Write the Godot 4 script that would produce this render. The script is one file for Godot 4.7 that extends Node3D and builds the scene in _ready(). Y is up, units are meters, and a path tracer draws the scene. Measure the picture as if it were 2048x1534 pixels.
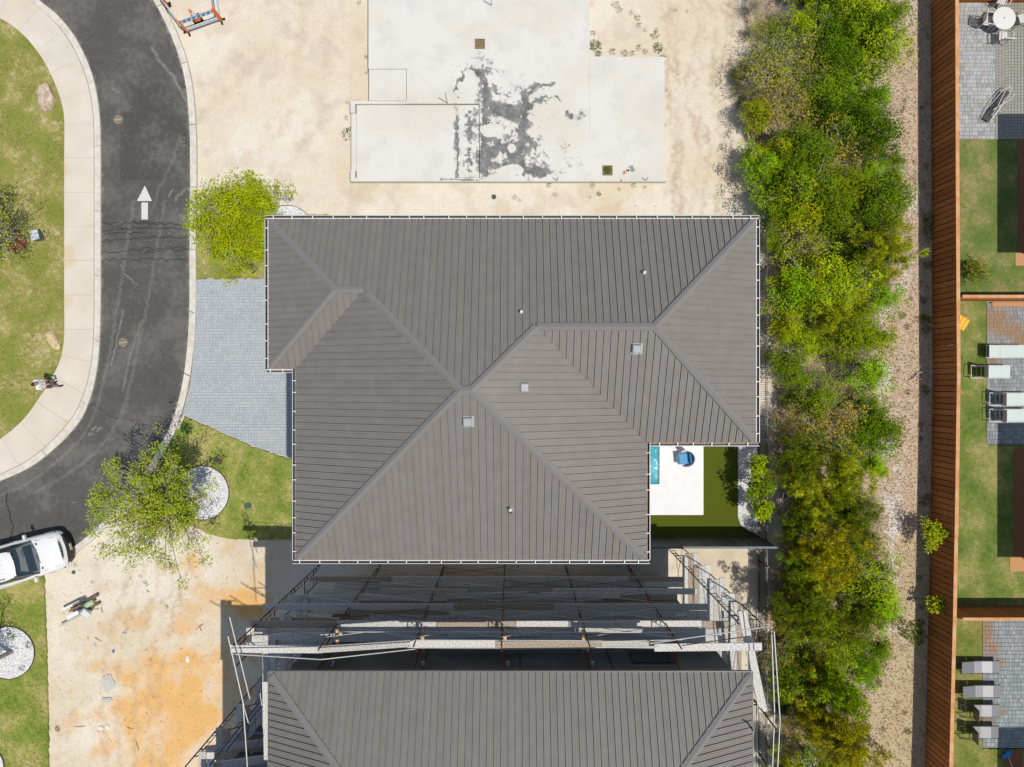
extends Node3D
# Aerial view straight down on new houses: x right, z down the picture, y up, metres.
# The drone hangs CAM_H above the ground; PPM is photograph pixels per metre on the ground.
const CAM_H = 34.1
const PPM = 40.0
const EAVE = 11.0
const KE = (CAM_H - EAVE) / (CAM_H * PPM)   # metres per pixel at eave height
var taken = {}
var mcache = {}

func _ready():
	var cam = Camera3D.new()
	cam.name = "camera"
	add_child(cam)
	cam.position = Vector3(0, CAM_H, 0)
	cam.rotation_degrees = Vector3(-90, 0, 0)
	cam.fov = rad_to_deg(2.0 * atan(767.0 / (CAM_H * PPM)))
	cam.near = 0.1
	cam.far = 900.0
	var sun = DirectionalLight3D.new()
	sun.name = "sun"
	add_child(sun)
	sun.look_at_from_position(Vector3.ZERO, Vector3(-0.35, -1.0, -0.2175), Vector3(0, 0, -1))
	sun.light_energy = 1.2
	sun.light_color = Color(1.0, 0.972, 0.925)
	sun.light_angular_distance = 0.5
	sun.shadow_enabled = true
	var sm = ProceduralSkyMaterial.new()
	sm.sky_top_color = Color(0.56, 0.63, 0.74)
	sm.sky_horizon_color = Color(0.84, 0.87, 0.90)
	sm.sky_curve = 0.12
	sm.ground_bottom_color = Color(0.45, 0.42, 0.36)
	sm.ground_horizon_color = Color(0.68, 0.72, 0.76)
	var sky = Sky.new()
	sky.sky_material = sm
	var env = Environment.new()
	env.background_mode = Environment.BG_SKY
	env.sky = sky
	env.background_energy_multiplier = 0.85
	env.tonemap_mode = Environment.TONE_MAPPER_LINEAR
	env.tonemap_exposure = 1.2
	env.sdfgi_enabled = true
	env.ssao_enabled = true
	env.ssil_enabled = true
	var we = WorldEnvironment.new()
	we.name = "world_environment"
	we.environment = env
	add_child(we)
	make_materials()
	build_ground()
	build_street()
	build_driveway()
	build_lawns()
	build_foundation()
	build_house_main()
	build_house_site()
	build_scaffold()
	build_backyard()
	build_fences()
	build_neighbour_yards()
	build_trees()
	build_thicket()
	build_car()
	build_person()
	build_small_things()

# ---------------------------------------------------------------- helpers
func G(px, py, h = 0.0) -> Vector3:      # photograph pixel of a point known to be h above the ground
	var k = (1.0 - h / CAM_H) / PPM
	return Vector3((px - 1024.0) * k, h, (py - 767.0) * k)

func G2(px, py, h = 0.0) -> Vector2:
	var v = G(px, py, h)
	return Vector2(v.x, v.z)

func lin(r, g = -1.0, b = -1.0) -> Color:   # linear albedo -> sRGB colour
	if g < 0: return Color(r, r, r).linear_to_srgb()
	return Color(r, g, b).linear_to_srgb()

func numbered(n: String) -> String:
	if not taken.has(n):
		taken[n] = 0
		return n
	taken[n] += 1
	return "%s_%03d" % [n, taken[n]]

func tag(o, label = "", category = "", group = "", kind = ""):
	if label != "": o.set_meta("label", label)
	if category != "": o.set_meta("category", category)
	if group != "": o.set_meta("group", group)
	if kind != "": o.set_meta("kind", kind)
	return o

func thing(called, label, category, at = Vector3.ZERO, turn = 0.0, group = ""):
	var o = Node3D.new()
	o.name = numbered(called)
	add_child(o)
	o.position = at
	o.rotation.y = turn
	return tag(o, label, category, group)

func copy_of(src, at, turn, label = "", group = "", scale_by = 1.0):
	var base_name = String(src.name)
	var i = base_name.length() - 4
	if i > 0 and base_name[i] == "_" and base_name.substr(i + 1).is_valid_int(): base_name = base_name.substr(0, i)
	var c = src.duplicate()
	c.name = numbered(base_name)
	add_child(c)
	c.position = at
	c.rotation.y = turn
	c.scale = Vector3.ONE * scale_by
	if label != "": c.set_meta("label", label)
	if group != "": c.set_meta("group", group)
	return c

func st_new() -> SurfaceTool:
	var st = SurfaceTool.new()
	st.begin(Mesh.PRIMITIVE_TRIANGLES)
	st.set_smooth_group(-1)
	return st

func obj(called, st, material, parent = null):
	var mi = MeshInstance3D.new()
	if st is SurfaceTool:
		st.generate_normals()
		mi.mesh = st.commit()
	else:
		mi.mesh = st
	if material != null: mi.material_override = material
	if parent == null:
		mi.name = numbered(called)
		add_child(mi)
	else:
		mi.name = called
		parent.add_child(mi, true)
	return mi

func struct(called, st, material):
	var o = obj(called, st, material)
	o.set_meta("kind", "structure")
	return o

func tri(st, a, b, c):
	st.add_vertex(a); st.add_vertex(b); st.add_vertex(c)

func quad(st, a, b, c, d):
	tri(st, a, b, c); tri(st, a, c, d)

func quv(st, a, b, c, d):            # quad with 0..1 texture coordinates
	st.set_uv(Vector2(0, 0)); st.add_vertex(a); st.set_uv(Vector2(1, 0)); st.add_vertex(b); st.set_uv(Vector2(1, 1)); st.add_vertex(c)
	st.set_uv(Vector2(0, 0)); st.add_vertex(a); st.set_uv(Vector2(1, 1)); st.add_vertex(c); st.set_uv(Vector2(0, 1)); st.add_vertex(d)

func hexa(st, p):                    # eight corners: bottom 0..3 in a ring, top 4..7
	quad(st, p[4], p[5], p[6], p[7]); quad(st, p[3], p[2], p[1], p[0])
	for i in 4:
		var j = (i + 1) % 4
		quad(st, p[i], p[j], p[j + 4], p[i + 4])

func box(st, c: Vector3, s: Vector3, b = Basis.IDENTITY):
	var h = s * 0.5
	var p = []
	for y in [-1, 1]:
		for q in [[-1, -1], [1, -1], [1, 1], [-1, 1]]:
			p.append(c + b * Vector3(q[0] * h.x, y * h.y, q[1] * h.z))
	hexa(st, p)

func bevel_box(st, c: Vector3, s: Vector3, bv: float, b = Basis.IDENTITY):   # top edges chamfered
	var h = s * 0.5
	var r = []
	for lv in [[-h.y, 0.0], [h.y - bv, 0.0], [h.y, bv]]:
		var ring = []
		for q in [[-1, -1], [1, -1], [1, 1], [-1, 1]]:
			ring.append(c + b * Vector3(q[0] * (h.x - lv[1]), lv[0], q[1] * (h.z - lv[1])))
		r.append(ring)
	for k in 2:
		for i in 4:
			var j = (i + 1) % 4
			quad(st, r[k][i], r[k][j], r[k + 1][j], r[k + 1][i])
	quad(st, r[2][0], r[2][1], r[2][2], r[2][3])
	quad(st, r[0][3], r[0][2], r[0][1], r[0][0])

func bar(st, a: Vector3, b: Vector3, w: float, hgt: float, up = Vector3.UP):   # square bar between two points
	var d = (b - a)
	var l = d.length()
	d = d / l
	if absf(d.dot(up)) > 0.95: up = Vector3(0, 0, 1)
	var x = d.cross(up).normalized()
	var y = x.cross(d)
	box(st, (a + b) * 0.5, Vector3(w, hgt, l), Basis(x, y, -d))

func tube(st, pts, radii, sides = 6, smooth = true, cap = true):
	if smooth: st.set_smooth_group(1)
	var n = pts.size()
	var rings = []
	var px = Vector3.ZERO
	for i in n:
		var d = (pts[mini(i + 1, n - 1)] - pts[maxi(i - 1, 0)]).normalized()
		if px == Vector3.ZERO: px = d.cross(Vector3(0.31, 0.2, 0.93)).normalized()
		px = (px - d * px.dot(d)).normalized()
		var py = d.cross(px)
		var r = radii[i] if radii is Array else radii
		var ring = []
		for k in sides:
			var a = TAU * k / sides
			ring.append(pts[i] + (px * cos(a) + py * sin(a)) * r)
		rings.append(ring)
	for i in n - 1:
		for k in sides:
			var j = (k + 1) % sides
			quad(st, rings[i][k], rings[i + 1][k], rings[i + 1][j], rings[i][j])
	if cap:
		st.set_smooth_group(-1)
		for k in range(1, sides - 1):
			tri(st, rings[0][0], rings[0][k], rings[0][k + 1])
			tri(st, rings[n - 1][0], rings[n - 1][k + 1], rings[n - 1][k])
	st.set_smooth_group(-1)

func lathe(st, prof, c: Vector3, sides = 20, b = Basis.IDENTITY, smooth = true):    # prof: [radius, y] pairs from bottom to top
	st.set_smooth_group(1 if smooth else -1)
	for i in prof.size() - 1:
		for k in sides:
			var a0 = TAU * k / sides
			var a1 = TAU * (k + 1) / sides
			var p = prof[i]
			var q = prof[i + 1]
			var v0 = c + b * Vector3(cos(a0) * p[0], p[1], sin(a0) * p[0])
			var v1 = c + b * Vector3(cos(a1) * p[0], p[1], sin(a1) * p[0])
			var w0 = c + b * Vector3(cos(a0) * q[0], q[1], sin(a0) * q[0])
			var w1 = c + b * Vector3(cos(a1) * q[0], q[1], sin(a1) * q[0])
			if p[0] > 0.0001: tri(st, v0, v1, w1)
			if q[0] > 0.0001: tri(st, v0, w1, w0)
	st.set_smooth_group(-1)

func slab(st, poly: PackedVector2Array, y0: float, y1: float, reg = null):   # polygon in x,z raised from y0 to y1; reg = texture rectangle in photo pixels
	var ids = Geometry2D.triangulate_polygon(poly)
	for i in range(0, ids.size(), 3):
		for j in 3:
			var p = poly[ids[i + j]]
			if reg != null: st.set_uv(Vector2((p.x * PPM + 1024.0 - reg[0]) / (reg[2] - reg[0]), (p.y * PPM + 767.0 - reg[1]) / (reg[3] - reg[1])))
			st.add_vertex(Vector3(p.x, y1, p.y))
	var n = poly.size()
	for i in n:
		var a = poly[i]
		var b = poly[(i + 1) % n]
		if reg != null: st.set_uv(Vector2((a.x * PPM + 1024.0 - reg[0]) / (reg[2] - reg[0]), (a.y * PPM + 767.0 - reg[1]) / (reg[3] - reg[1])))
		quad(st, Vector3(a.x, y0, a.y), Vector3(b.x, y0, b.y), Vector3(b.x, y1, b.y), Vector3(a.x, y1, a.y))

func poly_px(list, h = 0.0) -> PackedVector2Array:
	var r = PackedVector2Array()
	for p in list: r.append(G2(p[0], p[1], h))
	return r

func rect_px(x0, y0, x1, y1, h = 0.0) -> PackedVector2Array:
	return poly_px([[x0, y0], [x1, y0], [x1, y1], [x0, y1]], h)

func curve_px(list, step = 8.0) -> Array:   # smooth line through pixel points, as [px, py] pairs
	var out = []
	var n = list.size()
	for i in n - 1:
		var p0 = Vector2(list[maxi(i - 1, 0)][0], list[maxi(i - 1, 0)][1])
		var p1 = Vector2(list[i][0], list[i][1])
		var p2 = Vector2(list[i + 1][0], list[i + 1][1])
		var p3 = Vector2(list[mini(i + 2, n - 1)][0], list[mini(i + 2, n - 1)][1])
		var m = maxi(1, int(p1.distance_to(p2) / step))
		for k in m:
			var q = p1.cubic_interpolate(p2, p0, p3, float(k) / m)
			out.append([q.x, q.y])
	out.append(list[n - 1])
	return out

func disc_px(cx, cy, r, n = 40) -> Array:
	var out = []
	for k in n: out.append([cx + cos(TAU * k / n) * r, cy + sin(TAU * k / n) * r])
	return out

func noise(seed_, freq, oct = 3) -> FastNoiseLite:
	var n = FastNoiseLite.new()
	n.seed = seed_
	n.frequency = freq
	n.noise_type = FastNoiseLite.TYPE_SIMPLEX_SMOOTH
	n.fractal_octaves = oct
	return n

func ntex(freq, stops, seed_ = 1, size = 256, stretch = Vector2.ONE, oct = 4) -> ImageTexture:   # tiling noise with a colour ramp (linear colours)
	var n = noise(seed_, freq, oct)
	var w = size
	var im = n.get_seamless_image(int(size * stretch.x), int(size * stretch.y), false, false, 0.25)
	im.resize(w, w, Image.INTERPOLATE_BILINEAR)
	var ramp = []
	for i in 256:
		var t = i / 255.0 * (stops.size() - 1)
		var k = mini(int(t), stops.size() - 2)
		ramp.append(stops[k].lerp(stops[k + 1], t - k).linear_to_srgb())
	var o = Image.create(w, w, false, Image.FORMAT_RGB8)
	for y in w:
		for x in w: o.set_pixel(x, y, ramp[int(im.get_pixel(x, y).r * 255.0)])
	return ImageTexture.create_from_image(o)

func ntile(freq, size = 256, seed_ = 1, oct = 4) -> ImageTexture:       # grey noise for relief
	return ImageTexture.create_from_image(noise(seed_, freq, oct).get_seamless_image(size, size, false, false, 0.25))

func paint(reg, w, h, f: Callable) -> ImageTexture:    # colour map of a flat surface; f(px, py) gives the linear base colour there
	var im = Image.create(w, h, false, Image.FORMAT_RGB8)
	var sx = (reg[2] - reg[0]) / float(w)
	var sy = (reg[3] - reg[1]) / float(h)
	for y in h:
		for x in w:
			var c: Color = f.call(reg[0] + (x + 0.5) * sx, reg[1] + (y + 0.5) * sy)
			im.set_pixel(x, y, c.linear_to_srgb())
	return ImageTexture.create_from_image(im)

func mat(col: Color, rough = 0.8, metal = 0.0, tex = null, tri_scale = 0.0) -> StandardMaterial3D:
	var m = StandardMaterial3D.new()
	m.albedo_color = col
	m.roughness = rough
	m.metallic = metal
	if rough >= 0.8: m.metallic_specular = 0.18
	if tex != null:
		m.albedo_texture = tex
		if tri_scale > 0.0:
			m.uv1_triplanar = true
			m.uv1_world_triplanar = true
			m.uv1_scale = Vector3.ONE * tri_scale
	return m

func vcol(rough = 0.8) -> StandardMaterial3D:
	var m = StandardMaterial3D.new()
	m.vertex_color_use_as_albedo = true
	m.roughness = rough
	if rough >= 0.7: m.metallic_specular = 0.18
	return m

func in_poly(p: Vector2, poly: PackedVector2Array) -> bool:
	return Geometry2D.is_point_in_polygon(p, poly)

var M = {}
func make_materials():
	var W = Color(1, 1, 1)
	M.roof = mat(W, 0.45, 0.0, ntex(0.02, [Color(0.148, 0.137, 0.127), Color(0.163, 0.151, 0.140), Color(0.178, 0.167, 0.155)], 5), 0.35)
	M.roofs = [M.roof]
	for k in 3:
		var rm = M.roof.duplicate()
		var rv = [0.993, 0.985, 0.996][k]
		rm.albedo_color = Color(rv, rv, rv * [1.0, 0.99, 0.985][k])
		rm.roughness = [0.47, 0.44, 0.46][k]
		M.roofs.append(rm)
	M.cap = mat(lin(0.162, 0.153, 0.147), 0.42)
	M.gutter = mat(lin(0.035, 0.042, 0.052), 0.5)
	M.lip = mat(lin(0.34, 0.355, 0.38), 0.45)
	M.white = mat(lin(0.60, 0.60, 0.59), 0.5)
	M.flash = mat(lin(0.5, 0.47, 0.44), 0.6)
	M.debris = mat(W, 0.95, 0.0, ntex(0.08, [Color(0.16, 0.07, 0.035), Color(0.28, 0.15, 0.09), Color(0.5, 0.42, 0.34)], 8), 1.1)
	M.stucco = mat(lin(0.66, 0.65, 0.62), 0.9)
	M.char_wall = mat(W, 0.75, 0.0, ntex(0.012, [Color(0.035, 0.038, 0.04), Color(0.055, 0.058, 0.06), Color(0.085, 0.095, 0.105)], 9), 0.12)
	M.soffit = mat(lin(0.4, 0.34, 0.3), 0.8)
	M.glass = mat(lin(0.02, 0.03, 0.04), 0.06)
	M.galv = mat(lin(0.36, 0.38, 0.39), 0.5, 0.3)
	M.lead = mat(lin(0.30, 0.31, 0.315), 0.55, 0.1)
	M.concrete = mat(W, 0.9, 0.0, ntex(0.012, [Color(0.47, 0.435, 0.375), Color(0.505, 0.47, 0.41), Color(0.54, 0.505, 0.445)], 11), 0.21)
	M.kerb = mat(W, 0.9, 0.0, ntex(0.03, [Color(0.41, 0.38, 0.33), Color(0.50, 0.47, 0.42), Color(0.56, 0.54, 0.50)], 12), 0.3)
	M.black = mat(lin(0.012), 0.45)
	M.rubber = mat(lin(0.018), 0.8)
	M.steel_dark = mat(lin(0.03, 0.027, 0.024), 0.6)
	M.rust = mat(W, 0.85, 0.0, ntex(0.05, [Color(0.03, 0.022, 0.018), Color(0.10, 0.045, 0.02), Color(0.22, 0.12, 0.06)], 13), 1.3)
	M.blue_steel = mat(lin(0.012, 0.03, 0.10), 0.5)
	M.bare_steel = mat(lin(0.45, 0.45, 0.43), 0.5, 0.2)
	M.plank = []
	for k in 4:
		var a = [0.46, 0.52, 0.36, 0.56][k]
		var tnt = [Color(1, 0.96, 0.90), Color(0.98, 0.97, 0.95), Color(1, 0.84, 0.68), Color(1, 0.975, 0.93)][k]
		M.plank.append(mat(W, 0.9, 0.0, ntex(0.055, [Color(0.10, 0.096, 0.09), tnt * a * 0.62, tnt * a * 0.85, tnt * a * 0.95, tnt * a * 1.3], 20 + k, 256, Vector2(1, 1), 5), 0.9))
	M.cedar = []
	for k in 4:
		var a2 = [1.25, 1.06, 1.4, 1.16][k]
		M.cedar.append(mat(W, 0.8, 0.0, ntex(0.03, [Color(0.209, 0.084, 0.028) * a2, Color(0.270, 0.112, 0.041) * a2, Color(0.338, 0.149, 0.057) * a2], 30 + k), 0.9))
	M.cedar_cap = mat(W, 0.8, 0.0, ntex(0.02, [Color(0.40, 0.18, 0.075), Color(0.50, 0.25, 0.115), Color(0.48, 0.34, 0.23)], 34), 0.25)
	M.bark = mat(W, 0.95, 0.0, ntex(0.06, [Color(0.10, 0.075, 0.055), Color(0.19, 0.155, 0.12), Color(0.30, 0.26, 0.22)], 35), 1.5)
	M.grey_bark = mat(W, 0.95, 0.0, ntex(0.06, [Color(0.20, 0.18, 0.16), Color(0.34, 0.315, 0.29), Color(0.46, 0.44, 0.41)], 36), 1.5)
	M.leaf = vcol(0.6)
	M.leaf.metallic_specular = 0.15
	M.leaf.backlight_enabled = true
	M.leaf.backlight = lin(0.16, 0.21, 0.015)
	M.leaves = [M.leaf]
	for tn in [Color(0.80, 0.86, 0.85), Color(1.0, 0.93, 0.75), Color(0.88, 1.0, 0.8), Color(0.68, 0.74, 0.75)]:
		var lm = M.leaf.duplicate()
		lm.albedo_color = tn
		M.leaves.append(lm)
	M.vc = vcol(0.85)
	M.vc_stone = vcol(0.9)
	M.turf = mat(W, 0.95, 0.0, ntex(0.22, [Color(0.040, 0.055, 0.006), Color(0.065, 0.082, 0.009), Color(0.10, 0.115, 0.014)], 37), 1.6)
	M.deck = mat(W, 0.85, 0.0, ntex(0.02, [Color(0.60, 0.605, 0.62), Color(0.635, 0.64, 0.655), Color(0.66, 0.665, 0.68)], 38), 0.3)
	M.gravel_bed = mat(W, 0.95, 0.0, ntex(0.25, [Color(0.22, 0.23, 0.25), Color(0.5, 0.5, 0.51), Color(0.68, 0.68, 0.68)], 39), 1.4)
	M.plastic_white = mat(lin(0.55, 0.55, 0.535), 0.45)
	M.orange = mat(lin(0.62, 0.14, 0.02), 0.5)
	M.barrier_blue = mat(lin(0.02, 0.20, 0.48), 0.5)
	M.barrier_pale = mat(lin(0.45, 0.52, 0.60), 0.5)
	M.wood = mat(W, 0.85, 0.0, ntex(0.03, [Color(0.14, 0.08, 0.04), Color(0.22, 0.135, 0.07)], 40), 1.0)
	M.pine = mat(W, 0.85, 0.0, ntex(0.03, [Color(0.48, 0.30, 0.15), Color(0.58, 0.41, 0.24)], 41), 1.0)
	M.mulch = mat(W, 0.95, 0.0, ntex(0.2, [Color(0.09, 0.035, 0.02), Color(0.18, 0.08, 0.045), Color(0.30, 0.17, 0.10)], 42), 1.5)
	M.lit_straw = mat(W, 0.95, 0.0, ntex(0.2, [Color(0.28, 0.13, 0.06), Color(0.42, 0.22, 0.11), Color(0.52, 0.32, 0.17)], 43), 1.5)

# ---------------------------------------------------------------- lines and layers
func sample_line(l, f) -> Vector2:
	var cum = [0.0]
	for i in l.size() - 1: cum.append(cum[i] + Vector2(l[i][0], l[i][1]).distance_to(Vector2(l[i + 1][0], l[i + 1][1])))
	var d = clampf(f, 0, 1) * cum[-1]
	for i in l.size() - 1:
		if d <= cum[i + 1] + 0.0001:
			var t = (d - cum[i]) / maxf(0.0001, cum[i + 1] - cum[i])
			return Vector2(l[i][0], l[i][1]).lerp(Vector2(l[i + 1][0], l[i + 1][1]), t)
	return Vector2(l[-1][0], l[-1][1])

var fast = {}
func sample_fast(l, j) -> Vector2:       # j of 400, cached
	if not fast.has("n") or fast.n != l.size():
		fast = {"n": l.size(), "p": []}
		for k in 401: fast.p.append(sample_line(l, k / 400.0))
	return fast.p[j]

func line_len(l) -> float:
	var s = 0.0
	for i in l.size() - 1: s += Vector2(l[i][0], l[i][1]).distance_to(Vector2(l[i + 1][0], l[i + 1][1]))
	return s

func ribbon(ca, cb, f0, f1, y0, y1, n = 6) -> SurfaceTool:     # strip between two pixel lines, as a solid slab
	var poly = PackedVector2Array()
	for k in n + 1:
		var p = sample_line(ca, lerpf(f0, f1, float(k) / n))
		poly.append(G2(p.x, p.y))
	for k in n + 1:
		var p = sample_line(cb, lerpf(f1, f0, float(k) / n))
		poly.append(G2(p.x, p.y))
	var st = st_new()
	slab(st, poly, y0, y1)
	return st

func offset_line(l, d) -> Array:
	var out = []
	for i in l.size():
		var a = l[maxi(i - 1, 0)]
		var b = l[mini(i + 1, l.size() - 1)]
		var t = Vector2(b[0] - a[0], b[1] - a[1]).normalized()
		out.append([l[i][0] - t.y * d, l[i][1] + t.x * d])
	return out

func layer(reg, w, h, strokes) -> PackedFloat32Array:       # strokes: [points, radius px, strength, wobble]
	var L = PackedFloat32Array()
	L.resize(w * h)
	var sx = (reg[2] - reg[0]) / float(w)
	var sy = (reg[3] - reg[1]) / float(h)
	var nz = noise(77, 0.03, 2)
	var rng = RandomNumberGenerator.new()
	rng.seed = 5
	for s in strokes:
		var pts = s[0]
		var r = s[1]
		var len_ = line_len(pts)
		var m = maxi(2, int(len_ / (r * 0.6)))
		var wob = s[3] if s.size() > 3 else 0.0
		for k in m + 1:
			var p = sample_line(pts, float(k) / m)
			p += Vector2(nz.get_noise_2d(p.y * 2.0, p.x), nz.get_noise_2d(p.x * 2.0, p.y + 500.0)) * wob
			var q = s[2] * (0.85 + 0.3 * rng.randf())
			var rr = r * 1.6
			for yy in range(maxi(0, int((p.y - rr - reg[1]) / sy)), mini(h, int((p.y + rr - reg[1]) / sy) + 2)):
				for xx in range(maxi(0, int((p.x - rr - reg[0]) / sx)), mini(w, int((p.x + rr - reg[0]) / sx) + 2)):
					var d2 = (Vector2(reg[0] + (xx + 0.5) * sx, reg[1] + (yy + 0.5) * sy) - p).length_squared() / (r * r)
					if d2 < 2.6: L[yy * w + xx] = maxf(L[yy * w + xx], q * exp(-d2 * 1.4))
	return L

func pw(l, y) -> float:              # piecewise linear: list of [y, x]
	for i in l.size() - 1:
		if y <= l[i + 1][0]: return lerpf(l[i][1], l[i + 1][1], clampf((y - l[i][0]) / float(l[i + 1][0] - l[i][0]), 0, 1))
	return l[-1][1]

const WILD_L = [[0, 1490], [100, 1500], [160, 1478], [250, 1497], [330, 1500], [390, 1522], [450, 1530], [520, 1545], [700, 1552], [800, 1562], [880, 1548], [950, 1565], [1050, 1575], [1120, 1572], [1180, 1550], [1240, 1535], [1350, 1555], [1534, 1560]]
const WILD_R = [[0, 1800], [60, 1785], [140, 1770], [170, 1735], [200, 1780], [300, 1790], [380, 1812], [450, 1800], [520, 1795], [600, 1775], [700, 1778], [800, 1760], [880, 1778], [960, 1768], [1040, 1775], [1080, 1790], [1180, 1778], [1240, 1775], [1310, 1765], [1370, 1710], [1450, 1710], [1534, 1712]]

# ---------------------------------------------------------------- ground
func build_ground():
	var st = st_new()
	slab(st, PackedVector2Array([Vector2(-450, -450), Vector2(450, -450), Vector2(450, 450), Vector2(-450, 450)]), -0.6, -0.16)
	struct("ground", st, mat(Color(1, 1, 1), 0.95, 0.0, ntex(0.02, [Color(0.32, 0.28, 0.20), Color(0.40, 0.34, 0.25), Color(0.46, 0.40, 0.30)], 50), 0.1))
	var reg = [-90.0, -90.0, 2138.0, 1624.0]
	var w = 1114
	var h = 857
	var n1 = noise(1, 0.004, 4)
	var n2 = noise(2, 0.03, 3)
	var n3 = noise(3, 0.22, 2)
	var n4 = noise(4, 0.012, 4)
	var n5 = noise(6, 0.09, 3)
	var n6 = noise(7, 0.16, 5)
	var tracks = []
	for a in [[1335, 1340, 1352], [1350, 1356, 1366], [1398, 1372, 1402], [1412, 1392, 1420], [1455, 1440, 1470], [1470, 1462, 1485], [1432, 1425, 1448]]:
		tracks.append([curve_px([[a[0] - 30, -80], [a[0], 60], [a[1], 180], [a[2], 300], [a[1] + 10, 425]]), 5.0, 0.7, 12.0])
	for a in [[600, 640], [655, 700], [500, 420], [545, 470]]:
		tracks.append([curve_px([[a[0] + 30, -80], [a[0], 80], [a[1] - 60, 220], [a[1] - 130, 330]]), 8.0, 0.3, 16.0])
	for a in [205, 232, 268, 296, 318]: tracks.append([curve_px([[a + 60, 1130], [a + 20, 1260], [a, 1380], [a + 6, 1560]]), 4.0, 0.6, 12.0])
	var TL = layer(reg, w, h, tracks)
	var sx = (reg[2] - reg[0]) / w
	var sy = (reg[3] - reg[1]) / h
	var f = func(px, py):
		var a = n1.get_noise_2d(px, py)
		var b = n2.get_noise_2d(px, py)
		var c = n3.get_noise_2d(px, py)
		var d = n4.get_noise_2d(px, py)
		var col = Color(0.51, 0.44, 0.32).lerp(Color(0.555, 0.51, 0.41), clampf(0.5 + a * 1.6, 0, 1))
		if px < 700 and py < 430: col = col.lerp(Color(0.55, 0.50, 0.42), clampf(0.35 + d, 0, 1) * 0.7)
		col = col.lerp(Color(0.42, 0.335, 0.24), clampf(d * 1.2 - 0.1, 0, 0.4))
		# orange subsoil on the lower lot
		if px < 640 and py > 1060:
			var o = exp(-((px - 350) * (px - 350) / 26000.0 + (py - 1430) * (py - 1430) / 30000.0))
			o = maxf(o, 0.9 * exp(-((px - 480) * (px - 480) / 9000.0 + (py - 1215) * (py - 1215) / 2600.0)))
			o = maxf(o, 0.6 * exp(-((px - 390) * (px - 390) / 4000.0 + (py - 1130) * (py - 1130) / 900.0)))
			o = maxf(o, 0.7 * exp(-((px - 208) * (px - 208) / 900.0 + (py - 1440) * (py - 1440) / 700.0)))
			o = clampf(o * 1.5 + d * 0.9 - 0.35, 0, 1)
			col = col.lerp(Color(0.56, 0.33, 0.115), o * 0.95)
		var ix = clampi(int((px - reg[0]) / sx), 0, w - 1)
		var iy = clampi(int((py - reg[1]) / sy), 0, h - 1)
		col = col.lerp(Color(0.35, 0.27, 0.185), TL[iy * w + ix] * clampf(0.65 + d * 0.9 + c * 0.5, 0, 1))
		# wild strip: leaf litter and pale sand patches
		var e = pw(WILD_L, py) - 14.0 + b * 26.0
		if px > e:
			var k = clampf((px - e) / 24.0, 0, 1)
			var lit = Color(0.30, 0.215, 0.15).lerp(Color(0.48, 0.37, 0.26), clampf(0.5 + c * 0.9 + b * 0.5, 0, 1))
			if px > 1700: lit = lit.lerp(Color(0.44, 0.335, 0.235), 0.6)
			if py > 1080 and px > 1740: lit = lit.lerp(Color(0.38, 0.30, 0.16), 0.6)
			var ws = clampf((n4.get_noise_2d(px + 900.0, py * 0.7) - 0.12) * 5.0, 0, 1) * clampf(1.0 - absf(px - pw(WILD_R, py) - 8.0) / 46.0, 0, 1)
			lit = lit.lerp(Color(0.58, 0.54, 0.50), ws * clampf(0.7 + c, 0, 1))
			lit = lit.lerp(Color(0.16, 0.11, 0.075), clampf(n6.get_noise_2d(px, py) * 1.6 - 0.25, 0, 0.6))
			col = col.lerp(lit, k)
		col.b *= 1.05
		return col * (1.0 + c * 0.07 + b * 0.05 + n6.get_noise_2d(px * 1.3, py * 1.3) * 0.10)
	var tex = paint(reg, w, h, f)
	# gently uneven sheet
	var step = 5.0
	var nx = int((reg[2] - reg[0]) / step)
	var ny = int((reg[3] - reg[1]) / step)
	var V = PackedVector3Array()
	var U = PackedVector2Array()
	var N = PackedVector3Array()
	var I = PackedInt32Array()
	var hh = PackedFloat32Array()
	hh.resize((nx + 1) * (ny + 1))
	for j in ny + 1:
		for i in nx + 1:
			var px = reg[0] + i * step
			var py = reg[1] + j * step
			var y = -0.055 + n4.get_noise_2d(px, py) * 0.02 + n5.get_noise_2d(px, py) * 0.012
			var ix = clampi(int((px - reg[0]) / sx), 0, w - 1)
			var iy = clampi(int((py - reg[1]) / sy), 0, h - 1)
			y -= TL[iy * w + ix] * 0.022
			hh[j * (nx + 1) + i] = minf(y, -0.008)
	for j in ny + 1:
		for i in nx + 1:
			var q = G2(reg[0] + i * step, reg[1] + j * step)
			V.append(Vector3(q.x, hh[j * (nx + 1) + i], q.y))
			U.append(Vector2(float(i) / nx, float(j) / ny))
			var dx = hh[j * (nx + 1) + mini(i + 1, nx)] - hh[j * (nx + 1) + maxi(i - 1, 0)]
			var dz = hh[mini(j + 1, ny) * (nx + 1) + i] - hh[maxi(j - 1, 0) * (nx + 1) + i]
			N.append(Vector3(-dx, 2.0 * step / PPM, -dz).normalized())
	for j in ny:
		for i in nx:
			var a = j * (nx + 1) + i
			I.append_array([a, a + 1, a + nx + 2, a, a + nx + 2, a + nx + 1])
	var arr = []
	arr.resize(Mesh.ARRAY_MAX)
	arr[Mesh.ARRAY_VERTEX] = V
	arr[Mesh.ARRAY_TEX_UV] = U
	arr[Mesh.ARRAY_NORMAL] = N
	arr[Mesh.ARRAY_INDEX] = I
	var am = ArrayMesh.new()
	am.add_surface_from_arrays(Mesh.PRIMITIVE_TRIANGLES, arr)
	struct("sand", am, mat(Color(1, 1, 1), 0.95, 0.0, tex))

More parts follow.
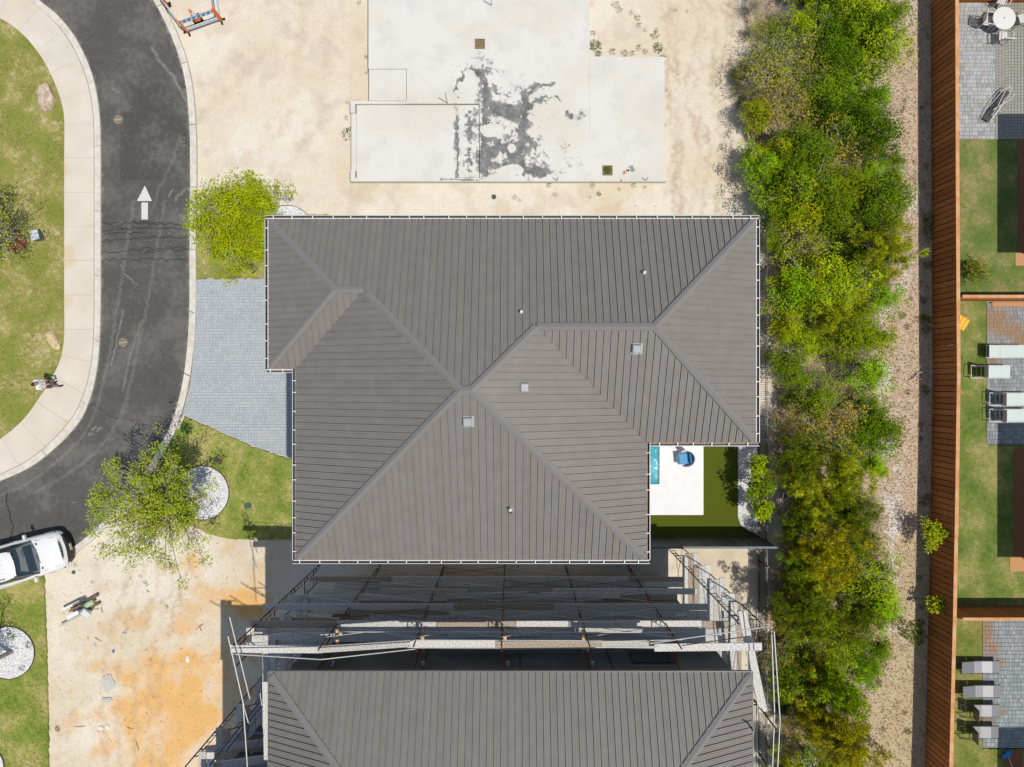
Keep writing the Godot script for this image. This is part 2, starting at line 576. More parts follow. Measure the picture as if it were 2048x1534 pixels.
# ---------------------------------------------------------------- street, sidewalk, kerbs
var road_left = []
var road_right = []
var walk_inner = []
func build_street():
	road_left = curve_px([[-60, -130], [0, -62], [78, 0], [115, 30], [145, 65], [168, 105], [186, 150], [197, 200], [202, 250], [203, 320], [203, 400], [203, 500], [203, 600], [201, 680], [196, 735], [185, 787], [166, 834], [140, 868], [105, 902], [60, 935], [0, 962], [-70, 982], [-150, 992]])
	walk_inner = curve_px([[-150, -40], [-60, 5], [0, 37], [30, 55], [62, 85], [90, 123], [110, 163], [124, 200], [131, 240], [131, 320], [131, 400], [131, 500], [131, 600], [131, 672], [125, 713], [112, 745], [85, 790], [48, 840], [0, 880], [-60, 912], [-150, 935]])
	road_right = curve_px([[250, -90], [307, 0], [330, 42], [350, 87], [365, 132], [375, 182], [380, 240], [382, 300], [382, 400], [381, 500], [381, 590], [380, 640], [376, 700], [368, 760], [355, 815], [338, 862], [315, 905], [290, 945], [262, 985], [230, 1024], [200, 1050], [175, 1073], [150, 1093], [137, 1104], [100, 1126], [50, 1148], [0, 1166], [-70, 1185], [-150, 1200]])
	# asphalt
	var reg = [-160.0, -140.0, 400.0, 1210.0]
	var w = 420
	var h = 1012
	var strokes = []
	var T1 = [[270, 400], [258, 470], [245, 560], [232, 640], [218, 720], [203, 780], [180, 850], [120, 920], [20, 985], [-120, 1010]]
	var T2 = [[318, 400], [305, 470], [290, 560], [275, 640], [262, 700], [248, 770], [228, 830], [196, 880], [140, 930], [60, 975]]
	for dd in [0, 3]:
		strokes.append([curve_px(offset_line(T1, dd)), 1.6, 0.45, 3.0])
		strokes.append([curve_px(offset_line(T2, dd - 14)), 1.8, 0.40, 3.0])
	strokes.append([curve_px([[247, 620], [232, 690], [222, 730]]), 2.0, 0.8, 2.0])
	strokes.append([curve_px([[285, 640], [262, 705], [246, 780]]), 1.6, 0.7, 2.0])
	strokes.append([curve_px([[360, 270], [345, 320], [318, 380], [300, 430]]), 3.0, 0.35, 5.0])
	strokes.append([[[303, 95], [322, 125], [345, 152], [360, 178], [372, 200]], 3.4, 0.9, 3.0])
	strokes.append([[[242, 530], [248, 541]], 1.6, 1.0])
	strokes.append([[[248, 546], [262, 556], [272, 570]], 1.4, 1.0, 4.0])
	strokes.append([[[226, 178], [235, 184]], 3.0, 0.6])
	for yy in [272, 280, 288, 432, 438, 446]: strokes.append([[[358 + (yy % 5), yy], [370, yy + 4]], 2.0, 0.75, 3.0])
	strokes.append([[[390, 1065], [120, 1078]], 2.0, 0.0])
	for a in [[186, 858], [196, 862], [178, 872]]: strokes.append([[[a[0], a[1]], [a[0] + 7, a[1] - 6]], 2.4, 1.0, 4.0])
	for a in [[225, 918], [233, 917], [172, 1030], [147, 1005], [176, 1042], [180, 1046]]: strokes.append([[[a[0], a[1]], [a[0] + 4, a[1] + 1]], 1.6, 1.0])
	strokes.append([[[345, 378], [338, 392]], 2.0, 0.9])
	strokes.append([[[372, 378], [350, 400]], 3.0, 0.8, 3.0])
	var LT = layer(reg, w, h, strokes)
	var cracks = []
	for a in [[204, 446, 380, 452], [204, 462, 378, 456], [204, 470, 290, 466], [204, 482, 380, 474], [204, 507, 372, 494], [204, 520, 380, 521], [290, 505, 374, 500], [250, 446, 330, 446], [228, 456, 250, 460]]:
		cracks.append([[[a[0], a[1]], [(a[0] + a[2]) * 0.5, (a[1] + a[3]) * 0.5 - 3], [a[2], a[3]]], 1.0, 0.8, 5.0])
	cracks.append([curve_px([[12, 985], [18, 1020], [25, 1050], [20, 1080]]), 1.5, 0.8, 4.0])
	cracks.append([curve_px([[175, 808], [200, 815], [230, 835], [260, 838], [300, 855]]), 1.1, 0.5, 6.0])
	var LC = layer(reg, w, h, cracks)
	var edge = []
	edge.append([road_right, 5.0, 0.75, 5.0])
	edge.append([road_left, 2.6, 0.45, 3.0])
	var LE = layer(reg, w, h, edge)
	var n1 = noise(61, 0.008, 4)
	var n2 = noise(62, 0.06, 3)
	var n3 = noise(63, 0.45, 2)
	var n8 = noise(68, 0.2, 1)
	var f = func(px, py):
		var a = n1.get_noise_2d(px, py)
		var b = n2.get_noise_2d(px, py)
		var c = n3.get_noise_2d(px, py)
		var v = 0.080 + a * 0.016 + b * 0.008
		var col = Color(v * 1.02, v, v * 0.965)
		if px > 240 and px < 375 and py > 165 and py < 360: col = col * 0.86
		col = col.lerp(Color(0.16, 0.15, 0.135), clampf(a * 0.7 + b * 0.25 + 0.05, 0, 0.4))
		var ix = clampi(int((px - reg[0]) / (reg[2] - reg[0]) * w), 0, w - 1)
		var iy = clampi(int((py - reg[1]) / (reg[3] - reg[1]) * h), 0, h - 1)
		var k = iy * w + ix
		col = col.lerp(Color(0.28, 0.26, 0.225), clampf(LT[k] * (0.5 + c * 0.8), 0, 0.8))
		col = col.lerp(Color(0.34, 0.29, 0.22), clampf(LE[k] * (0.35 + b * 0.9 + c * 0.9), 0, 0.85))
		col = col.lerp(Color(0.016, 0.016, 0.016), clampf(LC[k] * 1.1, 0, 0.8))
		if n8.get_noise_2d(px, py) > 0.84: col = col.lerp(Color(0.34, 0.31, 0.26), 0.4)
		return col * (1.0 + c * 0.16)
	var tex = paint(reg, w, h, f)
	var poly = PackedVector2Array()
	for p in road_left: poly.append(G2(p[0], p[1]))
	var rr = road_right.duplicate()
	rr.reverse()
	for p in rr: poly.append(G2(p[0], p[1]))
	var st = st_new()
	slab(st, poly, -0.14, 0.0, reg)
	struct("road", st, mat(Color(1, 1, 1), 0.88, 0.0, tex))
	# kerb on the house side, cast in lengths
	var kerb = Node3D.new()
	kerb.name = "kerb"
	kerb.set_meta("kind", "structure")
	add_child(kerb)
	var ko = offset_line(road_right, -12.5)
	var L = line_len(road_right)
	var m = int(L / 118.0)
	for i in m:
		var s2 = ribbon(road_right, ko, (i + 0.006) / m, (i + 0.994) / m, -0.14, 0.11, 12)
		obj("kerb_stone", s2, M.kerb, kerb)
	# pavement: slabs and gutter strip
	var walk = Node3D.new()
	walk.name = "sidewalk"
	walk.set_meta("kind", "structure")
	add_child(walk)
	var near = []                        # for each point of the road edge, how far along the lawn edge it is
	for k in 161:
		var p = sample_line(road_left, k / 160.0)
		var best = 1e9
		var bf = 0.0
		for j in 401:
			var d = sample_fast(walk_inner, j).distance_squared_to(p)
			if d < best:
				best = d
				bf = j / 400.0
		near.append(bf)
	var fin = func(f): return lerpf(near[int(f * 160)], near[mini(160, int(f * 160) + 1)], f * 160 - int(f * 160))
	var mid = []
	for k in 121:
		var f2 = k / 120.0
		var p = sample_line(walk_inner, fin.call(f2)).lerp(sample_line(road_left, f2), 0.82)
		mid.append([p.x, p.y])
	var cnt = 21
	var mats = [M.concrete]
	for k in 2:
		var cc = [Color(0.985, 0.985, 0.99), Color(1.0, 0.985, 0.965)][k]
		var mm = M.concrete.duplicate()
		mm.albedo_color = cc
		mats.append(mm)
	# stained slabs: rust-coloured soil washed onto the lawn side
	var reg2 = [-25.0, 130.0, 215.0, 1000.0]
	var n7 = noise(66, 0.012, 3)
	var fs = func(px, py):
		var a = n1.get_noise_2d(px * 1.5, py * 1.5)
		var c = n3.get_noise_2d(px, py)
		var col = Color(0.52, 0.485, 0.42).lerp(Color(0.48, 0.44, 0.37), clampf(0.5 + a, 0, 1))
		var o = clampf(n7.get_noise_2d(px * 0.6, py) * 1.6 - (px - 131.0) / 55.0 - 0.05, 0, 0.5)
		if px < 128: o *= 0.15
		col = col.lerp(Color(0.50, 0.36, 0.205), o)
		return col * (1.0 + c * 0.05)
	var tex2 = paint(reg2, 240, 870, fs)
	var m_st = mat(Color(1, 1, 1), 0.9, 0.0, tex2)
	for i in cnt:
		var poly3 = PackedVector2Array()
		for k in 9:
			var q = sample_line(walk_inner, fin.call(lerpf((i + 0.0022) / cnt, (i + 0.9978) / cnt, k / 8.0)))
			if k == 0 or G2(q.x, q.y).distance_to(poly3[-1]) > 0.02: poly3.append(G2(q.x, q.y))
		for k in 9:
			var f3 = lerpf((i + 0.9978) / cnt, (i + 0.0022) / cnt, k / 8.0)
			var q = sample_line(walk_inner, fin.call(f3)).lerp(sample_line(road_left, f3), 0.82)
			poly3.append(G2(q.x, q.y))
		var st2 = st_new()
		slab(st2, poly3, -0.14, 0.10, reg2)
		var on = poly3[8].y * PPM + 767.0
		obj("paving_slab", st2, m_st if on > 150 and on < 900 else mats[i % 3], walk)
	var mid2 = []
	for k in 121:
		var f2 = k / 120.0
		var p = sample_line(walk_inner, fin.call(f2)).lerp(sample_line(road_left, f2), 0.832)
		mid2.append([p.x, p.y])
	for i in 11:
		obj("gutter_strip", ribbon(mid2, road_left, (i + 0.003) / 11, (i + 0.997) / 11, -0.14, 0.085, 14), M.kerb, walk)
	# painted arrow
	var wp = mat(Color(1, 1, 1), 0.8, 0.0, ntex(0.08, [Color(0.22, 0.22, 0.22), Color(0.52, 0.52, 0.51), Color(0.58, 0.58, 0.57)], 65), 0.8)
	var ar = st_new()
	slab(ar, poly_px([[290, 371], [304, 402], [274, 402]]), 0.003, 0.007)
	slab(ar, poly_px([[283, 405], [296, 405], [296, 439], [283, 439]]), 0.003, 0.007)
	tag(obj("painted_arrow", ar, wp), "white arrow painted on the asphalt road", "road marking")
	# manhole covers
	for a in [[236.5, 239, "round iron manhole cover with bar lettering near the big boulder"], [246.5, 685, "round dusty iron manhole cover near the small boulder"]]:
		var t = thing("manhole_cover", a[2], "manhole cover", G(a[0], a[1]), 0.2, "manhole covers in the road")
		var s3 = st_new()
		lathe(s3, [[0.0, 0.006], [0.27, 0.006], [0.275, 0.012], [0.31, 0.012], [0.32, -0.05]], Vector3.ZERO, 28, Basis.IDENTITY, false)
		obj("frame", s3, mat(lin(0.10, 0.085, 0.07), 0.8), t)
		var s4 = st_new()
		for k in range(-3, 4):
			if k == 0: continue
			for j in range(-3, 4):
				if Vector2(k, j).length() < 3.4: box(s4, Vector3(j * 0.068, 0.011, k * 0.066), Vector3(0.04, 0.012, 0.035))
		box(s4, Vector3(0, 0.011, 0), Vector3(0.40, 0.012, 0.05))
		obj("raised_pattern", s4, mat(lin(0.36, 0.30, 0.24), 0.8), t)

# ---------------------------------------------------------------- pavers
func pavers(poly: PackedVector2Array, row: float, lens, y: float, cols, seed_, turned = false) -> SurfaceTool:
	var st = st_new()
	var rng = RandomNumberGenerator.new()
	rng.seed = seed_
	var nz = noise(seed_, 0.6, 2)
	var mn = Vector2(1e9, 1e9)
	var mx = -mn
	for p in poly:
		mn = mn.min(p)
		mx = mx.max(p)
	var g = 0.007
	var a0 = mn.x if turned else mn.y
	var a1 = mx.x if turned else mx.y
	var b0 = mn.y if turned else mn.x
	var b1 = mx.y if turned else mx.x
	var a = a0
	while a < a1:
		var b = b0 - rng.randf() * 0.2
		while b < b1:
			var l = lens[rng.randi() % lens.size()]
			var r = Rect2(b, a, l, row) if not turned else Rect2(a, b, row, l)
			b += l
			var c = r.get_center()
			var q = PackedVector2Array([r.position + Vector2(g, g), Vector2(r.end.x - g, r.position.y + g), r.end - Vector2(g, g), Vector2(r.position.x + g, r.end.y - g)])
			var inside = 0
			for v in q:
				if in_poly(v, poly): inside += 1
			if inside == 0 and not in_poly(c, poly): continue
			var t = clampf(rng.randf() * 0.75 + 0.25 * (0.5 + nz.get_noise_2d(c.x, c.y)), 0, 0.999) * (cols.size() - 1)
			var k = int(t)
			var col = cols[k].lerp(cols[k + 1], t - k)
			st.set_color(col)
			var yy = y + rng.randf_range(-0.002, 0.002)
			if inside == 4:
				slab(st, q, y - 0.03, yy)
			else:
				for piece in Geometry2D.intersect_polygons(q, poly):
					if piece.size() >= 3: slab(st, piece, y - 0.03, yy)
		a += row
	return st

var drive_poly = PackedVector2Array()
func build_driveway():
	drive_poly = poly_px([[390, 559], [760, 559], [760, 960], [660, 940], [588, 917], [548, 906], [505, 891], [462, 872], [420, 852], [366, 830], [376, 798], [383, 761], [388, 716], [390, 660]])
	var d = Node3D.new()
	d.name = "driveway"
	d.set_meta("kind", "structure")
	add_child(d)
	var st = st_new()
	slab(st, drive_poly, -0.14, 0.062)
	obj("bedding", st, mat(lin(0.27, 0.285, 0.29), 0.95), d)
	var o = obj("pavers", pavers(drive_poly, 0.145, [0.14, 0.14, 0.21], 0.085, [Color(0.285, 0.315, 0.345), Color(0.31, 0.34, 0.37), Color(0.33, 0.36, 0.385), Color(0.355, 0.38, 0.395)], 71), M.vc, d)
	o.set_meta("kind", "stuff")

# ---------------------------------------------------------------- lawns
func lawn_tex(reg, w, h, seed_, base, dry, lush, bare) -> ImageTexture:
	var n1 = noise(seed_, 0.012, 4)
	var n2 = noise(seed_ + 1, 0.07, 3)
	var n3 = noise(seed_ + 2, 0.4, 2)
	var f = func(px, py):
		var a = n1.get_noise_2d(px, py)
		var b = n2.get_noise_2d(px, py)
		var c = n3.get_noise_2d(px, py)
		var col = base.lerp(dry, clampf(a * 1.3 + b * 0.5 + 0.15, 0, 0.9))
		col = col.lerp(lush, clampf(-a * 1.5 + b * 0.8 - 0.1, 0, 0.8))
		col = col.lerp(bare, clampf((b + a * 0.6 + c * 0.3 - 0.33) * 2.0, 0, 0.75))
		return col * (1.0 + c * 0.30)
	return paint(reg, w, h, f)

var lawn_polys = []
func lawn(called, poly_list, reg, seed_, base, dry, lush, bare, tall = 1.0):
	var nj = noise(seed_ + 9, 0.09, 3)
	var rag = []                          # ragged turf edge
	for i in poly_list.size():
		var a = Vector2(poly_list[i][0], poly_list[i][1])
		var b = Vector2(poly_list[(i + 1) % poly_list.size()][0], poly_list[(i + 1) % poly_list.size()][1])
		var m = maxi(1, int(a.distance_to(b) / 5.0))
		for k in m:
			var q = a.lerp(b, float(k) / m)
			rag.append([q.x + nj.get_noise_2d(q.x, q.y) * 2.4, q.y + nj.get_noise_2d(q.x + 300.0, q.y) * 2.4])
	var poly = poly_px(rag)
	var st = st_new()
	slab(st, poly, -0.14, 0.055, reg)
	var tex = lawn_tex(reg, int((reg[2] - reg[0]) * 0.75), int((reg[3] - reg[1]) * 0.75), seed_, base, dry, lush, bare)
	var o = struct(called, st, mat(Color(1, 1, 1), 0.95, 0.0, tex))
	lawn_polys.append([poly, reg, seed_, [base, dry, lush], tall])
	return o

func build_lawns():
	var isl = walk_inner.duplicate()
	isl.append([-150, 400])
	lawn("lawn_island", isl, [-150.0, -40.0, 140.0, 940.0], 81, Color(0.205, 0.205, 0.055), Color(0.31, 0.27, 0.11), Color(0.14, 0.18, 0.03), Color(0.40, 0.33, 0.21))
	lawn("lawn_front", [[394.5, 432], [420, 428], [470, 424], [540, 428], [660, 430], [660, 557], [393.5, 557]], [390.0, 420.0, 665.0, 560.0], 82, Color(0.20, 0.20, 0.055), Color(0.34, 0.29, 0.125), Color(0.13, 0.17, 0.03), Color(0.42, 0.34, 0.21))
	lawn("lawn_side", [[371, 834], [420, 854.5], [462, 874.5], [505, 893.5], [548, 908.5], [588, 919.5], [700, 950], [700, 1077], [590, 1078], [520, 1079], [460, 1078], [425, 1070], [385, 1052], [350, 1030], [300, 1000], [287, 970], [305, 945], [330, 908], [352, 866]], [280.0, 830.0, 705.0, 1082.0], 83, Color(0.195, 0.225, 0.05), Color(0.33, 0.30, 0.11), Color(0.11, 0.17, 0.025), Color(0.37, 0.28, 0.16))
	lawn("lawn_corner", [[-150, 1212], [-70, 1198], [0, 1180], [50, 1162], [88, 1146], [92, 1250], [95, 1350], [97, 1450], [98, 1640], [-150, 1640]], [-150.0, 1140.0, 105.0, 1640.0], 84, Color(0.185, 0.215, 0.045), Color(0.31, 0.28, 0.10), Color(0.10, 0.165, 0.022), Color(0.34, 0.26, 0.14))
	lawn("lawn_upper_yard", [[1914, 279], [2110, 279], [2110, 588], [1914, 588]], [1910.0, 275.0, 2115.0, 592.0], 85, Color(0.12, 0.155, 0.042), Color(0.21, 0.195, 0.075), Color(0.075, 0.12, 0.022), Color(0.26, 0.20, 0.10), 0.6)
	lawn("lawn_middle_yard", [[1912, 600], [1973, 600], [1973, 890], [2110, 890], [2110, 1210], [1905, 1210]], [1900.0, 596.0, 2115.0, 1214.0], 86, Color(0.13, 0.165, 0.04), Color(0.235, 0.225, 0.078), Color(0.065, 0.115, 0.02), Color(0.27, 0.22, 0.11), 0.6)
	lawn("lawn_lower_yard", [[1905, 1236], [1964, 1236], [1964, 1497], [2110, 1497], [2110, 1640], [1898, 1640]], [1894.0, 1232.0, 2115.0, 1644.0], 87, Color(0.15, 0.165, 0.042), Color(0.25, 0.22, 0.08), Color(0.085, 0.125, 0.02), Color(0.28, 0.22, 0.11), 0.6)
	# grass blades over the lawns
	var blade = st_new()
	for k in 5:
		var a = TAU * k / 5.0 + 0.3
		var d = Vector3(cos(a), 0, sin(a))
		var s = Vector3(-d.z, 0, d.x) * 0.006
		tri(blade, d * 0.008 - s, d * 0.008 + s, d * 0.038 + Vector3(0, 0.04 + 0.01 * (k % 3), 0))
	blade.generate_normals()
	var bm = blade.commit()
	var rng = RandomNumberGenerator.new()
	rng.seed = 88
	var xf = []
	var cs = []
	for L in lawn_polys:
		var poly = L[0]
		var mn = Vector2(1e9, 1e9)
		var mx = -mn
		for p in poly:
			mn = mn.min(p)
			mx = mx.max(p)
		mn = mn.max(G2(-20, -20))
		mx = mx.min(G2(2068, 1554))
		var area = (mx.x - mn.x) * (mx.y - mn.y)
		var nz = noise(L[2], 0.5, 3)
		for k in int(area * 260.0):
			var p = Vector2(rng.randf_range(mn.x, mx.x), rng.randf_range(mn.y, mx.y))
			var a = nz.get_noise_2d(p.x, p.y)
			if rng.randf() > 0.62 - a * 0.9: continue
			if not in_poly(p, poly): continue
			var s = rng.randf_range(0.5, 1.15) * L[4]
			xf.append(Transform3D(Basis(Vector3.UP, rng.randf() * TAU).scaled(Vector3(s, s, s)), Vector3(p.x, 0.053, p.y)))
			var c = L[3][0].lerp(L[3][1 + (rng.randi() % 2)], rng.randf() * 0.9)
			cs.append(c * rng.randf_range(0.75, 1.25))
	var mm = MultiMesh.new()
	mm.transform_format = MultiMesh.TRANSFORM_3D
	mm.use_colors = true
	mm.mesh = bm
	mm.instance_count = xf.size()
	for i in xf.size():
		mm.set_instance_transform(i, xf[i])
		mm.set_instance_color(i, cs[i])
	var mi = MultiMeshInstance3D.new()
	mi.multimesh = mm
	mi.name = "grass"
	mi.material_override = M.vc
	add_child(mi)
	tag(mi, "short green and straw-coloured grass blades of the lawns", "grass", "", "stuff")

# ---------------------------------------------------------------- concrete foundation
func build_foundation():
	var reg = [690.0, -90.0, 1345.0, 380.0]
	var w = 655
	var h = 470
	var n1 = noise(91, 0.006, 4)
	var n2 = noise(92, 0.035, 4)
	var n3 = noise(93, 0.3, 2)
	var n4 = noise(94, 0.018, 5)
	var n5 = noise(95, 0.11, 4)
	var blobs = [[968, 200, 26, 60, 0.9], [955, 150, 34, 14, 0.9], [925, 165, 10, 18, 0.7], [1000, 215, 30, 26, 1.0], [1030, 225, 40, 30, 0.6], [975, 300, 24, 62, 1.15], [1010, 300, 40, 45, 1.0], [1050, 210, 11, 32, 1.1], [1046, 262, 16, 30, 1.1], [1040, 320, 38, 34, 1.05], [1078, 350, 20, 12, 0.85], [1068, 180, 26, 9, 0.6], [1095, 172, 20, 6, 0.6], [1085, 205, 26, 6, 0.5], [938, 260, 9, 40, 0.7], [936, 320, 10, 22, 0.7], [914, 280, 5, 70, 0.85], [1137, 232, 8, 8, 1.0], [1140, 310, 22, 24, 0.45], [1055, 118, 9, 7, 0.5], [1115, 350, 12, 6, 0.5], [1262, 340, 10, 7, 0.6], [1160, 235, 14, 14, 0.4], [890, 362, 90, 3, 0.6], [1076, 270, 8, 20, 0.5]]
	var clean = [[936, 183, 20, 32], [985, 265, 22, 12], [1000, 315, 6, 14], [1018, 345, 26, 12], [1012, 360, 40, 8], [1022, 300, 8, 8]]
	var SL = layer(reg, w, h, [[curve_px([[921, 195], [920, 175], [927, 160], [942, 151], [958, 152], [968, 166], [973, 200], [970, 240], [967, 290], [970, 352]]), 8.0, 1.15, 6.0],
		[curve_px([[1053, 198], [1052, 222], [1048, 250], [1044, 280], [1040, 312], [1046, 348]]), 10.0, 1.15, 8.0], [curve_px([[1050, 200], [1060, 184], [1078, 176], [1108, 170]]), 3.6, 0.95, 8.0], [curve_px([[1066, 206], [1090, 201], [1118, 203]]), 2.6, 0.8, 8.0],
		[[[988, 222], [1012, 222], [1030, 232]], 16.0, 1.1, 10.0], [[[985, 300], [1005, 290], [1020, 310]], 20.0, 1.1, 12.0], [[[1000, 335], [1060, 342], [1088, 352]], 11.0, 1.05, 10.0], [[[985, 175], [1000, 192], [1022, 202]], 4.5, 0.8, 12.0],
		[[[914, 222], [915, 290], [914, 356]], 2.4, 0.9, 4.0], [[[938, 232], [936, 280], [940, 345]], 7.0, 0.62, 10.0], [[[1040, 265], [1058, 270], [1066, 300]], 8.0, 0.8, 10.0], [[[890, 362], [955, 363]], 2.0, 0.8, 2.0], [[[1134, 228], [1140, 236]], 7.0, 1.0, 2.0]])
	var f = func(px, py):
		var a = n1.get_noise_2d(px, py)
		var b = n2.get_noise_2d(px, py)
		var c = n3.get_noise_2d(px, py)
		var d = n4.get_noise_2d(px, py)
		var col = Color(0.53, 0.525, 0.50).lerp(Color(0.505, 0.48, 0.425), clampf(0.3 + a * 1.3, 0, 1))
		col = col.lerp(Color(0.44, 0.44, 0.43), clampf(d * 0.9, 0, 0.5))
		if px > 880 and px < 1290 and py > 90:
			var s = SL[clampi(int(py - reg[1]), 0, h - 1) * w + clampi(int(px - reg[0]), 0, w - 1)]
			for q in blobs:
				var dx = (px - q[0]) / q[2]
				var dy = (py - q[1]) / q[3]
				var r2 = dx * dx + dy * dy
				if r2 < 4.0: s = maxf(s, 0.62 * q[4] * exp(-r2 * 0.75))
			for q in clean:
				var dx = (px - q[0]) / q[2]
				var dy = (py - q[1]) / q[3]
				if dx * dx + dy * dy < 1.0 + d * 1.6 + b * 0.8: s = 0.0
			var n = n5.get_noise_2d(px, py)
			var t = clampf((s * 1.1 + d * 0.5 + b * 0.55 + n * 0.42 - 0.33) * 3.2, 0, 1) * clampf(s * 5.0, 0, 1)
			col = col.lerp(Color(0.085, 0.088, 0.09).lerp(Color(0.16, 0.165, 0.165), clampf(0.5 + b, 0, 1)), t * 0.95)
			if s > 0.05: col = col.lerp(Color(0.24, 0.24, 0.235), clampf((n + b * 0.5 - 0.28) * 5.0, 0, 0.7) * clampf(s * 2.5, 0, 1))
		col = col * (1.0 - clampf((n5.get_noise_2d(px + 400.0, py) - 0.5) * 1.4, 0, 0.18))
		return col * (1.0 + c * 0.035)
	var tex = paint(reg, w, h, f)
	var m = mat(Color(1, 1, 1), 0.9, 0.0, tex)
	var t = thing("foundation_slab", "pale stained concrete house foundation on the sandy lot", "foundation")
	var y = 0.26
	var st = st_new()
	slab(st, poly_px([[739, -90], [1178, -90], [1178, 118], [1178, 266], [1329, 266], [1330.5, 366], [960, 366], [959.5, 211.5], [812.5, 211.5], [812.5, 205], [815, 205], [815, 142.5], [739, 142.5]], 0.0), -0.14, y, reg)
	obj("main_pad", st, m, t)
	st = st_new()
	slab(st, rect_px(1178.4, 118, 1327, 265.6), -0.14, y - 0.025, reg)
	obj("patio_pad", st, m, t)
	st = st_new()
	slab(st, rect_px(740, 143, 814, 205), -0.14, y - 0.035, reg)
	obj("porch_pad", st, m, t)
	st = st_new()
	slab(st, poly_px([[703.5, 206.5], [812, 206.5], [812, 212.5], [712.5, 212.5], [712.5, 230], [703.5, 230]]), -0.14, y + 0.02, reg)
	obj("corner_kerb", st, m, t)
	st = st_new()
	slab(st, poly_px([[703.5, 345], [712.5, 345], [712.5, 358.8], [959.5, 358.8], [959.5, 366], [703.5, 366]]), -0.14, y + 0.01, reg)
	obj("corner_kerb", st, m, t)
	st = st_new()
	slab(st, rect_px(704.5, 230.3, 714.5, 344.7), -0.14, y - 0.05, reg)
	obj("door_sill", st, m, t)
	st = st_new()
	slab(st, rect_px(714.8, 213, 959, 358.4), -0.14, y - 0.09, reg)
	obj("garage_floor", st, m, t)
	st = st_new()
	slab(st, rect_px(917, 214, 958, 357.5), y - 0.088, y - 0.045, reg)
	obj("raised_strip", st, m, t)
	# planting boxes left open in the slab
	for a in [[960, 88, 9, "open square planting hole with few weeds in the slab"], [1215, 341, 9, "square planting hole full of green weeds in the slab"]]:
		var b = thing("floor_box", a[3], "floor box", G(a[0], a[1], y), 0.0, "square boxes set in the foundation")
		var s = st_new()
		var e = a[2] / PPM
		for q in [[0, -e, 2 * e + 0.04, 0.04], [0, e, 2 * e + 0.04, 0.04], [-e, 0, 0.04, 2 * e - 0.041], [e, 0, 0.04, 2 * e - 0.041]]: box(s, Vector3(q[0], 0.02, q[1]), Vector3(q[2], 0.04, q[3]))
		obj("frame", s, mat(lin(0.16, 0.15, 0.13), 0.8), b)
		s = st_new()
		box(s, Vector3(0, 0.003, 0), Vector3(2 * e - 0.05, 0.006, 2 * e - 0.05))
		obj("soil", s, mat(lin(0.20, 0.15, 0.09), 0.95), b)
		obj("weeds", leaf_mesh(int(60 if a[1] < 200 else 420), e * 0.95, 0.12, 0.05, [Color(0.10, 0.13, 0.02), Color(0.17, 0.20, 0.03), Color(0.07, 0.10, 0.02)], 96), M.leaf, b).set_meta("kind", "stuff")
	# stub pipes standing in the slab
	for a in [[895, 206.5, 1.22], [983, 11, 1.1], [998, 248, 0.42], [1114, 361, 0.55], [1292, 361, 0.5], [1243, 362, 0.12]]:
		var p = thing("stub_pipe", "thin grey stub pipe standing up from the concrete slab", "pipe", G(a[0], a[1], y), 0.0, "stub pipes in the foundation")
		var s = st_new()
		tube(s, [Vector3(0, -0.02, 0), Vector3(0, a[2], 0)], 0.022, 8)
		obj("pipe", s, M.galv, p)
		s = st_new()
		lathe(s, [[0.028, a[2] - 0.03], [0.028, a[2]], [0.0, a[2] + 0.004]], Vector3.ZERO, 8)
		obj("end_cap", s, M.lead, p)
	for a in [[977, 247.5, 0.16, "wide white drain stub with black mouth on the stained slab"], [1256, 342, 0.10, "grey drain stub beside an orange pipe on the slab"]]:
		var p = thing("drain_stub", a[3], "drain", G(a[0], a[1], y), 0.0, "drain stubs in the foundation")
		var s = st_new()
		lathe(s, [[0.075, 0.0], [0.075, a[2]], [0.062, a[2]], [0.062, a[2] - 0.06]], Vector3.ZERO, 14)
		obj("pipe", s, M.white, p)
		s = st_new()
		lathe(s, [[0.062, a[2] - 0.05], [0.0, a[2] - 0.05]], Vector3.ZERO, 14)
		obj("mouth", s, M.black, p)
	var op = thing("orange_pipe", "short bent orange pipe lying on the slab by a weed box", "pipe", G(1249, 346.5, y), 0.5)
	var so = st_new()
	tube(so, [Vector3(-0.08, 0.03, 0.03), Vector3(0, 0.035, 0), Vector3(0.08, 0.03, 0.04)], 0.03, 8)
	obj("pipe", so, M.orange, op)
	so = st_new()
	tube(so, [Vector3(0.0, 0.035, 0.0), Vector3(0.03, 0.1, -0.07)], 0.028, 8)
	obj("branch_pipe", so, M.orange, op)

# ---------------------------------------------------------------- metal roofs
const PITCH = 0.44
const RIB = 0.2325
func E2(p) -> Vector2:                   # pixel at eave height -> metres
	return Vector2((p[0] - 1024.0) * KE, (p[1] - 767.0) * KE)

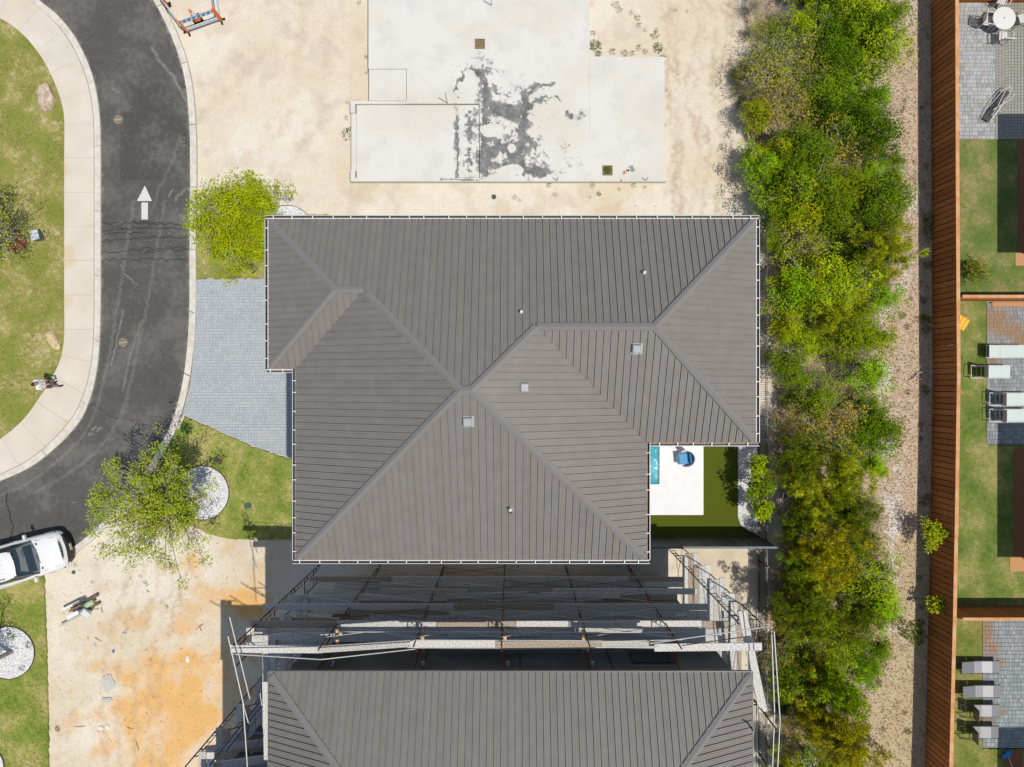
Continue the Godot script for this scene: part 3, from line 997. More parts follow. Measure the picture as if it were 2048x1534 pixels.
func roof_plane(parent, pts, e0: int, e1: int, eave_y: float, panel_name = "roof_panel"):
	var poly = PackedVector2Array()
	for p in pts: poly.append(E2(p))
	var a = poly[e0]
	var b = poly[e1]
	var t = (b - a).normalized()
	var n = Vector2(-t.y, t.x)
	var cen = Vector2.ZERO
	for p in poly: cen += p / poly.size()
	if (cen - a).dot(n) < 0: n = -n
	var lift = func(p: Vector2, up: float): return Vector3(p.x, eave_y + PITCH * (p - a).dot(n) + up, p.y)
	var t0 = 1e9
	var t1 = -1e9
	for p in poly:
		t0 = minf(t0, (p - a).dot(t))
		t1 = maxf(t1, (p - a).dot(t))
	var depth = 40.0
	var k0 = floor(t0 / RIB)
	var k = k0
	while k * RIB < t1:
		var s0 = k * RIB
		var s1 = s0 + RIB
		k += 1
		var strip = PackedVector2Array([a + t * s0 - n * depth, a + t * s1 - n * depth, a + t * s1 + n * depth, a + t * s0 + n * depth])
		var st = st_new()
		var any = false
		for piece in Geometry2D.intersect_polygons(poly, strip):
			if piece.size() < 3: continue
			any = true
			prism_on(st, piece, lift, -0.02, 0.0)
		for q in [[0.0, 0.024, 0.05], [RIB * 0.36, 0.02, 0.009], [RIB * 0.68, 0.02, 0.009]]:
			var c = s0 + q[0]
			var rs = PackedVector2Array([a + t * (c - q[1] * 0.5) - n * depth, a + t * (c + q[1] * 0.5) - n * depth, a + t * (c + q[1] * 0.5) + n * depth, a + t * (c - q[1] * 0.5) + n * depth])
			for piece in Geometry2D.intersect_polygons(poly, rs):
				if piece.size() < 3: continue
				any = true
				prism_on(st, piece, lift, -0.005, q[2])
		if any: obj(panel_name, st, M.roofs[int(k * 7 + e0 + pts.size() * 3) * 13 % 4], parent)

func prism_on(st, poly: PackedVector2Array, lift: Callable, d0: float, d1: float):
	var ids = Geometry2D.triangulate_polygon(poly)
	for i in range(0, ids.size(), 3): tri(st, lift.call(poly[ids[i]], d1), lift.call(poly[ids[i + 1]], d1), lift.call(poly[ids[i + 2]], d1))
	var n = poly.size()
	for i in n:
		var p = poly[i]
		var q = poly[(i + 1) % n]
		quad(st, lift.call(p, d0), lift.call(q, d0), lift.call(q, d1), lift.call(p, d1))

func ridge_cap(parent, p0, p1, h0: float, h1: float, n0: Vector2, n1: Vector2, up: float, hw = 0.12):
	# bent strip over a hip or ridge; n0/n1 = plan directions down each side, drop in metres per metre along them
	var a2 = E2(p0)
	var b2 = E2(p1)
	if h0 < h1 - 0.5:                   # hip: start just in from the eave corner
		var q = 0.14 / a2.distance_to(b2)
		a2 = a2.lerp(b2, q)
		h0 = lerpf(h0, h1, q)
	var a = Vector3(a2.x, h0 + up + 0.03, a2.y)
	var b = Vector3(b2.x, h1 + up + 0.03, b2.y)
	var st = st_new()
	for n in [n0, n1]:
		var d = Vector2(n.x, n.y)
		var dir = (b2 - a2).normalized()
		var perp = (d - dir * d.dot(dir)).normalized()
		var along = (b.y - a.y) / maxf(0.001, a2.distance_to(b2))
		# surface drop going perp: slope PITCH along -n
		var drop = -PITCH * perp.dot(d)
		var o = Vector3(perp.x * hw, drop * hw - 0.022, perp.y * hw)
		quad(st, a, b, b + o, a + o)
		quad(st, a + o, b + o, b + o - Vector3(0, 0.05, 0), a + o - Vector3(0, 0.05, 0))
		quad(st, a, a + o, a + o - Vector3(0, 0.06, 0), a - Vector3(0, 0.06, 0))
		quad(st, b, b + o, b + o - Vector3(0, 0.06, 0), b - Vector3(0, 0.06, 0))
	obj("ridge_cap", st, M.cap, parent)

func gutter(parent, p0, p1, out: Vector2, ext0: float, ext1: float, eave_y: float, marks):
	var a = E2(p0)
	var b = E2(p1)
	var t = (b - a).normalized()
	a -= t * ext0
	b += t * ext1
	var W = 0.115
	var f = func(s: float, o: float, y: float): return Vector3(a.x + t.x * s + out.x * o, eave_y + y, a.y + t.y * s + out.y * o)
	var L = a.distance_to(b)
	var boxf = func(st, s0, s1, o0, o1, y0, y1):
		hexa(st, [f.call(s0, o0, y0), f.call(s1, o0, y0), f.call(s1, o1, y0), f.call(s0, o1, y0), f.call(s0, o0, y1), f.call(s1, o0, y1), f.call(s1, o1, y1), f.call(s0, o1, y1)])
	var st = st_new()
	boxf.call(st, 0, L, 0.0, W, -0.125, -0.115)
	boxf.call(st, 0, L, W - 0.012, W, -0.115, 0.0)
	boxf.call(st, 0, L, -0.012, 0.0, -0.125, -0.03)
	var g = obj("gutter", st, M.gutter, parent)
	st = st_new()
	boxf.call(st, 0, L, W - 0.014, W + 0.012, 0.002, 0.016)
	obj("lip", st, M.lip, g)
	st = st_new()
	boxf.call(st, 0.02, L - 0.02, 0.002, 0.045, -0.05, -0.035)
	obj("drip_flashing", st, M.flash if marks[1] == 0 else M.debris, g)
	for s in marks[0]:
		st = st_new()
		boxf.call(st, s * L - 0.013, s * L + 0.013, -0.01, W - 0.015, -0.012, 0.022)
		obj("bracket", st, M.white, g)

func hip_caps(parent, list, eave_y):
	# each: [p0, dist0, p1, dist1, n0, n1]; dist = pixels in from the eave
	var i = 0
	for c in list:
		ridge_cap(parent, c[0], c[2], eave_y + PITCH * c[1] * KE, eave_y + PITCH * c[3] * KE, c[4], c[5], 0.036 + 0.003 * i)
		i += 1

const UP_ = Vector2(0, -1)      # plan directions pointing down-slope
const DN_ = Vector2(0, 1)
const LF_ = Vector2(-1, 0)
const RT_ = Vector2(1, 0)

func spread(n, seed_) -> Array:
	var r = RandomNumberGenerator.new()
	r.seed = seed_
	var o = []
	for i in n: o.append((i + 0.5 + r.randf_range(-0.18, 0.18)) / n)
	return o

func build_house_main():
	var t = thing("finished_house", "house with a complete brown metal hip roof with white gutter brackets", "house")
	var y = EAVE
	# walls and soffit
	var out = [[592, 438], [537, 438], [537, 738], [592, 738], [592, 1120], [1293, 1120], [1293, 885], [1512, 885], [1512, 438]]
	var poly = PackedVector2Array()
	for p in out: poly.append(E2(p))
	var inset = shrink(poly, 0.5)
	var st = st_new()
	slab(st, inset, -0.1, y - 0.16)
	var wall = obj("wall", st, M.stucco, t)
	st = st_new()
	slab(st, shrink(poly, 0.015), y - 0.15, y - 0.04)
	obj("soffit", st, M.soffit, t)
	# openings on the street side and the garden side
	for a in [[-9.1, 0, 1.25, 3.4, 2.3, "garage_door"], [-9.1, 0, 5.0, 1.6, 1.5, "window"], [-9.1, 0, 8.2, 1.6, 1.4, "window"]]:
		var s = st_new()
		var x = E2([592, 0])[0] + 0.5
		box(s, Vector3(x - 0.01, a[2], 2.6), Vector3(0.06, a[4], a[3]))
		obj(a[5], s, M.white if a[5] == "garage_door" else M.glass, wall)
	for zz in [3.4, 5.2]:
		for yy in [1.2, 4.6, 8.0]:
			var s = st_new()
			box(s, Vector3(E2([1293, 0])[0] - 0.49, yy, zz), Vector3(0.06, 2.0, 1.2))
			obj("window", s, M.glass, wall)
	var roof = Node3D.new()
	roof.name = "roof"
	t.add_child(roof)
	roof_plane(roof, [[537, 438], [1512, 438], [1288.5, 661.5], [1069.5, 661.5], [952, 779], [933, 779], [742, 588], [687, 588]], 0, 1, y)
	roof_plane(roof, [[537, 738], [537, 438], [687, 588]], 0, 1, y)
	roof_plane(roof, [[592, 738], [537, 738], [687, 588], [742, 588]], 0, 1, y)
	roof_plane(roof, [[592, 1120], [592, 738], [742, 588], [933, 779]], 0, 1, y)
	roof_plane(roof, [[1293, 1120], [592, 1120], [933, 779], [952, 779]], 0, 1, y)
	roof_plane(roof, [[1293, 885], [1293, 1120], [952, 779], [1069.5, 661.5]], 0, 1, y)
	roof_plane(roof, [[1512, 885], [1293, 885], [1069.5, 661.5], [1288.5, 661.5]], 0, 1, y)
	roof_plane(roof, [[1512, 438], [1512, 885], [1288.5, 661.5]], 0, 1, y)
	hip_caps(roof, [
		[[537, 438], 0, [687, 588], 150, UP_, LF_], [[537, 738], 0, [687, 588], 150, LF_, DN_], [[687, 588], 150, [742, 588], 150, UP_, DN_],
		[[742, 588], 150, [933, 779], 341, UP_, LF_], [[592, 1120], 0, [933, 779], 341, LF_, DN_], [[933, 779], 341, [952, 779], 341, UP_, DN_],
		[[1293, 1120], 0, [952, 779], 341, RT_, DN_], [[952, 779], 341, [1069.5, 661.5], 223.5, UP_, RT_], [[1069.5, 661.5], 223.5, [1288.5, 661.5], 223.5, UP_, DN_],
		[[1512, 438], 0, [1288.5, 661.5], 223.5, UP_, RT_], [[1512, 885], 0, [1288.5, 661.5], 223.5, RT_, DN_]], y)
	# vents on the roof: square caps and pipe boots
	for a in [[935, 840, 0], [1045, 775, 1], [1273, 694, 2]]:
		var d = [1120 - 841, 1293 - 1058, 885 - 704][a[2]]
		var hh = y + PITCH * d * KE
		var p = G(a[0], a[1], hh + 0.1)
		var rx = [Vector3(1, 0, 0), Vector3(0, 0, 1), Vector3(1, 0, 0)][a[2]]
		var ang = [atan(PITCH), -atan(PITCH), atan(PITCH)][a[2]]
		var b = Basis(rx if a[2] != 1 else Vector3(0, 0, 1), ang if a[2] != 1 else -atan(PITCH))
		var v = Node3D.new()
		v.name = "roof_vent"
		roof.add_child(v, true)
		v.position = Vector3(p.x, hh, p.z)
		v.basis = b
		var s = st_new()
		box(s, Vector3(0.02, 0.058, 0.03), Vector3(0.36, 0.012, 0.38))
		obj("flashing", s, M.lead, v)
		s = st_new()
		bevel_box(s, Vector3(0, 0.13, 0), Vector3(0.27, 0.14, 0.27), 0.03)
		obj("hood", s, M.lead, v)
	for a in [[1287, 547, 547 - 440, Vector3(1, 0, 0), -1], [1043, 625, 625 - 440, Vector3(1, 0, 0), -1], [1021, 1018, 1120 - 1012, Vector3(1, 0, 0), 1]]:
		var hh = y + PITCH * a[2] * KE * 0.96
		var p = G(a[0], a[1], hh + 0.06)
		var v = Node3D.new()
		v.name = "pipe_boot"
		roof.add_child(v, true)
		v.position = Vector3(p.x, hh - 0.02, p.z)
		var s = st_new()
		lathe(s, [[0.12, 0.06], [0.115, 0.10], [0.06, 0.16], [0.055, 0.18]], Vector3.ZERO, 16, Basis(a[3], atan(PITCH) * a[4]))
		obj("collar", s, M.lead, v)
		s = st_new()
		lathe(s, [[0.045, 0.05], [0.045, 0.36], [0.034, 0.36], [0.034, 0.30], [0.0, 0.30]], Vector3.ZERO, 12)
		obj("vent_pipe", s, M.white, v)
	# gutters
	var ex = 0.115
	gutter(t, [537, 438], [1512, 438], UP_, ex, ex, y, [spread(26, 1), 0])
	gutter(t, [537, 738], [537, 438], LF_, 0, 0, y, [spread(8, 2), 0])
	gutter(t, [592, 738], [537, 738], DN_, -ex, ex, y, [[0.35, 0.8], 0])
	gutter(t, [592, 1120], [592, 738], LF_, 0, 0, y, [spread(11, 3), 1])
	gutter(t, [1293, 1120], [592, 1120], DN_, ex, ex, y, [spread(20, 4), 0])
	gutter(t, [1293, 885], [1293, 1120], RT_, 0, 0, y, [spread(6, 5), 1])
	gutter(t, [1512, 885], [1293, 885], DN_, ex, -ex, y, [spread(6, 6), 1])
	gutter(t, [1512, 438], [1512, 885], RT_, 0, 0, y, [spread(13, 7), 0])

# ---------------------------------------------------------------- the house still in scaffolding
func build_house_site():
	var t = thing("scaffolded_house", "house under construction with brown metal roof and charcoal walls behind scaffolding", "house")
	var y = EAVE
	var out = [[537, 1344], [1505, 1344], [1505, 2000], [396, 2000], [396, 1563], [537, 1563]]
	var poly = PackedVector2Array()
	for p in out: poly.append(E2(p))
	var inset = shrink(poly, 0.38)
	var st = st_new()
	slab(st, inset, -0.1, y - 0.14)
	var wall = obj("wall", st, M.char_wall, t)
	st = st_new()
	slab(st, shrink(poly, 0.02), y - 0.13, y - 0.03)
	obj("soffit", st, M.char_wall, t)
	var zf = E2([0, 1344])[1] + 0.38
	for a in [[-6.9, 0.02], [-3.2, 0.02], [0.3, 0.02], [3.6, 0.02]]:
		var s = st_new()
		box(s, Vector3(a[0], 5.4, zf - 0.012), Vector3(0.03, 10.6, 0.03))
		obj("wall_joint", s, M.black, wall)
	for a in [[5.2, 8.6, 1.5, 1.5], [-5.0, 5.0, 1.2, 1.4], [1.9, 5.0, 1.2, 1.4], [5.2, 5.0, 1.5, 1.4]]:
		var s = st_new()
		box(s, Vector3(a[0], a[1], zf - 0.02), Vector3(a[2], a[3], 0.06))
		var wdw = obj("window", s, M.glass, wall)
		s = st_new()
		for q in [[0, a[3] * 0.5, a[2] + 0.12, 0.06], [0, -a[3] * 0.5, a[2] + 0.12, 0.06], [-a[2] * 0.5, 0, 0.06, a[3] - 0.07], [a[2] * 0.5, 0, 0.06, a[3] - 0.07]]: box(s, Vector3(a[0] + q[0], a[1] + q[1], zf - 0.03), Vector3(q[2], q[3], 0.09))
		obj("frame", s, M.steel_dark, wdw)
	for x in [-6.6, -3.35, -0.3, 2.75]:
		var s = st_new()
		box(s, Vector3(x + 0.15, 9.55, zf - 0.07), Vector3(0.11, 0.16, 0.14))
		obj("wall_lamp", s, M.lead, wall)
	var roof = Node3D.new()
	roof.name = "roof"
	t.add_child(roof)
	# main block 537..1505, wing at the lower left out of view
	var hw = (2000 - 1344) / 2.0
	roof_plane(roof, [[537, 1344], [1505, 1344], [1505 - hw, 1344 + hw], [537 + hw, 1344 + hw]], 0, 1, y)
	roof_plane(roof, [[1505, 1344], [1505, 2000], [1505 - hw, 1344 + hw]], 0, 1, y)
	roof_plane(roof, [[537, 1563], [537, 1344], [755.5, 1562.5]], 0, 1, y)
	var w2 = (2000 - 1563) / 2.0
	roof_plane(roof, [[537, 1563], [396, 1563], [396 + w2, 1563 + w2], [537 + w2, 1563 + w2], [537 + w2, 1563 + 0.5]], 1, 0, y)
	roof_plane(roof, [[396, 2000], [396, 1563], [396 + w2, 1563 + w2]], 0, 1, y)
	roof_plane(roof, [[1505, 2000], [396, 2000], [396 + w2, 2000 - w2], [537 + hw, 2000 - hw], [1505 - hw, 2000 - hw]], 0, 1, y)
	hip_caps(roof, [[[537, 1344], 0, [537 + hw, 1344 + hw], hw, UP_, LF_], [[1505, 1344], 0, [1505 - hw, 1344 + hw], hw, UP_, RT_], [[537 + hw, 1344 + hw], hw, [1505 - hw, 1344 + hw], hw, UP_, DN_], [[396, 1563], 0, [396 + w2, 1563 + w2], w2, UP_, LF_]], y)
	# plain drip edge, no gutters yet
	st = st_new()
	for e in [[[537, 1344], [1505, 1344], UP_], [[537, 1563], [537, 1344], LF_], [[1505, 1344], [1505, 2000], RT_]]:
		var a = E2(e[0])
		var b = E2(e[1])
		bar(st, Vector3(a.x + e[2].x * 0.014, y - 0.05, a.y + e[2].y * 0.014), Vector3(b.x + e[2].x * 0.014, y - 0.05, b.y + e[2].y * 0.014), 0.022, 0.13)
	obj("drip_edge", st, M.roof, t)

# ---------------------------------------------------------------- scaffold
var plank_meshes = {}
func plank(a: Vector3, b: Vector3, kind: int, where: String, wdt = 0.245):
	var L = snappedf(a.distance_to(b), 0.25)
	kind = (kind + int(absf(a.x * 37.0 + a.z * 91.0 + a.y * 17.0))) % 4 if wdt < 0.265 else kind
	var key = "%d_%d_%d" % [int(L * 100), kind, int(wdt * 1000)]
	if not plank_meshes.has(key):
		var st = st_new()
		bevel_box(st, Vector3.ZERO, Vector3(wdt, 0.05, L), 0.008)
		st.generate_normals()
		plank_meshes[key] = st.commit()
	var mi = MeshInstance3D.new()
	mi.mesh = plank_meshes[key]
	mi.material_override = M.plank[kind]
	mi.name = numbered("scaffold_plank")
	add_child(mi)
	var d = (b - a).normalized()
	var x = d.cross(Vector3.UP).normalized()
	mi.transform = Transform3D(Basis(x, x.cross(d), -d), (a + b) * 0.5)
	tag(mi, where, "plank", "planks laid on the scaffold")

func build_scaffold():
	var t = thing("scaffold", "tall rusty steel frame scaffold around the unfinished charcoal house", "scaffold")
	var zo = 9.07
	var zi = 9.88
	var lv = [2.45, 4.35, 6.45, 8.35, 9.98]
	var rng = RandomNumberGenerator.new()
	rng.seed = 301
	var frame = func(p: Vector3, q: Vector3, top: float, m):       # ladder frame between two legs
		var st = st_new()
		var d = (q - p)
		for s in [0.0, 1.0]: tube(st, [p + d * s, p + d * s + Vector3(0, top, 0)], 0.026, 7)
		var e = d.normalized()
		for l in [0.9, 2.38, 4.28, 6.38, 8.28, 9.9]:
			if l > top: continue
			tube(st, [p + Vector3(0, l, 0), q + Vector3(0, l, 0)], 0.022, 6)
			tube(st, [p + Vector3(0, l - 0.45, 0), p + e * 0.16 + Vector3(0, l - 0.42, 0), p + e * 0.2 + Vector3(0, l, 0)], 0.016, 5)
			tube(st, [q + Vector3(0, l - 0.45, 0), q - e * 0.16 + Vector3(0, l - 0.42, 0), q - e * 0.2 + Vector3(0, l, 0)], 0.016, 5)
			for r in [0.5, 0.95, 1.4]:
				tube(st, [p + Vector3(0, l - r, 0), p + e * 0.2 + Vector3(0, l - r, 0)], 0.013, 5)
			tube(st, [p + e * 0.2 + Vector3(0, l - 1.5, 0), p + e * 0.2 + Vector3(0, l, 0)], 0.014, 5)
		return obj("frame", st, m, t)
	var xs = [-9.65, -6.6, -3.4, -0.36, 2.68, 5.8]
	var tops = [10.5, 10.9, 10.6, 10.7, 10.6, 10.8]
	for i in xs.size(): frame.call(Vector3(xs[i], 0, zo), Vector3(xs[i], 0, zi), tops[i], M.rust)
	frame.call(Vector3(7.92, 0, 8.38), Vector3(8.72, 0, 8.38), 10.4, M.steel_dark)
	frame.call(Vector3(7.92, 0, 11.4), Vector3(8.72, 0, 11.4), 11.7, M.rust)
	frame.call(Vector3(7.92, 0, 14.4), Vector3(8.72, 0, 14.4), 11.7, M.rust)
	frame.call(Vector3(-9.65, 0, 12.4), Vector3(-8.75, 0, 12.4), 11.2, M.blue_steel)
	frame.call(Vector3(-11.3, 0, 13.25), Vector3(-10.3, 0, 13.0), 10.9, M.blue_steel)
	# cross braces on the outer face
	var brace = func(a, b, m):
		var st = st_new()
		tube(st, [a, b], 0.011, 5)
		obj("brace", st, m, t)
	for i in xs.size() - 1:
		for j in 5:
			var y0 = [0.6, 2.75, 4.65, 6.75, 8.65][j]
			var y1 = y0 + 1.2
			var mm = M.bare_steel if rng.randf() < 0.8 else M.rust
			brace.call(Vector3(xs[i], y0, zo - 0.03), Vector3(xs[i + 1], y1, zo - 0.03), mm)
			brace.call(Vector3(xs[i], y1, zo - 0.055), Vector3(xs[i + 1], y0, zo - 0.055), mm)
	for j in 5:
		var y0 = [0.6, 2.75, 4.65, 6.75, 8.65][j]
		for z in [8.38, 11.4]:
			brace.call(Vector3(8.75, y0, z), Vector3(8.75, y0 + 1.2, z + 3.0), M.bare_steel)
			brace.call(Vector3(8.775, y0 + 1.2, z), Vector3(8.775, y0, z + 3.0), M.bare_steel)
	# rails
	var rail = func(a, b, r, m):
		var st = st_new()
		tube(st, [a, b], r, 6)
		obj("rail", st, m, t)
	rail.call(G(462, 1308, 10.35), G(643, 1319, 10.75), 0.02, M.bare_steel)
	rail.call(G(643, 1319, 10.75), G(830, 1298, 10.5), 0.02, M.bare_steel)
	rail.call(G(830, 1296, 10.5), G(1003, 1296, 10.5), 0.012, M.bare_steel)
	rail.call(G(828, 1280, 10.1), G(1180, 1281, 10.1), 0.014, M.bare_steel)
	rail.call(G(1180, 1284, 10.2), G(1372, 1279, 10.4), 0.018, M.bare_steel)
	rail.call(G(1190, 1295, 10.5), G(1318, 1293, 10.5), 0.018, M.bare_steel)
	rail.call(G(1300, 1287, 10.5), G(1538, 1253, 11.3), 0.02, M.bare_steel)
	rail.call(G(1364, 1291, 10.6), G(1546, 1266, 11.6), 0.018, M.rust)
	rail.call(G(1543, 1262, 11.3), G(1549, 1425, 11.2), 0.022, M.bare_steel)
	rail.call(G(1549, 1428, 11.2), G(1544, 1560, 11.2), 0.022, M.bare_steel)
	rail.call(G(1548, 1263, 11.7), G(1560, 1440, 11.6), 0.022, M.bare_steel)
	rail.call(G(1560, 1440, 11.6), G(1554, 1560, 11.6), 0.022, M.bare_steel)
	rail.call(G(459, 1234, 10.4), G(500, 1398, 10.7), 0.022, M.bare_steel)
	rail.call(G(456, 1273, 10.8), G(488, 1412, 10.9), 0.022, M.bare_steel)
	rail.call(G(486, 1408, 10.9), G(496, 1550, 10.9), 0.022, M.bare_steel)
	rail.call(G(487, 1412, 10.85), G(497, 1446, 10.85), 0.018, M.bare_steel)
	rail.call(G(520, 1386, 10.3), G(524, 1412, 10.3), 0.014, M.bare_steel)
	rail.call(Vector3(-6.3, 9.45, 8.98), Vector3(5.9, 9.5, 8.98), 0.018, M.bare_steel)
	for a in [[1505, 1240, 1512, 1290], [1520, 1245, 1508, 1312]]: rail.call(G(a[0], a[1], 9.0), G(a[2], a[3], 10.0), 0.014, M.rust)
	# posts rising past the top planks near the wall
	for x in [-6.45, -3.4, -0.36, 2.75, 5.85]:
		var st = st_new()
		tube(st, [Vector3(x, 9.6, 9.9), Vector3(x, 10.35, 9.93)], 0.02, 6)
		obj("standoff", st, M.rust, t)
	# planks, level by level
	var names = ["weathered grey plank on the lowest deck of the scaffold", "weathered grey plank on the second deck of the scaffold", "weathered grey plank on the third deck of the scaffold", "weathered grey plank on the fourth deck of the scaffold"]
	for j in 4:
		var y = lv[j]
		for r in 4:
			var x = [-9.3, -9.9, -10.0, -9.95][j] + rng.randf_range(-0.1, 0.2)
			var xe = [7.6, 7.7, 7.75, 7.8][j]
			var z = 9.07 + r * 0.272 + rng.randf_range(-0.015, 0.015)
			while x < xe - 0.6:
				var L = [3.0, 3.25, 3.75, 4.0][rng.randi() % 4]
				if x + L > xe + 0.6: L = snappedf(xe + 0.3 - x, 0.25)
				if L < 1.0: break
				var skip = rng.randf() < (0.14 if j == 3 and r > 1 else 0.06)
				if not skip:
					var sk = rng.randf_range(-0.03, 0.03)
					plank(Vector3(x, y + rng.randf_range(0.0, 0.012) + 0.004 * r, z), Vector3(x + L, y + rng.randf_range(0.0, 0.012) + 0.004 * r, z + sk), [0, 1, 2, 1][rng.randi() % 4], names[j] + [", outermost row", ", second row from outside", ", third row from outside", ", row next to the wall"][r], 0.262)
				x += L - (0.0 if skip else -0.012)
		# a loose board on top here and there
		for k in 2:
			var x = rng.randf_range(-8.5, 4.0)
			var z = 9.1 + rng.randf() * 0.5
			plank(Vector3(x, y + 0.072, z), Vector3(x + 3.5, y + 0.082, z + rng.randf_range(-0.14, 0.14)), rng.randi() % 3, "loose grey plank lying on top of the deck boards of the scaffold")
	var up = "pale plank on the topmost deck along the charcoal wall"
	var ty = lv[4]
	plank(G(458, 1297, ty), G(648, 1300, ty), 3, up, 0.27)  # wide top planks in the palest wood, sunlight painted into it
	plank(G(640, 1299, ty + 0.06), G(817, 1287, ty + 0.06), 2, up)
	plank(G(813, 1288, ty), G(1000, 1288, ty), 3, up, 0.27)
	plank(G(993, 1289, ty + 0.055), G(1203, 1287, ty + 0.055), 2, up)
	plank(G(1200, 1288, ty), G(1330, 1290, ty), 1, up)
	plank(G(1311, 1295, ty + 0.35), G(1521, 1293, ty + 0.35), 3, "sunlit-toned pale plank jutting past the scaffold corner toward the trees", 0.27)
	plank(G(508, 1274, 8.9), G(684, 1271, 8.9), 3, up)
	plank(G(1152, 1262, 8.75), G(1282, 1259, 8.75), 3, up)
	plank(G(1484, 1223, ty - 0.1), G(1526, 1422, ty + 0.25), 3, "long slanting sunlit-toned pale plank beside the roof corner of the scaffolded house", 0.3)
	# short cross bearers, orange pine
	for x in [-6.35, -3.25, -0.25, 2.6]:
		var st = st_new()
		box(st, Vector3(x, 9.3, 9.3), Vector3(0.11, 0.06, 0.75))
		tag(obj("bearer_board", st, M.pine), "short orange pine board bridging the top decks of the scaffold", "board", "pine bearer boards on the scaffold")
	# east side decks, boards running along the house
	for j in 4:
		for k in 3:
			var x = 8.05 + k * 0.25
			var z0 = 7.93 + rng.randf_range(-0.06, 0.06)
			plank(Vector3(x, lv[j] - 0.05, z0), Vector3(x + rng.randf_range(-0.03, 0.03), lv[j] - 0.05, z0 + 4.0), [3, 1, 3][k], "pale plank on the side deck at the end of the charcoal wall")
	plank(Vector3(8.35, lv[3] + 0.08, 8.2), Vector3(8.3, lv[3] + 0.08, 12.0), 3, "pale plank on the side deck at the end of the charcoal wall")
	# west side decks
	for j in range(1, 4):
		for k in 2:
			var x = -9.25 + k * 0.27
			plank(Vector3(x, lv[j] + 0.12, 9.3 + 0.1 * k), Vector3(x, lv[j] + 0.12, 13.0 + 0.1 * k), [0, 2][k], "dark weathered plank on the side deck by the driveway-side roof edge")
		for k in 4:
			var x = -11.05 + k * 0.27
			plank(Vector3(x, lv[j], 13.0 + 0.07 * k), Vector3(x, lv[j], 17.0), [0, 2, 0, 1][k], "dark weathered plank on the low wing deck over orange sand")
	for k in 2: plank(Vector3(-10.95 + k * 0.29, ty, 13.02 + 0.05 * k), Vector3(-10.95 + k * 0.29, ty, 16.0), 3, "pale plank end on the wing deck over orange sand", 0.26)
	plank(Vector3(-8.66, ty + 0.1, 10.55), Vector3(-8.6, ty + 0.1, 13.2), 3, "sunlit-toned pale plank along the roof edge over dark side decks", 0.27)
	plank(G(406, 1536, 9.7), G(542, 1517, 9.7), 3, "sunlit-toned pale plank lying across the wing deck by the roof", 0.3)
	plank(G(414, 1545, 9.6), G(542, 1533, 9.6), 1, "sunlit-toned pale plank lying across the wing deck by the roof", 0.3)
	plank(G(412, 1500, 8.4), G(528, 1486, 8.4), 0, "shade-toned dark plank crossing the wing deck below the pale planks", 0.3)  # darker wood paints in the shade under the pale planks
	plank(G(428, 1512, 8.42), G(528, 1500, 8.42), 2, "shade-toned dark plank crossing the wing deck below the pale planks", 0.3)

func shrink(poly: PackedVector2Array, d: float) -> PackedVector2Array:
	var p = poly.duplicate()
	if Geometry2D.is_polygon_clockwise(p): p.reverse()
	var a = Geometry2D.offset_polygon(p, -d, Geometry2D.JOIN_MITER)[0]
	var b = Geometry2D.offset_polygon(p, d, Geometry2D.JOIN_MITER)[0]
	return a if poly_area(a) < poly_area(b) else b

func poly_area(p) -> float:
	var s = 0.0
	for i in p.size(): s += p[i].cross(p[(i + 1) % p.size()])
	return absf(s) * 0.5

# ---------------------------------------------------------------- walled garden behind the finished house
func gravel(parent, poly: PackedVector2Array, y: float, n: int, seed_, big = 0.03):
	var s = st_new()
	var rng = RandomNumberGenerator.new()
	rng.seed = seed_
	# one small faceted pebble
	var v = []
	for k in 6: v.append(Vector3(cos(TAU * k / 6.0 + 0.2) * rng.randf_range(0.8, 1.2), 0.0, sin(TAU * k / 6.0 + 0.2) * rng.randf_range(0.7, 1.1)))
	var topv = []
	for k in 3: topv.append(Vector3(cos(TAU * k / 3.0) * 0.5, 0.55, sin(TAU * k / 3.0) * 0.45))
	for k in 3:
		tri(s, v[2 * k], topv[k], v[2 * k + 1])
		tri(s, v[2 * k + 1], topv[k], topv[(k + 1) % 3])
		tri(s, v[2 * k + 1], topv[(k + 1) % 3], v[(2 * k + 2) % 6])
	tri(s, topv[0], topv[2], topv[1])
	s.generate_normals()
	var mesh = s.commit()
	var mn = Vector2(1e9, 1e9)
	var mx = -mn
	for p in poly:
		mn = mn.min(p)
		mx = mx.max(p)
	var xf = []
	while xf.size() < n:
		var p = Vector2(rng.randf_range(mn.x, mx.x), rng.randf_range(mn.y, mx.y))
		if not in_poly(p, poly): continue
		var k = big * rng.randf_range(0.55, 1.25)
		xf.append(Transform3D(Basis(Vector3(rng.randf() - 0.5, 1.5, rng.randf() - 0.5).normalized(), rng.randf() * TAU).scaled(Vector3(k, k, k)), Vector3(p.x, y, p.y)))
	var mm = MultiMesh.new()
	mm.transform_format = MultiMesh.TRANSFORM_3D
	mm.use_colors = true
	mm.mesh = mesh
	mm.instance_count = n
	for i in n:
		mm.set_instance_transform(i, xf[i])
		var g = rng.randf_range(0.5, 0.78)
		if rng.randf() < 0.12: g = rng.randf_range(0.2, 0.4)
		mm.set_instance_color(i, Color(g, g, g * 1.01))
	var mi = MultiMeshInstance3D.new()
	mi.multimesh = mm
	mi.name = "pebbles"
	mi.material_override = M.vc_stone
	mi.set_meta("kind", "stuff")
	parent.add_child(mi)

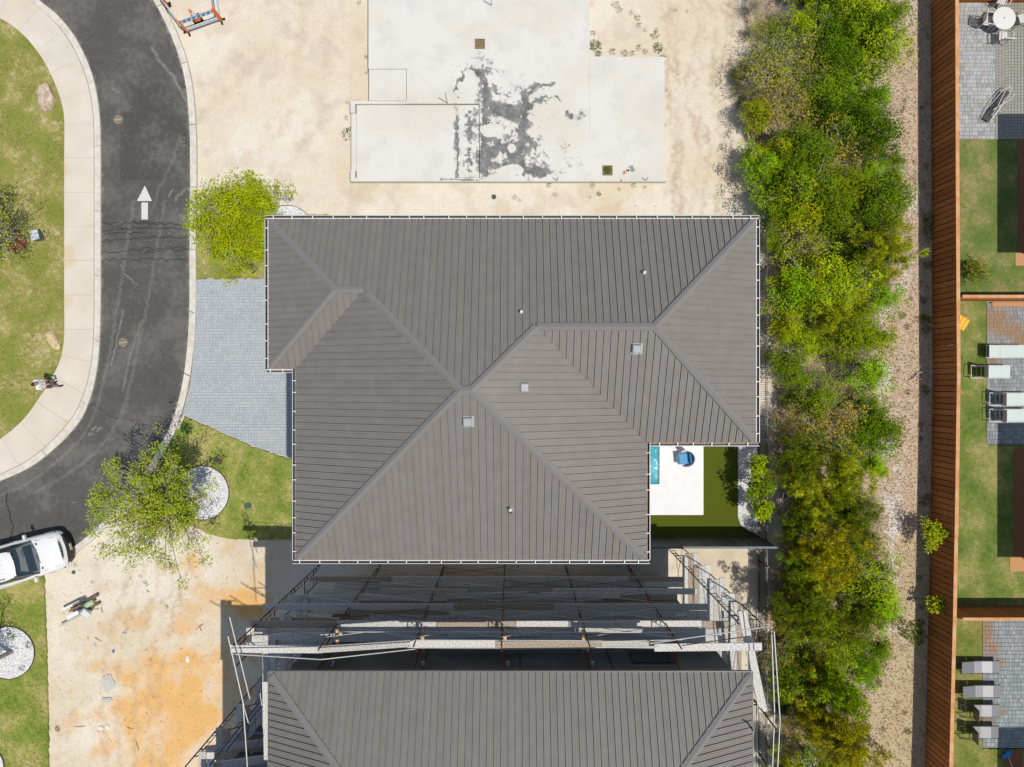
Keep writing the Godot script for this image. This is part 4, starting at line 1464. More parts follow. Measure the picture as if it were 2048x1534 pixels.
func build_backyard():
	var hy = 0.24
	var deck = poly_px([[1319.5, 845], [1407, 845], [1407, 1030], [1205, 1030], [1205, 968.5], [1319.5, 968.5]], hy)
	var st = st_new()
	slab(st, deck, -0.14, hy)
	struct("patio", st, M.deck)
	st = st_new()
	slab(st, poly_px([[1205, 845], [1480, 845], [1475, 900], [1475, 1030], [1478, 1045], [1490, 1058], [1514, 1066], [1514, 1074], [1205, 1074]], 0.1), -0.14, 0.1)
	struct("artificial_turf", st, M.turf)
	# pool: tiled basin and rippled water
	var pl = thing("plunge_pool", "narrow turquoise plunge pool set in the white patio", "pool", G(1265, 910, 0.0))
	var c0 = G2(1215, 845, hy)
	var c1 = G2(1319, 968, hy)
	st = st_new()
	var o = pl.position
	box(st, Vector3((c0.x + c1.x) * 0.5 - o.x, 0.02, (c0.y + c1.y) * 0.5 - o.z), Vector3(c1.x - c0.x, 0.06, c1.y - c0.y))
	obj("basin", st, mat(lin(0.01, 0.22, 0.27), 0.5), pl)
	st = st_new()
	var ti = 0
	var rz = c0.y
	while rz < c1.y - 0.05:
		box(st, Vector3(c1.x - o.x - 0.012, 0.19, rz + 0.07 - o.z), Vector3(0.02, 0.09, 0.13))
		rz += 0.14
	obj("rim_tiles", st, mat(lin(0.02, 0.17, 0.24), 0.3), pl)
	var nz = noise(401, 5.5, 2)
	var nz2 = noise(402, 13.0, 1)
	st = st_new()
	st.set_smooth_group(1)
	var gx = 120
	var gz = 140
	for i in gx:
		for j in gz:
			var q = []
			for e in [[0, 0], [1, 0], [1, 1], [0, 1]]:
				var x = lerpf(c0.x, c1.x - 0.024, (i + e[0]) / float(gx))
				var z = lerpf(c0.y, c1.y, (j + e[1]) / float(gz))
				q.append(Vector3(x - o.x, 0.165 + nz.get_noise_2d(x, z) * 0.009 + nz2.get_noise_2d(x, z) * 0.0045, z - o.z))
			quad(st, q[0], q[1], q[2], q[3])
	var wm = mat(lin(0.006, 0.235, 0.30), 0.03)
	wm.metallic_specular = 0.5
	obj("water", st, wm, pl)
	# gravel strip
	var g = thing("gravel_strip", "white pebble strip with rounded end beside the black picket fence", "gravel bed")
	var gp = poly_px([[1474.5, 860], [1515, 860], [1515, 1066], [1502, 1064], [1490, 1058], [1481, 1048], [1475.5, 1034]], 0.12)
	st = st_new()
	slab(st, gp, -0.14, 0.12)
	obj("bed", st, M.gravel_bed, g)
	gravel(g, gp, 0.122, 2600, 411, 0.028)
	st = st_new()
	for i in range(2, 7):
		var a = gp[i]
		var b = gp[(i + 1) % 7]
		bar(st, Vector3(a.x, 0.08, a.y), Vector3(b.x, 0.08, b.y), 0.02, 0.14)
	obj("edging", st, M.black, g)
	# lounge chairs on the patio
	var ch = thing("lounge_chair", "round white wicker lounge chair with bright blue seat cushion", "chair", G(1366, 915, hy), 0.1)
	st = st_new()
	lathe(st, [[0.30, 0.0], [0.36, 0.04], [0.36, 0.30], [0.34, 0.34], [0.0, 0.34]], Vector3.ZERO, 22)
	obj("base", st, M.plastic_white, ch)
	st = st_new()                       # curved back shell on the +x side
	var n = 18
	for k in n:
		var a0 = lerpf(-1.95, 1.95, k / float(n))
		var a1 = lerpf(-1.95, 1.95, (k + 1) / float(n))
		var h0 = 0.55 + 0.22 * cos(a0 * 0.75)
		var h1 = 0.55 + 0.22 * cos(a1 * 0.75)
		hexa(st, [Vector3(cos(a0) * 0.34, 0.25, sin(a0) * 0.34), Vector3(cos(a1) * 0.34, 0.25, sin(a1) * 0.34), Vector3(cos(a1) * 0.37, 0.25, sin(a1) * 0.37), Vector3(cos(a0) * 0.37, 0.25, sin(a0) * 0.37),
			Vector3(cos(a0) * 0.39, h0, sin(a0) * 0.39), Vector3(cos(a1) * 0.39, h1, sin(a1) * 0.39), Vector3(cos(a1) * 0.43, h1, sin(a1) * 0.43), Vector3(cos(a0) * 0.43, h0, sin(a0) * 0.43)])
	obj("back_shell", st, mat(lin(0.55, 0.57, 0.60), 0.6), ch)
	st = st_new()
	bevel_box(st, Vector3(-0.05, 0.41, 0), Vector3(0.58, 0.13, 0.54), 0.05)
	obj("seat_cushion", st, mat(lin(0.10, 0.27, 0.48), 0.85), ch)
	st = st_new()
	bevel_box(st, Vector3(0.21, 0.58, 0), Vector3(0.10, 0.26, 0.46), 0.04)
	obj("back_cushion", st, mat(lin(0.04, 0.17, 0.36), 0.85), ch)
	var c2 = copy_of(ch, G(1362, 872, hy), -0.9, "white lounge chair mostly hidden beneath the eave above the patio")

# ---------------------------------------------------------------- fences
func fence_boards(parent, a: Vector3, b: Vector3, hgt: float, wdt: float, gap: float, thick: float, mats, seed_, face: Vector3, board = "board", side = 0.0):
	var rng = RandomNumberGenerator.new()
	rng.seed = seed_
	var d = b - a
	d.y = 0
	var L = d.length()
	d = d / L
	var n = int(L / (wdt + gap))
	var step = L / n
	var meshes = []
	for k in 3:
		var st = st_new()
		bevel_box(st, Vector3(0, (hgt + 0.012 * k) * 0.5, 0), Vector3(step - gap, hgt + 0.012 * k, thick), 0.006)
		st.generate_normals()
		meshes.append(st.commit())
	var basis = Basis(d, Vector3.UP, d.cross(Vector3.UP))
	for i in n:
		var mi = MeshInstance3D.new()
		mi.mesh = meshes[rng.randi() % 3]
		mi.material_override = mats[rng.randi() % mats.size()]
		mi.name = board
		parent.add_child(mi, true)
		mi.transform = Transform3D(basis * Basis(Vector3.FORWARD, rng.randf_range(-0.004, 0.004)), a + d * (i + 0.5) * step + face * (side * (i % 2)))

func build_fences():
	# long cedar fence
	var t = thing("cedar_fence", "long orange-brown cedar board fence beside the wild strip", "fence")
	var ln = [[1863, -70], [1864.5, 400], [1866.5, 760], [1863, 1000], [1859, 1210], [1851, 1534], [1848, 1640]]
	for i in ln.size() - 1:
		var a = G(ln[i][0], ln[i][1])
		var b = G(ln[i + 1][0], ln[i + 1][1])
		a.y = -0.08
		b.y = -0.08
		fence_boards(t, a, b, 1.86, 0.235, 0.042, 0.022, M.cedar, 500 + i, Vector3.RIGHT)
		fence_boards(t, a + Vector3(0.10, 0, 0), b + Vector3(0.10, 0, 0), 1.84, 0.54, 0.001, 0.02, [M.cedar[1]], 510 + i, Vector3.RIGHT, "back_board")  # unseen boards added behind so the gaps stay dark
		var st = st_new()
		var d = (b - a).normalized()
		bar(st, a + Vector3(0.07, 1.905, 0) + d * 0.004, b + Vector3(0.07, 1.905, 0) - d * 0.004, 0.17, 0.04)
		obj("cap_rail", st, M.cedar_cap, t)
		for yy in [0.35, 1.05, 1.7]:
			st = st_new()
			bar(st, a + Vector3(0.036, yy, 0), b + Vector3(0.036, yy, 0), 0.04, 0.09)
			obj("rail", st, M.cedar[1], t)
		var np = int(a.distance_to(b) / 2.4)
		for k in np:
			st = st_new()
			var p = a.lerp(b, (k + 0.5) / np)
			box(st, p + Vector3(0.16, 0.92, 0), Vector3(0.095, 1.82, 0.095))
			obj("post", st, M.cedar[1], t)
	for a in [[4, "cedar side fence at the top edge of the neighbours' paved patio"], [602, "cedar side fence between grass yard and the patio with white loungers"], [1213, "cedar side fence between grass yard and the patio with dark loungers"]]:
		var f = thing("cedar_fence", a[1], "fence", Vector3.ZERO, 0.0, "cedar side fences between the neighbours' yards")
		var p = G(1873, a[0])
		var q = G(2125, a[0])
		p.y = -0.05
		q.y = -0.05
		fence_boards(f, p, q, 1.82, 0.14, 0.012, 0.02, M.cedar, 520 + int(a[0]), Vector3.FORWARD)
		var st = st_new()
		bar(st, p + Vector3(0.1, 1.86, 0), q + Vector3(0, 1.86, 0), 0.14, 0.04)
		obj("cap_rail", st, M.cedar_cap, f)
		st = st_new()
		bar(st, p + Vector3(0.12, 1.2, 0.035), q + Vector3(0, 1.2, 0.035), 0.045, 0.09)
		obj("rail", st, M.cedar[1], f)
	# black picket fence on the plot line
	var pf = thing("picket_fence", "black metal picket fence between the houses and the wild strip", "fence")
	var px = G(1516, 0).x
	var z0 = G(0, 448).z
	var z1 = G(0, 1560).z
	var pick = st_new()
	box(pick, Vector3(0, 0.62, 0), Vector3(0.018, 1.24, 0.018))
	pick.generate_normals()
	var pm = pick.commit()
	var n = int((z1 - z0) / 0.105)
	for i in n:
		var mi = MeshInstance3D.new()
		mi.mesh = pm
		mi.material_override = M.black
		mi.name = "picket"
		pf.add_child(mi, true)
		mi.position = Vector3(px, 0, z0 + (i + 0.5) * 0.105)
	for yy in [0.12, 1.02, 1.22]:
		var st = st_new()
		box(st, Vector3(px, yy, (z0 + z1) * 0.5), Vector3(0.032, 0.03, z1 - z0))
		obj("rail", st, M.black, pf)
	var zz = z0
	while zz <= z1:
		var st = st_new()
		box(st, Vector3(px, 0.68, zz), Vector3(0.06, 1.36, 0.06))
		obj("post", st, M.black, pf)
		zz += 2.4
	# short return with a gate at the upper end
	var gt = thing("garden_gate", "small grey metal gate closing the gap at the house's top corner", "gate", Vector3(px - 1.1, 0, z0 - 0.05))
	var sg = st_new()
	for k in 10: box(sg, Vector3(-0.9 + k * 0.2, 0.6, 0), Vector3(0.018, 1.2, 0.018))
	obj("pickets", sg, M.galv, gt).set_meta("kind", "stuff")
	sg = st_new()
	for yy in [0.15, 1.2]: box(sg, Vector3(0, yy, 0), Vector3(2.0, 0.04, 0.04))
	obj("frame", sg, M.galv, gt)
	# dark board fence closing the garden
	var df = thing("board_fence", "dark charcoal board fence between the walled garden and the scaffold yard", "fence")
	var a3 = Vector3(G(1180, 0).x, 0.0, G(0, 1073).z)
	var b3 = Vector3(px + 0.1, 0.0, G(0, 1073).z)
	var cm = []
	for k in 3: cm.append(mat(lin(0.035 + 0.012 * k, 0.037 + 0.012 * k, 0.037 + 0.012 * k), 0.6))
	fence_boards(df, a3, b3, 2.25, 0.15, 0.012, 0.02, cm, 540, Vector3.BACK)
	var sd = st_new()
	bar(sd, a3 + Vector3(0, 2.29, 0), b3 + Vector3(0, 2.29, 0), 0.1, 0.04)
	obj("cap_rail", sd, mat(lin(0.07, 0.085, 0.11), 0.6), df)
	sd = st_new()
	bar(sd, a3 + Vector3(0, 1.1, 0.04), b3 + Vector3(0, 1.1, 0.04), 0.04, 0.09)
	obj("rail", sd, cm[0], df)

# ---------------------------------------------------------------- neighbours' yards
func lounger(label, at: Vector3, back: float, sling, frame_m, group, head_slats = true):
	var t = thing("sun_lounger", label, "lounger", at, 0.0, group)
	# head end at -x, length 1.95, width 0.62
	var st = st_new()
	for s in [-1, 1]: tube(st, [Vector3(-0.95, 0.33, 0.31 * s), Vector3(0.2, 0.33, 0.31 * s), Vector3(0.98, 0.30, 0.31 * s)], 0.02, 6)
	for x in [-0.95, -0.45, 0.98]: tube(st, [Vector3(x, 0.33 if x < 0.9 else 0.30, -0.31), Vector3(x, 0.33 if x < 0.9 else 0.30, 0.31)], 0.018, 6)
	obj("frame", st, frame_m, t)
	for x in [-0.75, 0.7]:
		for s in [-1, 1]:
			st = st_new()
			tube(st, [Vector3(x, 0.33, 0.31 * s), Vector3(x + 0.05 * signf(x), 0.0, 0.33 * s)], 0.018, 6)
			obj("leg", st, frame_m, t)
	st = st_new()
	var q0 = Vector3(-0.30, 0.345, 0)
	var pr = [[-0.30, 0.35], [0.1, 0.335], [0.6, 0.345], [0.98, 0.315]]
	for i in 3:
		var a = pr[i]
		var b = pr[i + 1]
		box(st, Vector3((a[0] + b[0]) * 0.5, (a[1] + b[1]) * 0.5, 0), Vector3(b[0] - a[0] + 0.004, 0.018, 0.57), Basis(Vector3(0, 0, 1), atan2(b[1] - a[1], b[0] - a[0])))
	obj("seat_sling", st, sling, t)
	var L = 0.66
	var e = Vector3(-cos(back), sin(back), 0)
	st = st_new()
	box(st, Vector3(-0.32, 0.36, 0) + e * L * 0.5, Vector3(L, 0.018, 0.56), Basis(Vector3(0, 0, 1), PI - back))
	var bk = obj("backrest", st, sling, t)
	st = st_new()
	for s in [-1, 1]: tube(st, [Vector3(-0.32, 0.35, 0.30 * s), Vector3(-0.32, 0.35, 0.30 * s) + e * L], 0.018, 6)
	tube(st, [Vector3(-0.32, 0.35, -0.30) + e * L, Vector3(-0.32, 0.35, 0.30) + e * L], 0.018, 6)
	obj("back_frame", st, frame_m, bk)
	if back > 0.5:
		st = st_new()
		tube(st, [Vector3(-0.32, 0.35, 0.25) + e * L * 0.6, Vector3(-0.8, 0.33, 0.25)], 0.012, 5)
		tube(st, [Vector3(-0.32, 0.35, -0.25) + e * L * 0.6, Vector3(-0.8, 0.33, -0.25)], 0.012, 5)
		obj("prop", st, frame_m, t)
	return t

func build_neighbour_yards():
	# paved patios
	var i = 0
	for a in [[1914.5, 6, 2115, 278], [1974, 606, 2115, 889], [1965.5, 1237, 2115, 1496]]:
		var poly = rect_px(a[0], a[1], a[2], a[3], 0.08)
		var d = Node3D.new()
		d.name = ["patio_upper_yard", "patio_middle_yard", "patio_lower_yard"][i]
		d.set_meta("kind", "structure")
		add_child(d)
		var st = st_new()
		slab(st, poly, -0.14, 0.05)
		obj("bedding", st, mat(lin(0.17, 0.165, 0.15), 0.95), d)
		var cols = [[Color(0.20, 0.19, 0.155), Color(0.29, 0.295, 0.285), Color(0.35, 0.36, 0.36), Color(0.27, 0.29, 0.32), Color(0.36, 0.34, 0.29)], [Color(0.19, 0.205, 0.215), Color(0.225, 0.24, 0.25), Color(0.25, 0.265, 0.275)], [Color(0.20, 0.22, 0.225), Color(0.25, 0.27, 0.275), Color(0.22, 0.245, 0.26)]][i]
		var pv
		if i == 0:
			pv = pavers(rect_px(a[0], a[1], 1991, a[3], 0.08), 0.2, [0.2, 0.2, 0.3, 0.13], 0.08, cols, 610)
			var o2 = obj("pavers", pavers(rect_px(1991.4, a[1], a[2], a[3], 0.08), 0.155, [0.155], 0.08, [Color(0.225, 0.22, 0.195), Color(0.25, 0.245, 0.22), Color(0.27, 0.265, 0.24)], 611, true), M.vc, d)
			o2.set_meta("kind", "stuff")
		elif i == 1:
			pv = pavers_stained(poly, 0.2, cols, 620, [[1990, 640, 30, 28], [2020, 660, 40, 16], [2040, 680, 20, 18], [1985, 720, 12, 14]])
		else:
			pv = pavers_stained(poly, 0.2, cols, 630, [[1972, 1270, 14, 40], [1985, 1295, 14, 14], [2000, 1325, 10, 8], [2000, 1425, 10, 6], [1975, 1440, 14, 6]])
		var o = obj("pavers", pv, M.vc, d)
		o.set_meta("kind", "stuff")
		i += 1
	for a in [[2036, 281, 2115, 504, "mulch"], [2031, 506, 2115, 531, "straw"], [1984, 604.5, 2115, 613, "straw2"], [2028, 896, 2115, 1112, "mulch"], [2020, 1114, 2115, 1143, "straw"], [2012, 1501, 2046, 1640, "mulch"]]:  # sunlit bed ends get paler straw, shaded lengths dark mulch: light put in colour
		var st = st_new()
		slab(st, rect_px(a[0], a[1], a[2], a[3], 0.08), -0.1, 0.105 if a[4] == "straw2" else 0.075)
		struct("mulch_bed" if a[4] == "mulch" else "pine_straw_bed", st, M.mulch if a[4] == "mulch" else M.lit_straw).name = numbered("mulch_bed" if a[4] == "mulch" else "pine_straw_bed")
	# houses of the neighbours, just past the picture's edge: they shade the yards
	var hs = [[289, 566, "upper"], [906, 1174, "middle"], [1513, 1790, "lower"]]
	for h in hs:
		var t = thing("neighbour_house", "neighbours' two-storey house whose shadow falls on the %s yard" % h[2], "house", Vector3.ZERO, 0.0, "neighbours' houses beyond the yards")
		var x0 = (2090 - 1024) / PPM
		var za = (h[0] - 767) / PPM
		var zb = (h[1] - 767) / PPM
		var s = st_new()
		box(s, Vector3(x0 + 0.45 + 5.0, 3.45, (za + zb) * 0.5), Vector3(10.0, 6.9, zb - za - 0.9))
		var w = obj("wall", s, mat(lin(0.45, 0.42, 0.36), 0.9), t)
		for k in 3:
			s = st_new()
			box(s, Vector3(x0 + 0.44, 1.6 + 2.6 * (k / 2), lerpf(za, zb, 0.3 + 0.4 * (k % 2))), Vector3(0.05, 1.5, 1.2))
			obj("window", s, M.glass, w)
		s = st_new()
		var r = (zb - za) * 0.5
		var zc = (za + zb) * 0.5
		var e = [Vector3(x0, 7.0, za), Vector3(x0 + 11, 7.0, za), Vector3(x0 + 11, 7.0, zb), Vector3(x0, 7.0, zb)]
		var p = [Vector3(x0 + r, 7.0 + r * 0.2, zc), Vector3(x0 + 11 - r, 7.0 + r * 0.2, zc)]
		quad(s, e[0], e[1], p[1], p[0])
		quad(s, e[2], e[3], p[0], p[1])
		tri(s, e[3], e[0], p[0])
		tri(s, e[1], e[2], p[1])
		quad(s, e[0], e[3], e[2], e[1])
		obj("roof", s, mat(lin(0.13, 0.12, 0.11), 0.8), t)
	# white loungers
	var pale = mat(Color(1, 1, 1), 0.7, 0.0, ntex(0.1, [Color(0.40, 0.46, 0.45), Color(0.45, 0.51, 0.50)], 640), 1.0)
	var hx = 0.95
	var g1 = "white loungers on the middle patio"
	lounger("white lounger with nearly flat back on the middle patio", G(1973, 703, 0.4) + Vector3(hx, -0.32, 0), 0.28, pale, M.plastic_white, g1)
	lounger("white lounger standing half on the grass with upright back", G(1942, 743.5, 0.4) + Vector3(hx, -0.32, 0), 1.25, pale, M.plastic_white, g1)
	lounger("white lounger with upright back, one of two close together", G(1979, 798.5, 0.4) + Vector3(hx, -0.32, 0), 1.2, pale, M.plastic_white, g1)
	lounger("white lounger with upright back, one of two close together", G(1979, 831, 0.4) + Vector3(hx, -0.32, 0), 1.22, pale, M.plastic_white, g1)
	var weave = mat(Color(1, 1, 1), 0.35, 0.25, ntex(0.3, [Color(0.045, 0.047, 0.053), Color(0.14, 0.145, 0.16), Color(0.27, 0.28, 0.31)], 641), 2.0)
	var g2 = "dark-framed mesh loungers on the lower patio"
	lounger("dark-framed grey mesh lounger with flat back beside the side fence", G(1921, 1334, 0.4) + Vector3(hx, -0.32, 0), 0.16, weave, M.steel_dark, g2)
	lounger("dark-framed grey mesh lounger with flat back, second from the side fence", G(1923, 1382.5, 0.4) + Vector3(hx, -0.32, 0), 0.16, weave, M.steel_dark, g2)
	lounger("dark-framed grey mesh lounger with upright back next to a flat one", G(1920, 1421.5, 0.4) + Vector3(hx, -0.32, 0), 1.35, weave, M.steel_dark, g2)
	lounger("dark-framed grey mesh lounger with upright back at the shaded patio end", G(1918.5, 1464.5, 0.4) + Vector3(hx, -0.32, 0), 1.35, weave, M.steel_dark, g2)
	# round table and plastic chairs
	var tb = thing("round_table", "round white plastic garden table with a hole in the middle", "table", G(2008, 36.5, 0.72) + Vector3(0, -0.64, 0))
	var st = st_new()
	lathe(st, [[0.52, 0.60], [0.55, 0.62], [0.565, 0.65], [0.55, 0.675], [0.035, 0.68], [0.035, 0.63]], Vector3.ZERO, 36, Basis.IDENTITY, false)
	obj("table_top", st, M.plastic_white, tb)
	for k in 4:
		st = st_new()
		var a = TAU * k / 4.0 + 0.6
		tube(st, [Vector3(cos(a) * 0.22, 0.62, sin(a) * 0.22), Vector3(cos(a) * 0.38, 0.0, sin(a) * 0.38)], 0.03, 7)
		obj("leg", st, M.plastic_white, tb)
	var pc = thing("plastic_chair", "white plastic slatted garden chair left of the round table toward the fence", "chair", G(1973, 43, 0.42) + Vector3(0, -0.34, 0), -0.18, "white plastic chairs round the table")
	st = st_new()
	for k in 6: box(st, Vector3(0.0, 0.42 - 0.006 * absf(k - 2.5), -0.2 + k * 0.08), Vector3(0.44, 0.025, 0.062))
	obj("seat", st, M.plastic_white, pc)
	st = st_new()
	for k in 6: box(st, Vector3(-0.28, 0.66, -0.2 + k * 0.08), Vector3(0.022, 0.46, 0.055), Basis(Vector3(0, 0, 1), 0.28))
	box(st, Vector3(-0.345, 0.9, 0), Vector3(0.03, 0.06, 0.52), Basis(Vector3(0, 0, 1), 0.28))
	obj("backrest", st, M.plastic_white, pc)
	for s in [-1, 1]:
		st = st_new()
		tube(st, [Vector3(-0.30, 0.66, 0.27 * s), Vector3(0.0, 0.68, 0.29 * s), Vector3(0.22, 0.66, 0.27 * s), Vector3(0.24, 0.42, 0.26 * s)], 0.024, 6)
		obj("armrest", st, M.plastic_white, pc)
		for x in [-0.22, 0.23]:
			st = st_new()
			tube(st, [Vector3(x, 0.42, 0.22 * s), Vector3(x * 1.2, 0.0, 0.25 * s)], [0.026, 0.018], 6)
			obj("leg", st, M.plastic_white, pc)
	var gch = "white plastic chairs round the table"
	copy_of(pc, G(2006, 74, 0.42) + Vector3(0, -0.34, 0), PI * 0.5 - 0.06, "white plastic garden chair on the patio side of the round table", gch)
	copy_of(pc, G(2003, 2, 0.42) + Vector3(0, -0.34, 0), -PI * 0.5 - 0.35, "white plastic garden chair between round table and top side fence", gch)
	copy_of(pc, G(2045, 39, 0.42) + Vector3(0, -0.34, 0), PI + 0.3, "white plastic garden chair pushed in on the far side of the round table", gch)
	# folded lounge chair lying on the pavers
	var fc = thing("folded_chair", "folded dark sling chair with white tube frame lying on pavers", "chair", G(1988, 211, 0.08), 0.95)
	st = st_new()
	for s in [-1, 1]: tube(st, [Vector3(-0.95, 0.06, 0.2 * s), Vector3(-0.5, 0.16, 0.26 * s), Vector3(0.1, 0.3, 0.22 * s), Vector3(0.6, 0.34, 0.2 * s), Vector3(0.98, 0.4, 0.04 * s)], 0.016, 6)
	tube(st, [Vector3(-0.5, 0.42, -0.05), Vector3(-0.1, 0.5, 0.12), Vector3(0.3, 0.55, 0.3), Vector3(0.62, 0.5, 0.34), Vector3(0.85, 0.42, 0.2), Vector3(0.8, 0.36, 0.05)], 0.016, 6)
	tube(st, [Vector3(-0.7, 0.3, 0.1), Vector3(-0.1, 0.4, 0.02), Vector3(0.4, 0.46, -0.1), Vector3(0.7, 0.42, -0.12), Vector3(0.98, 0.4, -0.02)], 0.016, 6)
	tube(st, [Vector3(-0.8, 0.1, 0.24), Vector3(-0.3, 0.42, 0.16), Vector3(0.35, 0.36, 0.1)], 0.014, 6)
	obj("frame", st, M.plastic_white, fc)
	st = st_new()
	for k in 6:
		var x0 = -0.92 + k * 0.28
		box(st, Vector3(x0 + 0.14, 0.12 + 0.03 * k, 0.03), Vector3(0.285, 0.02, 0.4 - 0.03 * k), Basis(Vector3(0, 0, 1), 0.1) * Basis(Vector3(1, 0, 0), 0.12 * (k % 2)))
	obj("sling", st, mat(lin(0.03, 0.028, 0.026), 0.7), fc)
	# yellow pad at the fence
	var yp = thing("yellow_pad", "bright yellow quilted pad lying on grass against the cedar fence", "cushion", G(1921, 645, 0.1), -0.52)
	st = st_new()
	bevel_box(st, Vector3(0, 0.02, 0), Vector3(0.66, 0.1, 0.66), 0.03)
	obj("base", st, mat(lin(0.68, 0.36, 0.02), 0.6), yp)
	for k in 9:
		st = st_new()
		bevel_box(st, Vector3(-0.205 + (k % 3) * 0.205, 0.09, -0.205 + (k / 3) * 0.205), Vector3(0.18, 0.06, 0.18), 0.05)
		obj("tuft", st, mat(lin(0.72, 0.42, 0.035), 0.6), yp)
	# pool brush
	var pb = thing("pool_brush", "bright blue pool brush head with white pole by the mulch bed", "brush", G(2012, 1508, 0.12), 0.35)
	st = st_new()
	bevel_box(st, Vector3(-0.1, 0.05, 0.05), Vector3(0.26, 0.08, 0.2), 0.03, Basis(Vector3.UP, 0.3))
	bevel_box(st, Vector3(0.1, 0.06, -0.03), Vector3(0.24, 0.1, 0.26), 0.03, Basis(Vector3.UP, -0.25))
	obj("brush_head", st, mat(lin(0.01, 0.16, 0.55), 0.5), pb)
	st = st_new()
	tube(st, [Vector3(0.02, 0.1, 0.1), Vector3(0.02, 0.16, 1.6)], 0.016, 6)
	obj("pole", st, M.plastic_white, pb)

func pavers_stained(poly, row, cols, seed_, spots) -> SurfaceTool:    # pavers with rusty well-water stains
	var st = st_new()
	var rng = RandomNumberGenerator.new()
	rng.seed = seed_
	var nz = noise(seed_, 0.9, 3)
	var mn = poly[0]
	var mx = poly[2]
	var a = mn.y
	while a < mx.y - 0.02:
		var b = mn.x
		while b < mx.x - 0.02:
			var l = [0.2, 0.13, 0.2][rng.randi() % 3]
			var r = Rect2(b, a, minf(l, mx.x - b), minf(row, mx.y - a)).grow(-0.007)
			b += l
			if r.size.x < 0.03 or r.size.y < 0.03: continue
			var c = r.get_center()
			var col = cols[rng.randi() % cols.size()] * rng.randf_range(0.92, 1.08)
			var s = 0.0
			for q in spots:
				var g = G2(q[0], q[1], 0.08)
				s = maxf(s, 1.25 * exp(-(pow((c.x - g.x) * PPM / q[2], 2) + pow((c.y - g.y) * PPM / q[3], 2))))
			s = clampf(s + nz.get_noise_2d(c.x, c.y) * 0.3 * s, 0, 1)
			col = col.lerp(Color(0.26, 0.165, 0.10), s * 0.9)
			st.set_color(col)
			slab(st, PackedVector2Array([r.position, Vector2(r.end.x, r.position.y), r.end, Vector2(r.position.x, r.end.y)]), 0.05, 0.08)
		a += row
	return st

# ---------------------------------------------------------------- plants
class Leaves:
	var V = PackedVector3Array()
	var N = PackedVector3Array()
	var C = PackedColorArray()
	var I = PackedInt32Array()
	func add(p: Vector3, d: Vector3, n: Vector3, l: float, w: float, c: Color):
		var s = d.cross(n).normalized() * w * 0.5
		var k = V.size()
		var m = p + d * l * 0.45 + n * l * 0.06
		V.append(p); V.append(m - s); V.append(p + d * l); V.append(m + s)
		for i in 4:
			N.append(n)
			C.append(c)
		I.append(k); I.append(k + 1); I.append(k + 2); I.append(k); I.append(k + 2); I.append(k + 3)
	func mesh() -> ArrayMesh:
		var a = []
		a.resize(Mesh.ARRAY_MAX)
		a[Mesh.ARRAY_VERTEX] = V
		a[Mesh.ARRAY_NORMAL] = N
		a[Mesh.ARRAY_COLOR] = C
		a[Mesh.ARRAY_INDEX] = I
		var m = ArrayMesh.new()
		m.add_surface_from_arrays(Mesh.PRIMITIVE_TRIANGLES, a)
		return m

func rdir(rng) -> Vector3:
	var z = rng.randf_range(-1, 1)
	var a = rng.randf() * TAU
	var r = sqrt(1.0 - z * z)
	return Vector3(r * cos(a), z, r * sin(a))

func pick(cols, rng) -> Color:
	var t = rng.randf() * (cols.size() - 1)
	var k = mini(int(t), cols.size() - 2)
	return cols[k].lerp(cols[k + 1], t - k) * rng.randf_range(0.82, 1.18)

func leaf_mesh(n: int, r: float, h: float, ls: float, cols, seed_) -> ArrayMesh:    # low tuft of leaves
	var L = Leaves.new()
	var rng = RandomNumberGenerator.new()
	rng.seed = seed_
	for i in n:
		var a = rng.randf() * TAU
		var q = r * pow(rng.randf(), 0.8)
		var p = Vector3(cos(a) * q, h * rng.randf() * (1.0 - 0.6 * q / r), sin(a) * q)
		var d = (Vector3(cos(a), 0.5, sin(a)) + rdir(rng) * 0.9).normalized()
		L.add(p, d, (Vector3.UP * 1.2 + rdir(rng)).normalized(), ls * rng.randf_range(0.7, 1.3), ls * 0.45, pick(cols, rng))
	return L.mesh()

